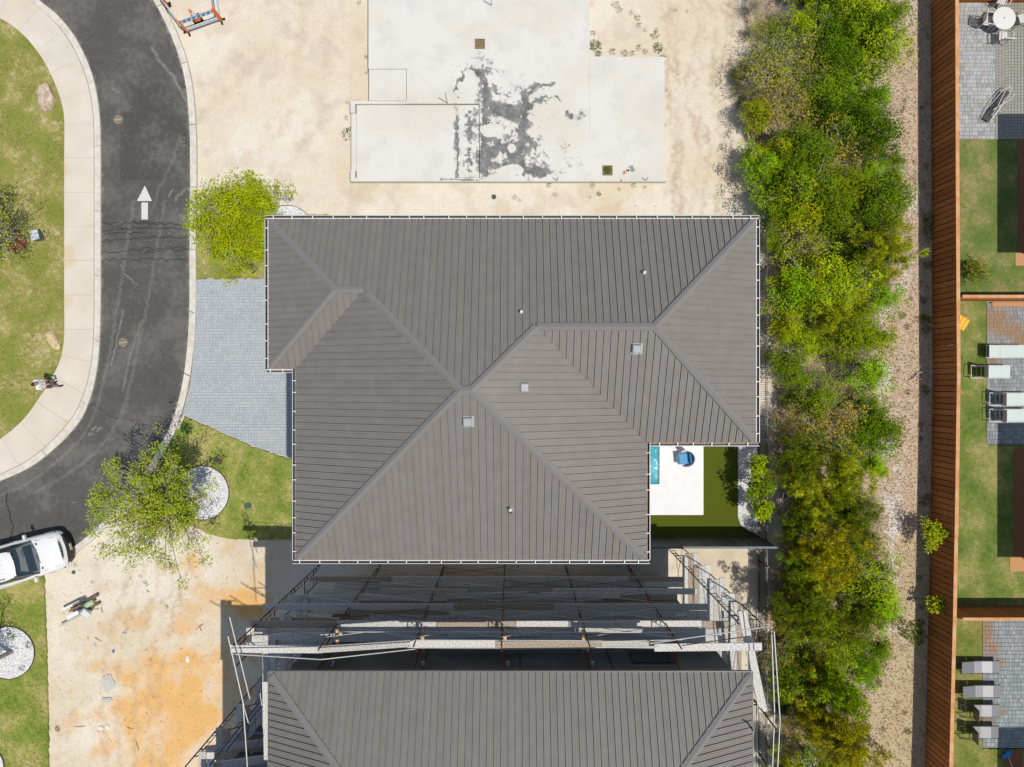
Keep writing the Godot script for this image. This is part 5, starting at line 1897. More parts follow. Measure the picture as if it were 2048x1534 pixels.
func make_plant(called, label, category, at, group, P):
	var rng = RandomNumberGenerator.new()
	rng.seed = P.seed
	var t = thing(called, label, category, at, P.get("turn", 0.0), group)
	var lean = P.get("lean", Vector3.ZERO)
	var cen = Vector3(lean.x, P.cy, lean.z)
	var nz = noise(P.seed, 0.9, 2)
	# cluster centres
	var cl = []
	for i in P.n:
		var d = rdir(rng)
		if d.y < -0.35: d.y *= 0.4
		var rr = pow(rng.randf(), 0.42) * (1.0 + nz.get_noise_3d(d.x * 1.4, d.y * 1.4, d.z * 1.4) * P.get("uneven", 0.95))
		cl.append(cen + Vector3(d.x * P.r * rr, d.y * P.ry * rr, d.z * P.r * rr))
	# wood
	var st = st_new()
	var fork = P.get("fork", 0.4) * P.cy
	var tr = P.tr
	tube(st, [Vector3(0, -0.1, 0), Vector3(lean.x * 0.15, fork * 0.5, lean.z * 0.15), Vector3(lean.x * 0.4, fork, lean.z * 0.4), cen * Vector3(0.8, 1, 0.8) + Vector3(0, P.ry * 0.2, 0)], [tr * 1.25, tr, tr * 0.85, tr * 0.25], 7)
	var stems = P.get("limbs", 0.4)
	for i in P.n:
		if rng.randf() > stems: continue
		var c = cl[i]
		var f0 = Vector3(lean.x * 0.4, fork, lean.z * 0.4).lerp(cen, rng.randf() * 0.75)
		var m1 = f0.lerp(c, 0.35) + rdir(rng) * P.r * 0.10
		var m2 = f0.lerp(c, 0.7) + rdir(rng) * P.r * 0.09
		var r0 = tr * rng.randf_range(0.22, 0.42)
		tube(st, [f0, m1, m2, c + (c - f0).normalized() * P.cr * 0.6], [r0, r0 * 0.7, r0 * 0.42, 0.005], 5, true, false)
		for k in P.get("twigs", 2):
			var b = m1.lerp(c, rng.randf())
			var e = b + ((c - f0).normalized() * 0.6 + rdir(rng)).normalized() * P.cr * rng.randf_range(0.7, 1.5)
			tube(st, [b, b.lerp(e, 0.5) + rdir(rng) * 0.03, e], [r0 * 0.32, r0 * 0.22, 0.004], 4, true, false)
	obj("trunk", st, P.get("bark", M.bark), t)
	# leaves
	var L = Leaves.new()
	var cols = P.cols
	for c in cl:
		var tone = rng.randf_range(0.8, 1.2)
		var cc = pick(cols, rng)
		var spread_ = P.cr * rng.randf_range(0.6, 1.25)
		for k in int(P.lp * rng.randf_range(0.5, 1.4)):
			var d = rdir(rng)
			var o = d * spread_ * pow(rng.randf(), 0.5)
			o.y *= 0.65
			var p = c + o
			var col = cc.lerp(pick(cols, rng), 0.5) * tone
			if P.get("needle", false):
				var nd = (d + Vector3(0, 0.5, 0)).normalized()
				L.add(c + o * 0.35, nd, (rdir(rng) + Vector3.UP * 0.4).normalized(), P.ls * rng.randf_range(0.7, 1.3), 0.016, col)
			else:
				L.add(p, (d + rdir(rng) * 0.7).normalized(), (Vector3.UP * P.get("upb", 1.3) + d * 0.35 + rdir(rng)).normalized(), P.ls * rng.randf_range(0.7, 1.3), P.ls * P.get("lw", 0.55), col)
	obj("crown", L.mesh(), M.leaf, t)
	return t

const LIME = [Color(0.260, 0.323, 0.005), Color(0.335, 0.375, 0.006), Color(0.186, 0.284, 0.006), Color(0.372, 0.363, 0.010)]
const LIME2 = [Color(0.243, 0.318, 0.016), Color(0.329, 0.376, 0.018), Color(0.172, 0.260, 0.014), Color(0.386, 0.404, 0.036)]
const MID = [Color(0.223, 0.310, 0.007), Color(0.314, 0.402, 0.009), Color(0.158, 0.238, 0.007), Color(0.393, 0.444, 0.009)]
const DARK = [Color(0.125, 0.198, 0.007), Color(0.185, 0.275, 0.008), Color(0.085, 0.143, 0.007), Color(0.255, 0.340, 0.008)]
const OLIVE = [Color(0.272, 0.275, 0.033), Color(0.363, 0.351, 0.038), Color(0.181, 0.193, 0.024), Color(0.435, 0.388, 0.057)]
const GOLD = [Color(0.330, 0.238, 0.029), Color(0.405, 0.266, 0.026), Color(0.240, 0.196, 0.029), Color(0.450, 0.322, 0.065)]
const PINE = [Color(0.337, 0.381, 0.014), Color(0.468, 0.504, 0.017), Color(0.205, 0.260, 0.012), Color(0.555, 0.549, 0.018)]

func gravel_disc(px, py, r, label, seed_):
	var g = thing("gravel_disc", label, "gravel bed", Vector3.ZERO, 0.0, "round white gravel beds under the street trees")
	var poly = poly_px(disc_px(px, py, r))
	var st = st_new()
	slab(st, poly, -0.12, 0.085)
	obj("bed", st, M.gravel_bed, g)
	gravel(g, poly, 0.087, 2600, seed_, 0.03)
	st = st_new()
	var ring = disc_px(px, py, r + 0.6)
	for i in ring.size():
		var a = G(ring[i][0], ring[i][1])
		var b = G(ring[(i + 1) % ring.size()][0], ring[(i + 1) % ring.size()][1])
		bar(st, a + Vector3(0, 0.06, 0), b + Vector3(0, 0.06, 0), 0.022, 0.13)
	obj("edging", st, mat(lin(0.05, 0.04, 0.032), 0.9), g)

func build_trees():
	gravel_disc(575, 465, 53, "white gravel disc half under the eave below the dense lime tree", 701)
	gravel_disc(405.5, 985, 53.5, "white gravel disc around the leaning trunk on the side lawn", 702)
	gravel_disc(19, 1304, 52, "white gravel disc with small weeds on the corner lawn", 703)
	gravel_disc(-30, 1530, 40, "white gravel bed edge at the lower end of the corner lawn", 704)
	var gs = "street trees"
	make_plant("lime_tree", "dense bright lime-green young tree beside the finished house", "tree", G(575, 465), gs,
		{"seed": 711, "n": 360, "r": 2.05, "ry": 1.45, "cy": 4.6, "cr": 0.34, "lp": 66, "ls": 0.10, "cols": LIME, "tr": 0.09, "lean": Vector3(-0.5, 0, 0.5), "fork": 0.35, "limbs": 0.45, "twigs": 3, "bark": M.grey_bark, "uneven": 0.8})
	make_plant("street_tree", "airy young tree with thin pale branches over kerb and side lawn", "tree", G(412, 991), gs,
		{"seed": 712, "n": 270, "r": 2.55, "ry": 1.45, "cy": 4.5, "cr": 0.34, "lp": 54, "ls": 0.10, "cols": LIME2, "tr": 0.10, "lean": Vector3(-0.15, 0, -0.25), "fork": 0.4, "limbs": 0.95, "twigs": 4, "bark": M.grey_bark, "uneven": 0.9})
	make_plant("street_tree", "sparse grey-branched tree over a mulch ring on the island lawn", "tree", G(28, 482), gs,
		{"seed": 713, "n": 190, "r": 2.3, "ry": 1.3, "cy": 3.0, "cr": 0.36, "lp": 22, "ls": 0.10, "cols": LIME2, "tr": 0.10, "fork": 0.3, "limbs": 1.0, "twigs": 5, "bark": M.grey_bark})
	make_plant("street_tree", "tree rising from the gravel disc on the corner lawn", "tree", G(25, 1302), gs,
		{"seed": 714, "n": 150, "r": 1.9, "ry": 1.3, "cy": 4.0, "cr": 0.4, "lp": 16, "ls": 0.10, "cols": LIME2, "tr": 0.10, "fork": 0.45, "limbs": 0.7, "twigs": 3, "bark": M.grey_bark})
	var st = st_new()
	slab(st, poly_px([[8, 470], [20, 462], [40, 464], [54, 474], [56, 488], [47, 500], [32, 505], [16, 500], [8, 488]]), -0.1, 0.075)
	tag(obj("mulch_ring", st, M.mulch), "red-brown mulch ring under the sparse tree on the island lawn", "mulch")
	# young trees on the garden's pebble strip
	for a in [[1494, 924, 0.5, 721], [1492, 966, 0.6, 722], [1498, 1006, 0.42, 723]]:
		make_plant("garden_tree", "small broad-leaved tree on the pebble strip of the walled garden", "tree", G(a[0], a[1], 0.12), "small trees on the pebble strip",
			{"seed": a[3], "n": 46, "r": a[2] * 0.85, "ry": a[2] * 0.8, "cy": 1.75, "cr": 0.22, "lp": 26, "ls": 0.13, "cols": MID if a[3] != 722 else DARK, "tr": 0.03, "limbs": 0.5})
	# shrubs standing alone
	make_plant("yard_shrub", "small yellow-tipped shrub in the neighbours' grass by the cedar fence", "shrub", G(1938, 546), "",
		{"seed": 731, "n": 46, "r": 0.55, "ry": 0.4, "cy": 0.6, "cr": 0.16, "lp": 24, "ls": 0.09, "cols": [Color(0.10, 0.13, 0.015), Color(0.28, 0.28, 0.02), Color(0.05, 0.08, 0.012)], "tr": 0.02, "limbs": 0.5})
	make_plant("sapling", "bright lime sapling growing beside the cedar fence, the larger one", "sapling", G(1838, 1055), "saplings by the cedar fence",
		{"seed": 732, "n": 42, "r": 0.6, "ry": 0.5, "cy": 1.2, "cr": 0.2, "lp": 26, "ls": 0.12, "cols": LIME, "tr": 0.025, "limbs": 0.6})
	make_plant("sapling", "bright lime sapling with big leaves touching the cedar fence, the smaller one", "sapling", G(1855, 1195), "saplings by the cedar fence",
		{"seed": 733, "n": 26, "r": 0.5, "ry": 0.4, "cy": 1.0, "cr": 0.18, "lp": 18, "ls": 0.17, "cols": LIME, "tr": 0.02, "limbs": 0.6})

func build_thicket():
	var grp = "wild shrubs in the strip beside the cedar fence"
	var kinds = {}
	var far = Vector3(0, 0, 0)
	var spec = {
		"mid": ["broadleaf_shrub", "bright green leafy shrub", {"n": 95, "r": 0.95, "ry": 0.95, "cy": 1.5, "cr": 0.26, "lp": 44, "ls": 0.085, "cols": MID, "tr": 0.05, "limbs": 0.35, "bark": M.grey_bark}],
		"dark": ["evergreen_shrub", "dark green dense rounded shrub", {"n": 110, "r": 1.0, "ry": 0.9, "cy": 1.3, "cr": 0.25, "lp": 46, "ls": 0.08, "cols": DARK, "tr": 0.05, "limbs": 0.2}],
		"olive": ["olive_shrub", "olive yellow-green open shrub with grey twigs", {"n": 80, "r": 0.95, "ry": 0.7, "cy": 1.15, "cr": 0.28, "lp": 22, "ls": 0.075, "cols": OLIVE, "tr": 0.045, "limbs": 0.8, "twigs": 4, "bark": M.grey_bark}],
		"gold": ["golden_shrub", "golden-leaved twiggy shrub", {"n": 70, "r": 0.95, "ry": 0.8, "cy": 1.5, "cr": 0.26, "lp": 20, "ls": 0.07, "cols": GOLD, "tr": 0.045, "limbs": 0.8, "twigs": 4, "bark": M.grey_bark}],
		"pine": ["young_pine", "olive-green young pine with needle tufts", {"n": 130, "r": 1.05, "ry": 1.0, "cy": 2.4, "cr": 0.26, "lp": 95, "ls": 0.15, "cols": PINE, "tr": 0.06, "limbs": 0.6, "needle": true}],
		"twig": ["bare_shrub", "nearly leafless grey twiggy shrub", {"n": 46, "r": 0.9, "ry": 0.6, "cy": 0.9, "cr": 0.3, "lp": 5, "ls": 0.06, "cols": OLIVE, "tr": 0.04, "limbs": 1.0, "twigs": 7, "bark": M.grey_bark}]}
	var rng = RandomNumberGenerator.new()
	rng.seed = 801
	var nz = noise(802, 0.006, 2)
	var nz2 = noise(803, 0.006, 2)
	var protos = {}
	var count = 0
	var spots = []
	var y = -20.0
	var row = 0
	while y < 1590:
		var x0 = pw(WILD_L, y) + 16
		var x1 = pw(WILD_R, y) - 6
		var x = x0 + (14.0 if row % 2 else 0.0)
		while x < x1:
			spots.append([x + rng.randf_range(-14, 14), y + rng.randf_range(-14, 14)])
			x += rng.randf_range(38, 52)
		y += 41.0
		row += 1
	for s in spots:
		if rng.randf() < 0.10: continue
		var px = s[0]
		var py = s[1]
		var a = nz.get_noise_2d(px, py) + rng.randf_range(-0.22, 0.22)
		var b = nz2.get_noise_2d(px, py) + rng.randf_range(-0.22, 0.22)
		var k = "mid"
		if py < 260:
			if px < 1640: k = "olive" if a > -0.12 else ("mid" if b > 0 else "twig")
			else: k = "dark" if b > -0.2 else "mid"
		elif py < 700:
			k = "mid" if a > -0.2 else ("dark" if b > -0.1 else "olive")
			if rng.randf() < 0.03: k = "pine"
		elif py < 900:
			k = ("mid" if a > -0.08 else ("olive" if b > 0.0 else "gold")) if px < 1700 else ("dark" if a > 0.1 else "mid")
			if rng.randf() < 0.15: k = "twig"
		elif py < 1250:
			k = "pine" if (px < 1720 and b > -0.25) else ("gold" if a > 0.05 else "olive")
			if px > 1730 and a < 0.1: k = "mid"
		else:
			k = "mid" if b > 0.2 else ("gold" if a > 0.12 else ("pine" if a < -0.05 else "olive"))
			if px > 1690: k = "mid" if a > 0 else "dark"
		var wz = "opposite the bare foundation" if py < 430 else ("behind the finished house" if py < 885 else ("beside the walled garden" if py < 1100 else "beside the scaffolded house"))
		var wx = "picket fence side" if px < 1585 else ("cedar fence side" if px > 1705 else "mid strip")
		if py < 430 and px < 1585: wx = "sand edge"
		var edge = px < pw(WILD_L, py) + 34 or px > pw(WILD_R, py) - 30
		var sc = rng.randf_range(0.62, 1.3) * (0.8 if edge else 1.08)
		var v = rng.randi() % 3
		var key = k + str(v)
		var S = spec[k]
		var at = G(px, py, S[2].cy * 0.8 * sc)
		at.y = -0.05
		if not protos.has(key):
			var P = S[2].duplicate()
			P.seed = 820 + v * 17 + S[0].length() * 3
			protos[key] = make_plant(S[0], S[1], "shrub" if k != "pine" else "tree", at, grp, P)
			protos[key].set_meta("label", S[1] + ", " + wx + ", " + wz)
			protos[key].scale = Vector3.ONE * sc
		else:
			var cp = copy_of(protos[key], at, rng.randf() * TAU, S[1] + ", " + wx + ", " + wz, grp, sc)
			cp.get_node("crown").material_override = M.leaves[rng.randi() % 5]
		count += 1
	# low undergrowth between them
	for i in 95:
		var py = rng.randf_range(-10, 1560)
		var px = rng.randf_range(pw(WILD_L, py) + 4, pw(WILD_R, py))
		var k = ["mid", "olive", "dark", "twig", "olive", "mid"][rng.randi() % 6]
		var key = k + str(rng.randi() % 3)
		if not protos.has(key): continue
		var sc = rng.randf_range(0.36, 0.62)
		var at = G(px, py, 0.4)
		at.y = -0.05
		var wz = "opposite the bare foundation" if py < 430 else ("behind the finished house" if py < 885 else ("beside the walled garden" if py < 1100 else "beside the scaffolded house"))
		var cp = copy_of(protos[key], at, rng.randf() * TAU, "small low " + spec[k][1] + ", " + wz, "low undergrowth in the wild strip", sc)
		cp.get_node("crown").material_override = M.leaves[rng.randi() % 5]

	# saw palmettos at the sandy edge
	var pr = null
	for a in [[1484, 152, 0.9], [1500, 178, 1.0], [1512, 150, 0.8], [1496, 205, 0.7], [1512, 262, 0.8]]:
		var at = G(a[0], a[1], 0.3)
		at.y = -0.05
		if pr == null:
			pr = thing("palmetto", "fan-leaved saw palmetto at the sandy edge of the wild strip", "palmetto", at, 0.0, "palmettos at the sand edge")
			var L = Leaves.new()
			var ws = st_new()
			for f in 13:
				var an = TAU * f / 13.0 + rng.randf() * 0.4
				var el = rng.randf_range(0.25, 1.1)
				var d = Vector3(cos(an) * cos(el), sin(el), sin(an) * cos(el))
				var p = d * rng.randf_range(0.3, 0.5)
				tube(ws, [Vector3.ZERO, p], [0.012, 0.007], 4, true, false)
				var up = (Vector3.UP - d * d.y).normalized()
				var sd = d.cross(up)
				for b in 13:
					var t = lerpf(-1.25, 1.25, b / 12.0)
					L.add(p, (d * cos(t) + sd * sin(t) - Vector3(0, 0.12, 0)).normalized(), up, rng.randf_range(0.36, 0.46), 0.035, pick([Color(0.13, 0.15, 0.03), Color(0.22, 0.21, 0.04), Color(0.09, 0.11, 0.03)], rng))
			obj("stems", ws, M.bark, pr)
			obj("fans", L.mesh(), M.leaf, pr)
		else:
			copy_of(pr, at, rng.randf() * TAU, "", "palmettos at the sand edge", a[2])
	# dead branches
	for a in [[1597, 415, 0.5, 1.2], [1610, 420, 0.9, 1.0], [1590, 300, 1.2, 0.8], [1640, 880, 0.3, 1.1], [1620, 850, 2.4, 0.9], [1580, 720, 1.9, 0.8], [1830, 752, 0.6, 0.8], [1600, 1120, 2.5, 1.3], [1560, 1010, 0.8, 1.0], [1640, 50, 1.0, 0.9], [1600, 560, 2.0, 1.1]]:
		var at = G(a[0], a[1], 1.6 if a[0] < 1800 else 0.0)
		var b = thing("dead_branch", "bleached grey forked dead branch caught in the wild strip", "branch", at, a[2], "dead branches in the wild strip")
		var ws = st_new()
		var s = a[3]
		tube(ws, [Vector3(-0.8, -0.1, 0) * s, Vector3(-0.2, 0.05, 0.05) * s, Vector3(0.3, 0.12, -0.05) * s, Vector3(0.9, 0.2, 0.1) * s], [0.04, 0.032, 0.022, 0.006], 6)
		obj("limb", ws, M.grey_bark, b)
		ws = st_new()
		for q in [[-0.2, 0.45, 0.5], [0.1, -0.45, 0.6], [0.35, 0.35, 0.4], [0.5, -0.25, 0.4]]:
			tube(ws, [Vector3(q[0], 0.06, 0) * s, Vector3(q[0] + q[2] * 0.5, 0.16, q[1] * 0.6) * s, Vector3(q[0] + q[2], 0.2, q[1]) * s], [0.016, 0.011, 0.004], 5)
		obj("twigs", ws, M.grey_bark, b)
	# fallen leaves and twigs lying on the strip, and specks on the sand
	var fl = st_new()
	quad(fl, Vector3(-0.5, 0, 0), Vector3(0, 0.12, -0.28), Vector3(0.5, 0, 0), Vector3(0, 0.1, 0.28))
	fl.generate_normals()
	var fm = fl.commit()
	var xf = []
	var cs = []
	for i in 30000:
		var py = rng.randf_range(-20, 1560)
		var px = rng.randf_range(pw(WILD_L, py) - 10, 1862)
		if px < 1700 and rng.randf() < 0.5: px = rng.randf_range(pw(WILD_R, py) - 30, 1862)
		var q = rng.randf_range(0.03, 0.10)
		xf.append(Transform3D(Basis(Vector3(rng.randf() - 0.5, 2.0, rng.randf() - 0.5).normalized(), rng.randf() * TAU).scaled(Vector3(q, q, q * rng.randf_range(0.3, 1.2))), G(px, py) + Vector3(0, -0.02 + rng.randf() * 0.02, 0)))
		cs.append(pick([Color(0.11, 0.075, 0.045), Color(0.24, 0.18, 0.11), Color(0.36, 0.285, 0.18), Color(0.50, 0.43, 0.31)], rng))
	for i in 5200:
		var px = rng.randf_range(395, 1490)
		var py = rng.randf_range(0, 432)
		if i > 2200:
			px = rng.randf_range(98, 600)
			py = rng.randf_range(1085, 1540)
		if px > 690 and px < 1345 and py < 380: continue
		var q = rng.randf_range(0.02, 0.07)
		xf.append(Transform3D(Basis(Vector3.UP, rng.randf() * TAU).scaled(Vector3(q, q, q * rng.randf_range(0.3, 1.0))), G(px, py) + Vector3(0, -0.035 + rng.randf() * 0.015, 0)))
		cs.append(pick([Color(0.14, 0.095, 0.06), Color(0.26, 0.19, 0.12), Color(0.40, 0.33, 0.24)], rng))
	var mm = MultiMesh.new()
	mm.transform_format = MultiMesh.TRANSFORM_3D
	mm.use_colors = true
	mm.mesh = fm
	mm.instance_count = xf.size()
	for i in xf.size():
		mm.set_instance_transform(i, xf[i])
		mm.set_instance_color(i, cs[i])
	var lf = MultiMeshInstance3D.new()
	lf.multimesh = mm
	lf.name = "leaf_litter"
	lf.material_override = M.vc
	add_child(lf)
	tag(lf, "brown fallen leaves and bits scattered over litter strip and sand", "leaf litter", "", "stuff")
	# weeds on the sand and by the fence
	var wk = []
	var rg = RandomNumberGenerator.new()
	rg.seed = 860
	for v in 3:
		var cols = [[Color(0.10, 0.13, 0.025), Color(0.17, 0.18, 0.05)], [Color(0.16, 0.15, 0.06), Color(0.24, 0.20, 0.10)], [Color(0.07, 0.11, 0.015), Color(0.13, 0.17, 0.02)]][v]
		wk.append(leaf_mesh([70, 50, 120][v], [0.16, 0.2, 0.22][v], [0.06, 0.04, 0.16][v], [0.05, 0.05, 0.07][v], cols, 861 + v))
	var ws2 = []
	for a in [[1190, 92, 1.3, 2], [1186, 66, .8, 0], [1197, 108, .7, 2], [1225, 103, 1.0, 0], [1249, 107, 1.1, 0], [1265, 106, .8, 0], [1278, 95, .9, 0], [1291, 103, .8, 0], [1232, 10, 1.2, 1], [1240, 20, .9, 1], [1275, 35, .9, 0], [1278, 50, .8, 0], [1262, 25, .7, 1], [1310, 70, 1.2, 0], [1316, 96, 1.1, 2], [1325, 115, 1.0, 0], [1312, 60, .7, 1], [1290, 60, .6, 1], [696, 268, 1.9, 0], [693, 235, .8, 1], [694, 205, .6, 1], [734, 113, .7, 0], [733, 145, .5, 0], [718, 5, .7, 1], [1098, 370, .8, 0], [1185, 371, .7, 0], [1268, 370, .8, 0], [1239, 378, .5, 0], [1290, 374, .5, 0], [1330, 250, .5, 1], [1331, 180, .5, 1], [1110, 390, .7, 1], [1181, 395, .5, 1], [1198, 388, .5, 2], [1030, 395, .8, 1], [1040, 400, .5, 1], [290, 1165, .6, 0], [294, 1170, .4, 0], [280, 1153, .5, 1], [145, 1112, .8, 1], [150, 1130, .6, 1], [115, 1458, .6, 2], [1850, 640, 1.2, 2], [1852, 660, 1.0, 2], [1846, 635, .8, 2], [1805, 632, .8, 2], [1850, 1000, 1.3, 2], [1848, 960, 1.0, 0], [1855, 530, 1.0, 2], [1860, 440, 1.6, 2], [1856, 460, 1.3, 2], [1858, 480, 1.0, 0], [1850, 780, 1.0, 2], [1855, 70, .7, 0], [1852, 330, .9, 0], [1846, 370, 1.0, 0], [1820, 1260, 2.2, 2], [1835, 1272, 1.8, 2], [1795, 1240, 1.4, 2], [1842, 1245, .8, 2], [1768, 1460, .6, 2], [1770, 1505, .6, 0], [1773, 1435, .5, 0], [1767, 1290, 1.8, 2], [1755, 1320, 2.0, 2], [1748, 1365, 1.5, 2], [428, 958, .9, 2], [446, 997, .9, 2], [26, 1270, 1.0, 2], [60, 1287, .8, 2], [47, 1334, .7, 2], [437, 930, .5, 0], [1352, 20, .5, 1], [1375, 22, .5, 1]]:
		ws2.append(a)
	for i in 40: ws2.append([rg.randf_range(1785, 1856), rg.randf_range(20, 1520), rg.randf_range(0.4, 0.9), rg.randi() % 3])
	for i in 26: ws2.append([rg.randf_range(120, 430), rg.randf_range(1140, 1520), rg.randf_range(0.25, 0.5), 1])
	for a in ws2:
		var mi = MeshInstance3D.new()
		mi.mesh = wk[a[3]]
		mi.material_override = M.leaf
		mi.name = numbered("weed")
		add_child(mi)
		mi.position = G(a[0], a[1]) + Vector3(0, -0.03 if a[0] < 1900 and a[0] > 100 else 0.05, 0)
		mi.rotation.y = rg.randf() * TAU
		mi.scale = Vector3.ONE * a[2]
		var wh = "low weed tuft on the sandy ground" if a[0] < 1500 else "low weed tuft on bare litter beside the cedar fence"
		if (a[0] > 395 and a[0] < 460 and a[1] > 920 and a[1] < 1005) or (a[0] < 70 and a[1] > 1260): wh = "small weed on a white gravel disc"
		tag(mi, wh, "weed", wh + "s")

# ---------------------------------------------------------------- parked car
func build_car():
	var heading = deg_to_rad(16.0)       # nose to the right and slightly up the picture
	var nose = G(134, 1095, 0.6)
	var fwd = Vector3(cos(heading), 0, -sin(heading))
	var L = 4.95
	var t = thing("parked_car", "white sport utility car with dark windscreen parked half over the kerb", "car", Vector3(nose.x, 0.0, nose.z) - fwd * L * 0.5, heading)
	var paint_m = mat(lin(0.60, 0.605, 0.615), 0.22)
	paint_m.clearcoat_enabled = true
	paint_m.clearcoat = 0.6
	# local: +x nose, z side
	var prof = [   # x, half width low, half width belt, sill y, belt y, hood/top y
		[-2.47, 0.80, 0.74, 0.45, 0.95, 1.00], [-2.40, 0.93, 0.88, 0.36, 1.02, 1.06], [-2.0, 0.985, 0.94, 0.30, 1.05, 1.10], [-1.0, 1.0, 0.955, 0.28, 1.03, 1.08], [0.2, 1.0, 0.955, 0.28, 1.02, 1.06],
		[0.95, 0.995, 0.94, 0.28, 1.01, 1.08], [1.30, 0.99, 0.92, 0.30, 1.00, 1.09], [1.75, 0.985, 0.90, 0.30, 0.95, 1.055], [2.1, 0.955, 0.86, 0.32, 0.88, 0.99], [2.30, 0.89, 0.79, 0.36, 0.80, 0.91], [2.41, 0.80, 0.70, 0.42, 0.70, 0.80], [2.47, 0.62, 0.55, 0.46, 0.58, 0.64]]
	var st = st_new()
	st.set_smooth_group(1)
	var ring = func(p):
		var r = []
		for q in [[p[1] * 0.9, p[3]], [p[1], p[3] + 0.12], [p[1], (p[3] + p[4]) * 0.5], [p[2], p[4]], [p[2] * 0.82, p[5] - 0.015], [p[2] * 0.4, p[5] + 0.012]]: r.append(Vector3(p[0], q[1], q[0]))
		for i in range(5, -1, -1): r.append(Vector3(r[i].x, r[i].y, -r[i].z))
		return r
	for i in prof.size() - 1:
		var a = ring.call(prof[i])
		var b = ring.call(prof[i + 1])
		for k in 12:
			var j = (k + 1) % 12
			quad(st, a[k], b[k], b[j], a[j])
	for e in [0, prof.size() - 1]:
		var a = ring.call(prof[e])
		for k in range(1, 11): tri(st, a[0], a[k], a[k + 1])
	obj("body", st, paint_m, t)
	# glasshouse: dark glass shell, white roof above
	var belt = [[-2.25, 0.84], [-1.0, 0.88], [0.3, 0.88], [1.22, 0.80]]
	var top = [[-1.95, 0.60], [-1.0, 0.66], [0.0, 0.68], [0.42, 0.63]]
	st = st_new()
	for s in [-1, 1]:
		for i in 3: quad(st, Vector3(belt[i][0], 1.04, belt[i][1] * s), Vector3(belt[i + 1][0], 1.04, belt[i + 1][1] * s), Vector3(top[i + 1][0], 1.68, top[i + 1][1] * s), Vector3(top[i][0], 1.68, top[i][1] * s))
	obj("side_glass", st, M.glass, t)
	st = st_new()
	st.set_smooth_group(1)
	var n = 8
	for i in n:                       # bowed windscreen
		var z0 = lerpf(-1, 1, i / float(n))
		var z1 = lerpf(-1, 1, (i + 1) / float(n))
		var b0 = Vector3(1.22 + 0.20 * (1 - z0 * z0), 1.075, 0.80 * z0)
		var b1 = Vector3(1.22 + 0.20 * (1 - z1 * z1), 1.075, 0.80 * z1)
		var c0 = Vector3(0.42 + 0.12 * (1 - z0 * z0), 1.675, 0.63 * z0)
		var c1 = Vector3(0.42 + 0.12 * (1 - z1 * z1), 1.675, 0.63 * z1)
		quad(st, b0, b1, c1, c0)
	var wsm = mat(lin(0.015, 0.04, 0.055), 0.04)
	wsm.transparency = BaseMaterial3D.TRANSPARENCY_ALPHA
	wsm.albedo_color.a = 0.55
	var wsn = obj("windscreen", st, wsm, t)
	st = st_new()
	tube(st, [Vector3(1.40, 1.10, 0.35), Vector3(1.30, 1.16, -0.10)], 0.012, 5)
	tube(st, [Vector3(1.38, 1.10, -0.30), Vector3(1.22, 1.17, -0.62)], 0.012, 5)
	obj("wipers", st, M.black, wsn)
	st = st_new()
	for s in [-1, 1]: bar(st, Vector3(1.21, 1.08, 0.81 * s), Vector3(0.42, 1.69, 0.64 * s), 0.05, 0.03)
	box(st, Vector3(1.36, 1.072, 0.35), Vector3(0.10, 0.02, 0.6), Basis(Vector3.UP, 0.16))
	box(st, Vector3(1.36, 1.072, -0.35), Vector3(0.10, 0.02, 0.6), Basis(Vector3.UP, -0.16))
	obj("windscreen_trim", st, M.black, wsn)
	st = st_new()
	st.set_smooth_group(1)
	var rp = [[-2.02, 0.56, 1.66], [-1.85, 0.62, 1.735], [-1.0, 0.665, 1.775], [0.0, 0.675, 1.765], [0.36, 0.64, 1.725], [0.50, 0.60, 1.685]]
	for i in rp.size() - 1:
		var zs = [-1.0, -0.8, -0.3, 0.3, 0.8, 1.0]
		for k in 5:
			var f = func(p, z): return Vector3(p[0] + 0.10 * (1 - z * z) * (1.0 if p[0] > 0.2 else 0.0), p[2] - (0.06 if absf(z) > 0.9 else (0.012 if absf(z) > 0.5 else 0.0)), p[1] * z)
			quad(st, f.call(rp[i], zs[k]), f.call(rp[i + 1], zs[k]), f.call(rp[i + 1], zs[k + 1]), f.call(rp[i], zs[k + 1]))
	var rf = obj("roof", st, paint_m, t)
	for s in [-1, 1]:
		st = st_new()
		bar(st, Vector3(-1.7, 1.775, 0.56 * s), Vector3(0.05, 1.79, 0.575 * s), 0.03, 0.03)
		obj("roof_rail", st, M.black, rf)
	st = st_new()
	for z in [-0.3, -0.1, 0.1, 0.3]: bar(st, Vector3(-1.7, 1.77, z), Vector3(0.1, 1.775, z), 0.02, 0.014)
	obj("roof_ribs", st, paint_m, rf)
	# nose: hood edge, lamps, grille, black bumper
	st = st_new()
	for k in 9:
		var a0 = lerpf(-1.0, 1.0, k / 9.0)
		var a1 = lerpf(-1.0, 1.0, (k + 1) / 9.0)
		var f2 = func(z): return Vector3(2.46 + 0.09 * (1 - z * z) - 0.35 * pow(absf(z), 4), 0.55, 0.88 * z)
		bar(st, f2.call(a0), f2.call(a1), 0.14, 0.30)
	obj("bumper", st, M.black, t)
	var arc = func(z, x0): return Vector3(x0 - 0.33 * z * z * z * z - 0.10 * z * z, 0.0, 0.86 * z)
	st = st_new()
	for k in 6: bar(st, arc.call(lerpf(-0.48, 0.48, k / 6.0), 2.36) + Vector3(0, 0.885, 0), arc.call(lerpf(-0.48, 0.48, (k + 1) / 6.0), 2.36) + Vector3(0, 0.885, 0), 0.11, 0.04)
	var gr = obj("grille", st, mat(lin(0.05, 0.06, 0.07), 0.25, 0.4), t)
	st = st_new()
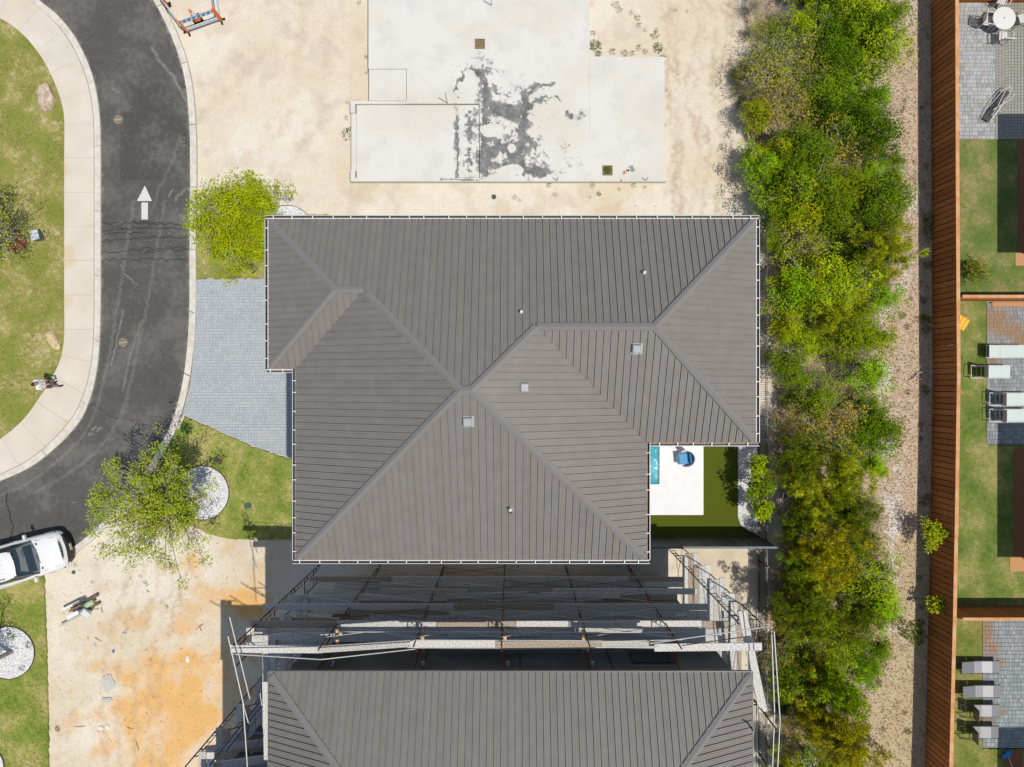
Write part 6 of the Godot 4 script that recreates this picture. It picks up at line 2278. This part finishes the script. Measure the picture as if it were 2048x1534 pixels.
	for k in 5: box(st, arc.call(lerpf(-0.4, 0.4, k / 4.0), 2.36) + Vector3(0, 0.91, 0), Vector3(0.09, 0.012, 0.03))
	obj("chrome_bars", st, M.galv, gr)
	st = st_new()                     # shut lines of the bonnet
	for s in [-1, 1]: bar(st, Vector3(1.35, 1.083, 0.765 * s), Vector3(2.2, 0.955, 0.70 * s), 0.012, 0.02)
	obj("bonnet_gap", st, M.black, t)
	st = st_new()                     # cabin seen through the windscreen
	box(st, Vector3(0.95, 1.085, 0), Vector3(0.42, 0.03, 1.3))
	var dash = obj("dashboard", st, mat(lin(0.03), 0.7), t)
	st = st_new()
	var wl = []
	for k in 13: wl.append(Vector3(0.72 + 0.05 * cos(TAU * k / 12.0), 1.14 + 0.14 * cos(TAU * k / 12.0), -0.36 + 0.17 * sin(TAU * k / 12.0)))
	tube(st, wl, 0.014, 5, true, false)
	obj("steering_wheel", st, M.black, dash)
	for zz in [-0.36, 0.36]:
		st = st_new()
		bevel_box(st, Vector3(0.12, 1.22, zz), Vector3(0.16, 0.36, 0.44), 0.05)
		bevel_box(st, Vector3(0.08, 1.48, zz), Vector3(0.1, 0.16, 0.24), 0.04)
		obj("seat", st, mat(lin(0.10, 0.09, 0.08), 0.8), t)
	for s in [-1, 1]:
		st = st_new()
		for k in 4: bar(st, arc.call(lerpf(0.52, 0.93, k / 4.0) * s, 2.37) + Vector3(0, 0.875 - 0.02 * k, 0), arc.call(lerpf(0.52, 0.93, (k + 1) / 4.0) * s, 2.37) + Vector3(0, 0.855 - 0.02 * k, 0), 0.10, 0.05)
		obj("headlight", st, mat(lin(0.30, 0.33, 0.36), 0.1), t)
		st = st_new()
		bevel_box(st, Vector3(0.98, 1.13, 1.06 * s), Vector3(0.12, 0.16, 0.24), 0.04)
		obj("mirror", st, paint_m, t)
		st = st_new()
		for x in [0.35, -0.75]: box(st, Vector3(x, 0.92, 0.985 * s), Vector3(0.2, 0.03, 0.04))
		obj("door_handle", st, M.galv, t)
		st = st_new()
		box(st, Vector3(-2.38, 0.95, 0.75 * s), Vector3(0.12, 0.2, 0.25))
		obj("tail_light", st, mat(lin(0.35, 0.01, 0.01), 0.2), t)
		for x in [-1.5, 1.5]:
			st = st_new()
			lathe(st, [[0.24, -0.12], [0.36, -0.11], [0.37, 0.0], [0.36, 0.11], [0.24, 0.12]], Vector3(x, 0.37, 0.87 * s), 22, Basis(Vector3(1, 0, 0), PI * 0.5))
			var w = obj("wheel", st, M.rubber, t)
			st = st_new()
			lathe(st, [[0.0, 0.07], [0.23, 0.09], [0.24, 0.0], [0.23, -0.09], [0.0, -0.07]], Vector3(x, 0.37, 0.87 * s), 16, Basis(Vector3(1, 0, 0), PI * 0.5))
			obj("rim", st, M.galv, w)
	st = st_new()                     # roof pillars and rear glass
	quad(st, Vector3(-2.25, 1.04, -0.84), Vector3(-2.25, 1.04, 0.84), Vector3(-1.95, 1.68, 0.6), Vector3(-1.95, 1.68, -0.6))
	obj("rear_glass", st, M.glass, t)
	# small yellow plate mark
	st = st_new()
	box(st, Vector3(2.63, 0.55, 0.0), Vector3(0.03, 0.12, 0.32))
	obj("number_plate", st, mat(lin(0.5, 0.42, 0.28), 0.6), t)

# ---------------------------------------------------------------- person: one surface meshed from a distance field
func sd_cap(p: Vector3, a: Vector3, b: Vector3, ra: float, rb: float) -> float:
	var ab = b - a
	var t = clampf((p - a).dot(ab) / ab.length_squared(), 0, 1)
	return p.distance_to(a + ab * t) - lerpf(ra, rb, t)

func field_mesh(st, bones, lo: Vector3, hi: Vector3, cell: float, k: float, color: Callable):
	var n = Vector3i(((hi - lo) / cell).ceil())
	var W = n.x + 1
	var H = n.y + 1
	var D = n.z + 1
	var F = PackedFloat32Array()
	F.resize(W * H * D)
	F.fill(1.0)
	for b in bones:
		var m = maxf(b[2], b[3]) + cell * 4.0 + k
		var mn = ((b[0].min(b[1]) - Vector3.ONE * m - lo) / cell).floor()
		var mx = ((b[0].max(b[1]) + Vector3.ONE * m - lo) / cell).ceil()
		for x in range(maxi(0, int(mn.x)), mini(W, int(mx.x) + 1)):
			for y in range(maxi(0, int(mn.y)), mini(H, int(mx.y) + 1)):
				for z in range(maxi(0, int(mn.z)), mini(D, int(mx.z) + 1)):
					var i = (x * H + y) * D + z
					var d = sd_cap(lo + Vector3(x, y, z) * cell, b[0], b[1], b[2], b[3])
					var f = F[i]
					var h = maxf(k - absf(f - d), 0.0) / k
					F[i] = minf(f, d) - h * h * k * 0.25
	var vid = {}
	var verts = []
	for x in n.x:
		for y in n.y:
			for z in n.z:
				var s = Vector3.ZERO
				var c = 0
				var v = []
				for q in 8: v.append(F[((x + (q & 1)) * H + y + ((q >> 1) & 1)) * D + z + ((q >> 2) & 1)])
				var neg = 0
				for q in 8:
					if v[q] < 0: neg += 1
				if neg == 0 or neg == 8: continue
				for e in [[0, 1], [2, 3], [4, 5], [6, 7], [0, 2], [1, 3], [4, 6], [5, 7], [0, 4], [1, 5], [2, 6], [3, 7]]:
					var a = v[e[0]]
					var b = v[e[1]]
					if (a < 0) == (b < 0): continue
					var t = a / (a - b)
					s += Vector3(e[0] & 1, (e[0] >> 1) & 1, (e[0] >> 2) & 1).lerp(Vector3(e[1] & 1, (e[1] >> 1) & 1, (e[1] >> 2) & 1), t)
					c += 1
				vid[(x * H + y) * D + z] = verts.size()
				verts.append(lo + (Vector3(x, y, z) + s / c) * cell)
	st.set_smooth_group(1)
	var put = func(i):
		st.set_color(color.call(verts[i]))
		st.add_vertex(verts[i])
	for key in vid:
		var z = key % D
		var y = (key / D) % H
		var x = key / (D * H)
		for ax in 3:
			var e = [Vector3i(1, 0, 0), Vector3i(0, 1, 0), Vector3i(0, 0, 1)][ax]
			var u = [Vector3i(0, 1, 0), Vector3i(0, 0, 1), Vector3i(1, 0, 0)][ax]
			var w = [Vector3i(0, 0, 1), Vector3i(1, 0, 0), Vector3i(0, 1, 0)][ax]
			var p = Vector3i(x, y, z)
			var f0 = F[(p.x * H + p.y) * D + p.z]
			var q = p + e
			var f1 = F[(q.x * H + q.y) * D + q.z]
			if (f0 < 0) == (f1 < 0): continue
			var ids = []
			for o in [Vector3i.ZERO, -u, -u - w, -w]:
				var c = p + o
				var kk = (c.x * H + c.y) * D + c.z
				if not vid.has(kk): break
				ids.append(vid[kk])
			if ids.size() < 4: continue
			if f0 < 0: ids.reverse()
			for i in [0, 1, 2, 0, 2, 3]: put.call(ids[i])
	st.set_smooth_group(-1)

func build_person():
	# stands at the lawn edge, faces the street (+x), looks down at a small controller held in both hands
	var base = G(117, 769)
	base.y = 0.10
	var t = thing("person", "person in white shirt and grey shorts holding a small controller", "person", base, 0.35)
	var skin = Color(0.42, 0.22, 0.15)
	var shirt = Color(0.70, 0.70, 0.72)
	var shorts = Color(0.085, 0.09, 0.10)
	var shoe = Color(0.012, 0.013, 0.015)
	var hair = Color(0.05, 0.03, 0.02)
	# joints: x forward, z to the person's right
	var B = []
	for s in [-1.0, 1.0]:
		var fx = 0.10 * s
		var hip = Vector3(-0.02, 0.93, 0.095 * s)
		var knee = Vector3(0.03 + fx * 0.4, 0.50, 0.115 * s)
		var ank = Vector3(0.0 + fx, 0.09, 0.125 * s)
		B.append([hip, knee, 0.088, 0.062])
		B.append([knee, ank, 0.06, 0.042])
		B.append([ank + Vector3(-0.06, -0.045, 0), ank + Vector3(0.16, -0.05, 0.02 * s), 0.045, 0.042])
		var sh = Vector3(-0.03, 1.43, 0.185 * s)
		var el = Vector3(0.02, 1.14, 0.25 * s)
		var wr = Vector3(0.25, 1.15, 0.10 * s)
		B.append([sh, el, 0.062, 0.046])
		B.append([el, wr, 0.044, 0.030])
		B.append([Vector3(-0.02, 1.40, 0.02 * s), sh, 0.08, 0.068])
		B.append([Vector3(-0.02, 1.32, 0.07 * s), Vector3(0.0, 1.0, 0.065 * s), 0.115, 0.105])
		B.append([Vector3(0.0, 1.02, 0.06 * s), Vector3(-0.02, 0.90, 0.08 * s), 0.105, 0.10])
		B.append([hip, Vector3(0.0, 0.60, 0.112 * s), 0.10, 0.092])
		B.append([sh, sh.lerp(el, 0.62), 0.072, 0.066])
	B.append([Vector3(-0.02, 1.46, 0), Vector3(0.01, 1.56, 0), 0.06, 0.055])
	var st = st_new()
	var col = func(p: Vector3):
		if p.y < 0.10: return shoe
		if p.y < 0.57: return skin
		if p.y < 0.93: return shorts
		if p.y > 1.51: return skin
		if absf(p.z) > 0.20 and p.y < 1.24: return skin
		if p.x > 0.125 and p.y < 1.3 and p.y > 1.05: return skin
		return shirt
	field_mesh(st, B, Vector3(-0.3, -0.04, -0.42), Vector3(0.42, 1.62, 0.42), 0.024, 0.03, col)
	# head with nose, brow, ears; hair cap by colour; looks a little down
	var hc = Vector3(0.04, 1.67, 0)
	var HB = [[hc + Vector3(-0.015, 0.035, 0), hc + Vector3(-0.02, 0.04, 0.001), 0.098, 0.098], [hc + Vector3(0.02, -0.03, 0), hc + Vector3(0.03, -0.075, 0), 0.075, 0.058], [hc + Vector3(0.085, 0.005, 0), hc + Vector3(0.108, -0.03, 0), 0.012, 0.017], [hc + Vector3(0.07, 0.03, -0.045), hc + Vector3(0.07, 0.03, 0.045), 0.018, 0.018],
		[hc + Vector3(0.0, 0.012, 0.09), hc + Vector3(-0.008, -0.025, 0.088), 0.017, 0.013], [hc + Vector3(0.0, 0.012, -0.09), hc + Vector3(-0.008, -0.025, -0.088), 0.017, 0.013], [hc + Vector3(0.075, -0.06, -0.02), hc + Vector3(0.075, -0.06, 0.02), 0.014, 0.014], [hc + Vector3(-0.02, -0.06, 0), hc + Vector3(-0.03, -0.14, 0), 0.055, 0.055]]
	var hcol = func(p: Vector3):
		var q = p - hc
		if q.y > 0.062 + q.x * 0.45 or (q.x < -0.03 and q.y > -0.05 and absf(q.z) < 0.1): return hair
		if q.x > 0.075 and absf(q.y - 0.012) < 0.009 and absf(absf(q.z) - 0.034) < 0.014: return Color(0.02, 0.015, 0.012)
		if q.x > 0.08 and absf(q.y + 0.062) < 0.007 and absf(q.z) < 0.024: return Color(0.30, 0.09, 0.08)
		return skin
	field_mesh(st, HB, hc + Vector3(-0.15, -0.19, -0.14), hc + Vector3(0.16, 0.17, 0.14), 0.010, 0.02, hcol)
	# hands: palm, four fingers curled round the controller, thumb on top
	for s in [-1.0, 1.0]:
		var wr = Vector3(0.25, 1.15, 0.10 * s)
		var HN = [[wr, wr + Vector3(0.06, 0.0, -0.012 * s), 0.03, 0.032]]
		for f in 4:
			var k0 = wr + Vector3(0.085, 0.022 - f * 0.017, -0.012 * s + 0.004 * s)
			var k1 = k0 + Vector3(0.035 - 0.004 * absf(f - 1.5), -0.006, 0.008 * s)
			var k2 = k1 + Vector3(0.014, -0.004, -0.026 * s)
			var k3 = k2 + Vector3(-0.012, 0.0, -0.02 * s)
			HN.append([wr + Vector3(0.05, 0.016 - f * 0.012, -0.008 * s), k0, 0.014, 0.0105])
			HN.append([k0, k1, 0.0105, 0.0095])
			HN.append([k1, k2, 0.0095, 0.0085])
			HN.append([k2, k3, 0.0085, 0.0075])
		HN.append([wr + Vector3(0.02, 0.016, -0.018 * s), wr + Vector3(0.06, 0.042, -0.034 * s), 0.015, 0.0115])
		HN.append([wr + Vector3(0.06, 0.042, -0.034 * s), wr + Vector3(0.095, 0.044, -0.046 * s), 0.011, 0.009])
		field_mesh(st, HN, wr + Vector3(-0.05, -0.08, -0.09), wr + Vector3(0.19, 0.09, 0.09), 0.005, 0.008, func(_p): return skin)
	obj("body", st, vcol(0.75), t)
	var c = thing("controller", "small dark handheld controller gripped in the person's hands", "controller", Vector3.ZERO)
	c.transform = t.transform * Transform3D(Basis.IDENTITY, Vector3(0.335, 1.162, 0))
	st = st_new()
	bevel_box(st, Vector3.ZERO, Vector3(0.085, 0.045, 0.16), 0.012)
	obj("case", st, M.black, c)
	st = st_new()
	box(st, Vector3(0, 0.0255, 0), Vector3(0.06, 0.004, 0.10))
	obj("screen", st, M.glass, c)
	for s in [-1, 1]:
		st = st_new()
		tube(st, [Vector3(0.04, 0.01, 0.05 * s), Vector3(0.10, 0.05, 0.055 * s)], 0.005, 5)
		obj("antenna", st, M.black, c)

# ---------------------------------------------------------------- small things
func boulder(label, at, size: Vector3, turn, seed_, col0, col1):
	var st = st_new()
	var nz = noise(seed_, 1.1, 3)
	var N = 18
	var f = func(i, j):
		var th = PI * i / N
		var ph = TAU * j / (2.0 * N)
		var d = Vector3(sin(th) * cos(ph), cos(th), sin(th) * sin(ph))
		var k = 1.0 + nz.get_noise_3d(d.x * 0.6, d.y * 0.6, d.z * 0.6) * 0.42
		var q = Vector3(d.x, d.y * (0.9 if d.y > 0 else 0.6), d.z) * k
		q.y = minf(q.y, 0.62 + nz.get_noise_2d(d.x * 3.0, d.z * 3.0) * 0.25)
		return q * size
	for i in N:
		for j in 2 * N:
			var a = f.call(i, j)
			var b = f.call(i, j + 1)
			var c = f.call(i + 1, j + 1)
			var d = f.call(i + 1, j)
			var q = nz.get_noise_3d(a.x * 3.0, a.y * 9.0, a.z * 3.0)
			st.set_color(col0.lerp(col1, clampf(0.5 + q * 1.3, 0, 1)))
			if i > 0: tri(st, a, b, c)
			if i < N - 1: tri(st, a, c, d)
	var o = obj("boulder", st, M.vc_stone)
	o.position = at
	o.rotation.y = turn
	tag(o, label, "boulder", "boulders on the island lawn")

func build_small_things():
	boulder("large pinkish-grey boulder on the upper island lawn", G(96, 197) + Vector3(0, 0.12, 0), Vector3(0.36, 0.34, 0.70), 0.12, 901, Color(0.33, 0.25, 0.18), Color(0.50, 0.42, 0.34))
	boulder("smaller cream boulder on the lower island lawn near the pavement", G(109, 681) + Vector3(0, 0.1, 0), Vector3(0.27, 0.30, 0.48), 0.42, 902, Color(0.45, 0.34, 0.20), Color(0.55, 0.45, 0.30))
	# pale utility lid and vent on the island
	var u = thing("utility_box", "pale grey low utility box beside the mulch ring on the island lawn", "utility box", G(82, 474), 0.25)
	var st = st_new()
	bevel_box(st, Vector3(0, 0.22, 0), Vector3(0.36, 0.46, 0.44), 0.02)
	obj("cabinet", st, mat(lin(0.10, 0.14, 0.11), 0.6), u)
	st = st_new()
	bevel_box(st, Vector3(0, 0.475, 0), Vector3(0.40, 0.05, 0.48), 0.015)
	obj("lid", st, mat(Color(1, 1, 1), 0.7, 0.0, ntex(0.08, [Color(0.38, 0.42, 0.47), Color(0.52, 0.56, 0.60)], 903), 1.0), u)
	var vp = thing("vent_stub", "tiny round pale vent stub beside the utility box", "vent", G(66, 477, 0.1))
	st = st_new()
	lathe(st, [[0.04, -0.1], [0.04, 0.10], [0.05, 0.11], [0.04, 0.14], [0.0, 0.145]], Vector3.ZERO, 12)
	obj("pipe", st, M.galv, vp)
	# barricade of striped boards and orange feet
	var br = func(label, a: Vector3, b: Vector3):
		var t = thing("barricade", label, "barricade", a, 0.0, "folding barricade panels round the cone")
		var d = b - a
		var n = Vector3(-d.z, 0, d.x).normalized()
		for yy in [[0.95, M.barrier_blue], [0.32, M.barrier_pale]]:
			var s = st_new()
			bar(s, Vector3(0, yy[0], 0), d + Vector3(0, yy[0], 0), 0.03, 0.2)
			var p = obj("board", s, yy[1], t)
			s = st_new()
			for k in 7:
				bar(s, d * ((k + 0.3) / 7.0) + Vector3(0, yy[0] - 0.085, 0) + n * 0.017, d * ((k + 0.6) / 7.0) + Vector3(0, yy[0] + 0.085, 0) + n * 0.017, 0.004, 0.08)
			obj("stripes", s, M.plastic_white, p)
		var s3 = st_new()
		tube(s3, [Vector3(0, 1.08, 0), d + Vector3(0, 1.08, 0)], 0.018, 6)
		obj("top_bar", s3, M.galv, t)
		for e in [Vector3.ZERO, d]:
			var s = st_new()
			bar(s, e + Vector3(0, 0.0, 0), e + Vector3(0, 1.1, 0), 0.10, 0.06, n)
			obj("upright", s, M.orange, t)
			s = st_new()
			bevel_box(s, e + Vector3(0, 0.03, 0), Vector3(0.09, 0.06, 0.34), 0.02, Basis(n.cross(Vector3.UP), Vector3.UP, n))
			obj("foot", s, M.rubber, t)
	var c0 = G(378, 66)
	var c1 = G(443, 43)
	br.call("striped blue barricade panel with orange feet along the sand side", c0, c1)
	br.call("striped blue barricade panel with orange feet along the kerb", c0 + Vector3(-0.12, 0, -0.1), G(337, 14))
	br.call("barricade panel running off the top edge beside the sand lot", c1 + Vector3(0.02, 0, -0.1), G(434, -22))
	br.call("striped blue barricade panel at the kerb beyond the top edge", G(335, 8), G(316, -40))
	var cn = thing("traffic_cone", "orange traffic cone with white collar and dark square base", "traffic cone", G(395, 39), 0.6)
	cn.scale = Vector3.ONE * 1.25
	st = st_new()
	bevel_box(st, Vector3(0, 0.02, 0), Vector3(0.38, 0.05, 0.38), 0.01)
	obj("base", st, M.rubber, cn)
	st = st_new()
	lathe(st, [[0.15, 0.045], [0.145, 0.07], [0.092, 0.36]], Vector3.ZERO, 20)
	obj("cone", st, M.orange, cn)
	st = st_new()
	lathe(st, [[0.092, 0.36], [0.055, 0.58]], Vector3.ZERO, 20)
	obj("white_collar", st, M.white, cn)
	st = st_new()
	lathe(st, [[0.055, 0.58], [0.03, 0.72], [0.0, 0.72]], Vector3.ZERO, 20)
	obj("tip", st, M.orange, cn)
	# pile of scrap on the lower lot: each piece lies on its own
	var gp = "scrap pieces in the pile on the sandy lot"
	var piece = func(called, label, cat, a: Vector3, b: Vector3, w, h, m):
		var s = st_new()
		bar(s, Vector3.ZERO, b - a, w, h)
		var o = obj(called, s, m)
		o.position = a
		tag(o, label, cat, gp)
	piece.call("timber", "dark brown timber post across the scrap pile", "timber", G(140, 1222, 0.15), G(196, 1190, 0.15), 0.12, 0.1, M.wood)
	piece.call("timber", "short brown timber at the scrap pile's lower edge", "timber", G(158, 1227, 0.12), G(200, 1206, 0.12), 0.1, 0.1, M.wood)
	piece.call("white_board", "long white trim board on the scrap pile", "board", G(124, 1220, 0.25), G(159, 1203, 0.3), 0.12, 0.05, M.white)
	piece.call("conduit", "grey metal conduit with white end sticking out of the scrap pile", "conduit", G(120, 1252, 0.2), G(182, 1219, 0.2), 0.06, 0.06, M.galv)
	piece.call("panel_scrap", "dark blue-grey panel scrap inside the pile", "panel", G(147, 1224, 0.06), G(158, 1214, 0.08), 0.34, 0.03, mat(lin(0.02, 0.022, 0.035), 0.5))
	piece.call("post_stub", "grey post stub standing upright in the scrap pile", "post", G(166, 1200, 0.0) + Vector3(0.35, 0, 0.3), G(166, 1200, 0.0) + Vector3(0.35, 1.35, 0.3), 0.09, 0.09, M.galv)
	var bx = thing("meter_box", "pale grey electric box leaning on the scrap pile's post", "electric box", G(171, 1222, 0.55), -0.62, gp)
	st = st_new()
	bevel_box(st, Vector3(0.08, 0, 0.08), Vector3(0.44, 0.14, 0.28), 0.02)
	obj("cabinet", st, mat(lin(0.50, 0.55, 0.60), 0.5), bx)
	st = st_new()
	box(st, Vector3(-0.16, 0.02, 0.08), Vector3(0.1, 0.1, 0.16))
	obj("bracket", st, M.galv, bx)
	var sb = thing("sign_board", "small flat board on a post stub casting a T-shaped shadow", "board", G(166, 1200, 0.0) + Vector3(0.35, 1.36, 0.3), 0.5, gp)
	st = st_new()
	bevel_box(st, Vector3.ZERO, Vector3(0.62, 0.04, 0.2), 0.01)
	obj("board", st, M.white, sb)
	st = st_new()
	box(st, Vector3(0, -0.05, 0), Vector3(0.1, 0.06, 0.1))
	obj("cleat", st, M.galv, sb)
	var gd = thing("green_pedestal", "pale green plastic pedestal lying on the scrap pile", "pedestal", G(178, 1208, 0.3), 0.5, gp)
	st = st_new()
	lathe(st, [[0.0, -0.2], [0.14, -0.2], [0.14, 0.2], [0.13, 0.22], [0.0, 0.22]], Vector3(0.05, 0, 0), 18, Basis(Vector3(0, 0, 1), PI * 0.5))
	obj("cover", st, mat(lin(0.30, 0.42, 0.27), 0.5), gd)
	st = st_new()
	lathe(st, [[0.0, -0.1], [0.155, -0.1], [0.155, 0.1], [0.0, 0.1]], Vector3(-0.22, 0, 0), 18, Basis(Vector3(0, 0, 1), PI * 0.5))
	obj("base", st, mat(lin(0.10, 0.17, 0.13), 0.5), gd)
	# lids in lawn and sand
	var lid = func(called, label, cat, px, py, s: Vector2, turn, m, y):
		var t = thing(called, label, cat, G(px, py) + Vector3(0, y, 0), turn)
		var q = st_new()
		bevel_box(q, Vector3(0, 0.01, 0), Vector3(s.x, 0.05, s.y), 0.012)
		obj("lid", q, m, t)
		q = st_new()
		for k in 3: box(q, Vector3(0, 0.038, s.y * (k - 1) * 0.28), Vector3(s.x * 0.8, 0.01, s.y * 0.1))
		obj("ribs", q, m, t)
	lid.call("valve_box", "green ribbed valve box lid in the side lawn", "valve box", 497, 1011, Vector2(0.3, 0.27), 0.1, mat(lin(0.015, 0.09, 0.055), 0.6), 0.06)
	lid.call("meter_box", "brown meter box lid with black rim in the side lawn", "meter box", 437.5, 921, Vector2(0.36, 0.24), -0.45, mat(lin(0.08, 0.05, 0.035), 0.7), 0.07)
	var cap = thing("pipe_cap", "round dark pipe cap sticking out of sand near the parked car", "pipe cap", G(146.5, 1145))
	st = st_new()
	lathe(st, [[0.08, -0.1], [0.08, 0.02], [0.07, 0.035], [0.0, 0.035]], Vector3.ZERO, 18)
	obj("pipe", st, mat(lin(0.06, 0.075, 0.085), 0.6), cap)
	st = st_new()
	lathe(st, [[0.085, -0.02], [0.085, 0.0], [0.08, 0.0]], Vector3.ZERO, 18)
	obj("rim", st, M.black, cap)
	# litter on the sand
	var lm = [M.white, mat(lin(0.42, 0.41, 0.39), 0.95), mat(lin(0.05, 0.14, 0.45), 0.6), mat(lin(0.04, 0.05, 0.06), 0.7)]
	for a in [[375, 1319, 0.10, 0.2, 0, "white paper scrap on the orange sand"], [213, 1400, 0.30, 0.16, 1, "pale grey cement crust on the lower lot"], [216, 1365, 0.34, 0.5, 1, "pale grey cement crust on the lower lot"], [201, 1457, 0.16, 0.12, 0, "white plaster lump on the lower lot"], [215, 1455, 0.1, 0.12, 0, "white plaster lump on the lower lot"], [226, 1303, 0.08, 0.08, 2, "tiny blue plastic scrap on the lower lot"], [248, 1268, 0.14, 0.08, 1, "pale grey cement crust on the lower lot"], [988, 393, 0.12, 0.14, 3, "dark crumpled scrap on sand between slab and finished house"]]:
		var rg = RandomNumberGenerator.new()
		rg.seed = int(a[0] + a[1])
		var s = st_new()
		var poly = PackedVector2Array()
		for k in 17:
			var q = rg.randf_range(0.65, 1.05)
			poly.append(Vector2(cos(TAU * k / 17.0) * a[2] * q, sin(TAU * k / 17.0) * a[3] * q))
		slab(s, poly, -0.05, 0.0)
		slab(s, shrink(poly, minf(a[2], a[3]) * 0.35), 0.001, 0.022)
		var o = obj("scrap", s, lm[a[4]])
		o.position = G(a[0], a[1])
		tag(o, a[5], "scrap", "litter on the sand")
	# sticks on the lower lot
	var rg2 = RandomNumberGenerator.new()
	rg2.seed = 950
	for i in 10:
		var s = st_new()
		var l = rg2.randf_range(0.1, 0.32)
		tube(s, [Vector3(-l, 0, 0), Vector3(0, 0.03, rg2.randf_range(-0.06, 0.06)), Vector3(l, 0, 0)], [0.014, 0.012, 0.005], 5)
		var o = obj("stick", s, M.bark)
		var p = Vector2(rg2.randf_range(150, 430), rg2.randf_range(1150, 1520))
		o.position = G(p.x, p.y) + Vector3(0, -0.02, 0)
		o.rotation.y = rg2.randf() * TAU
		tag(o, "thin brown stick lying on the sandy lower lot", "stick", "sticks on the lower lot")
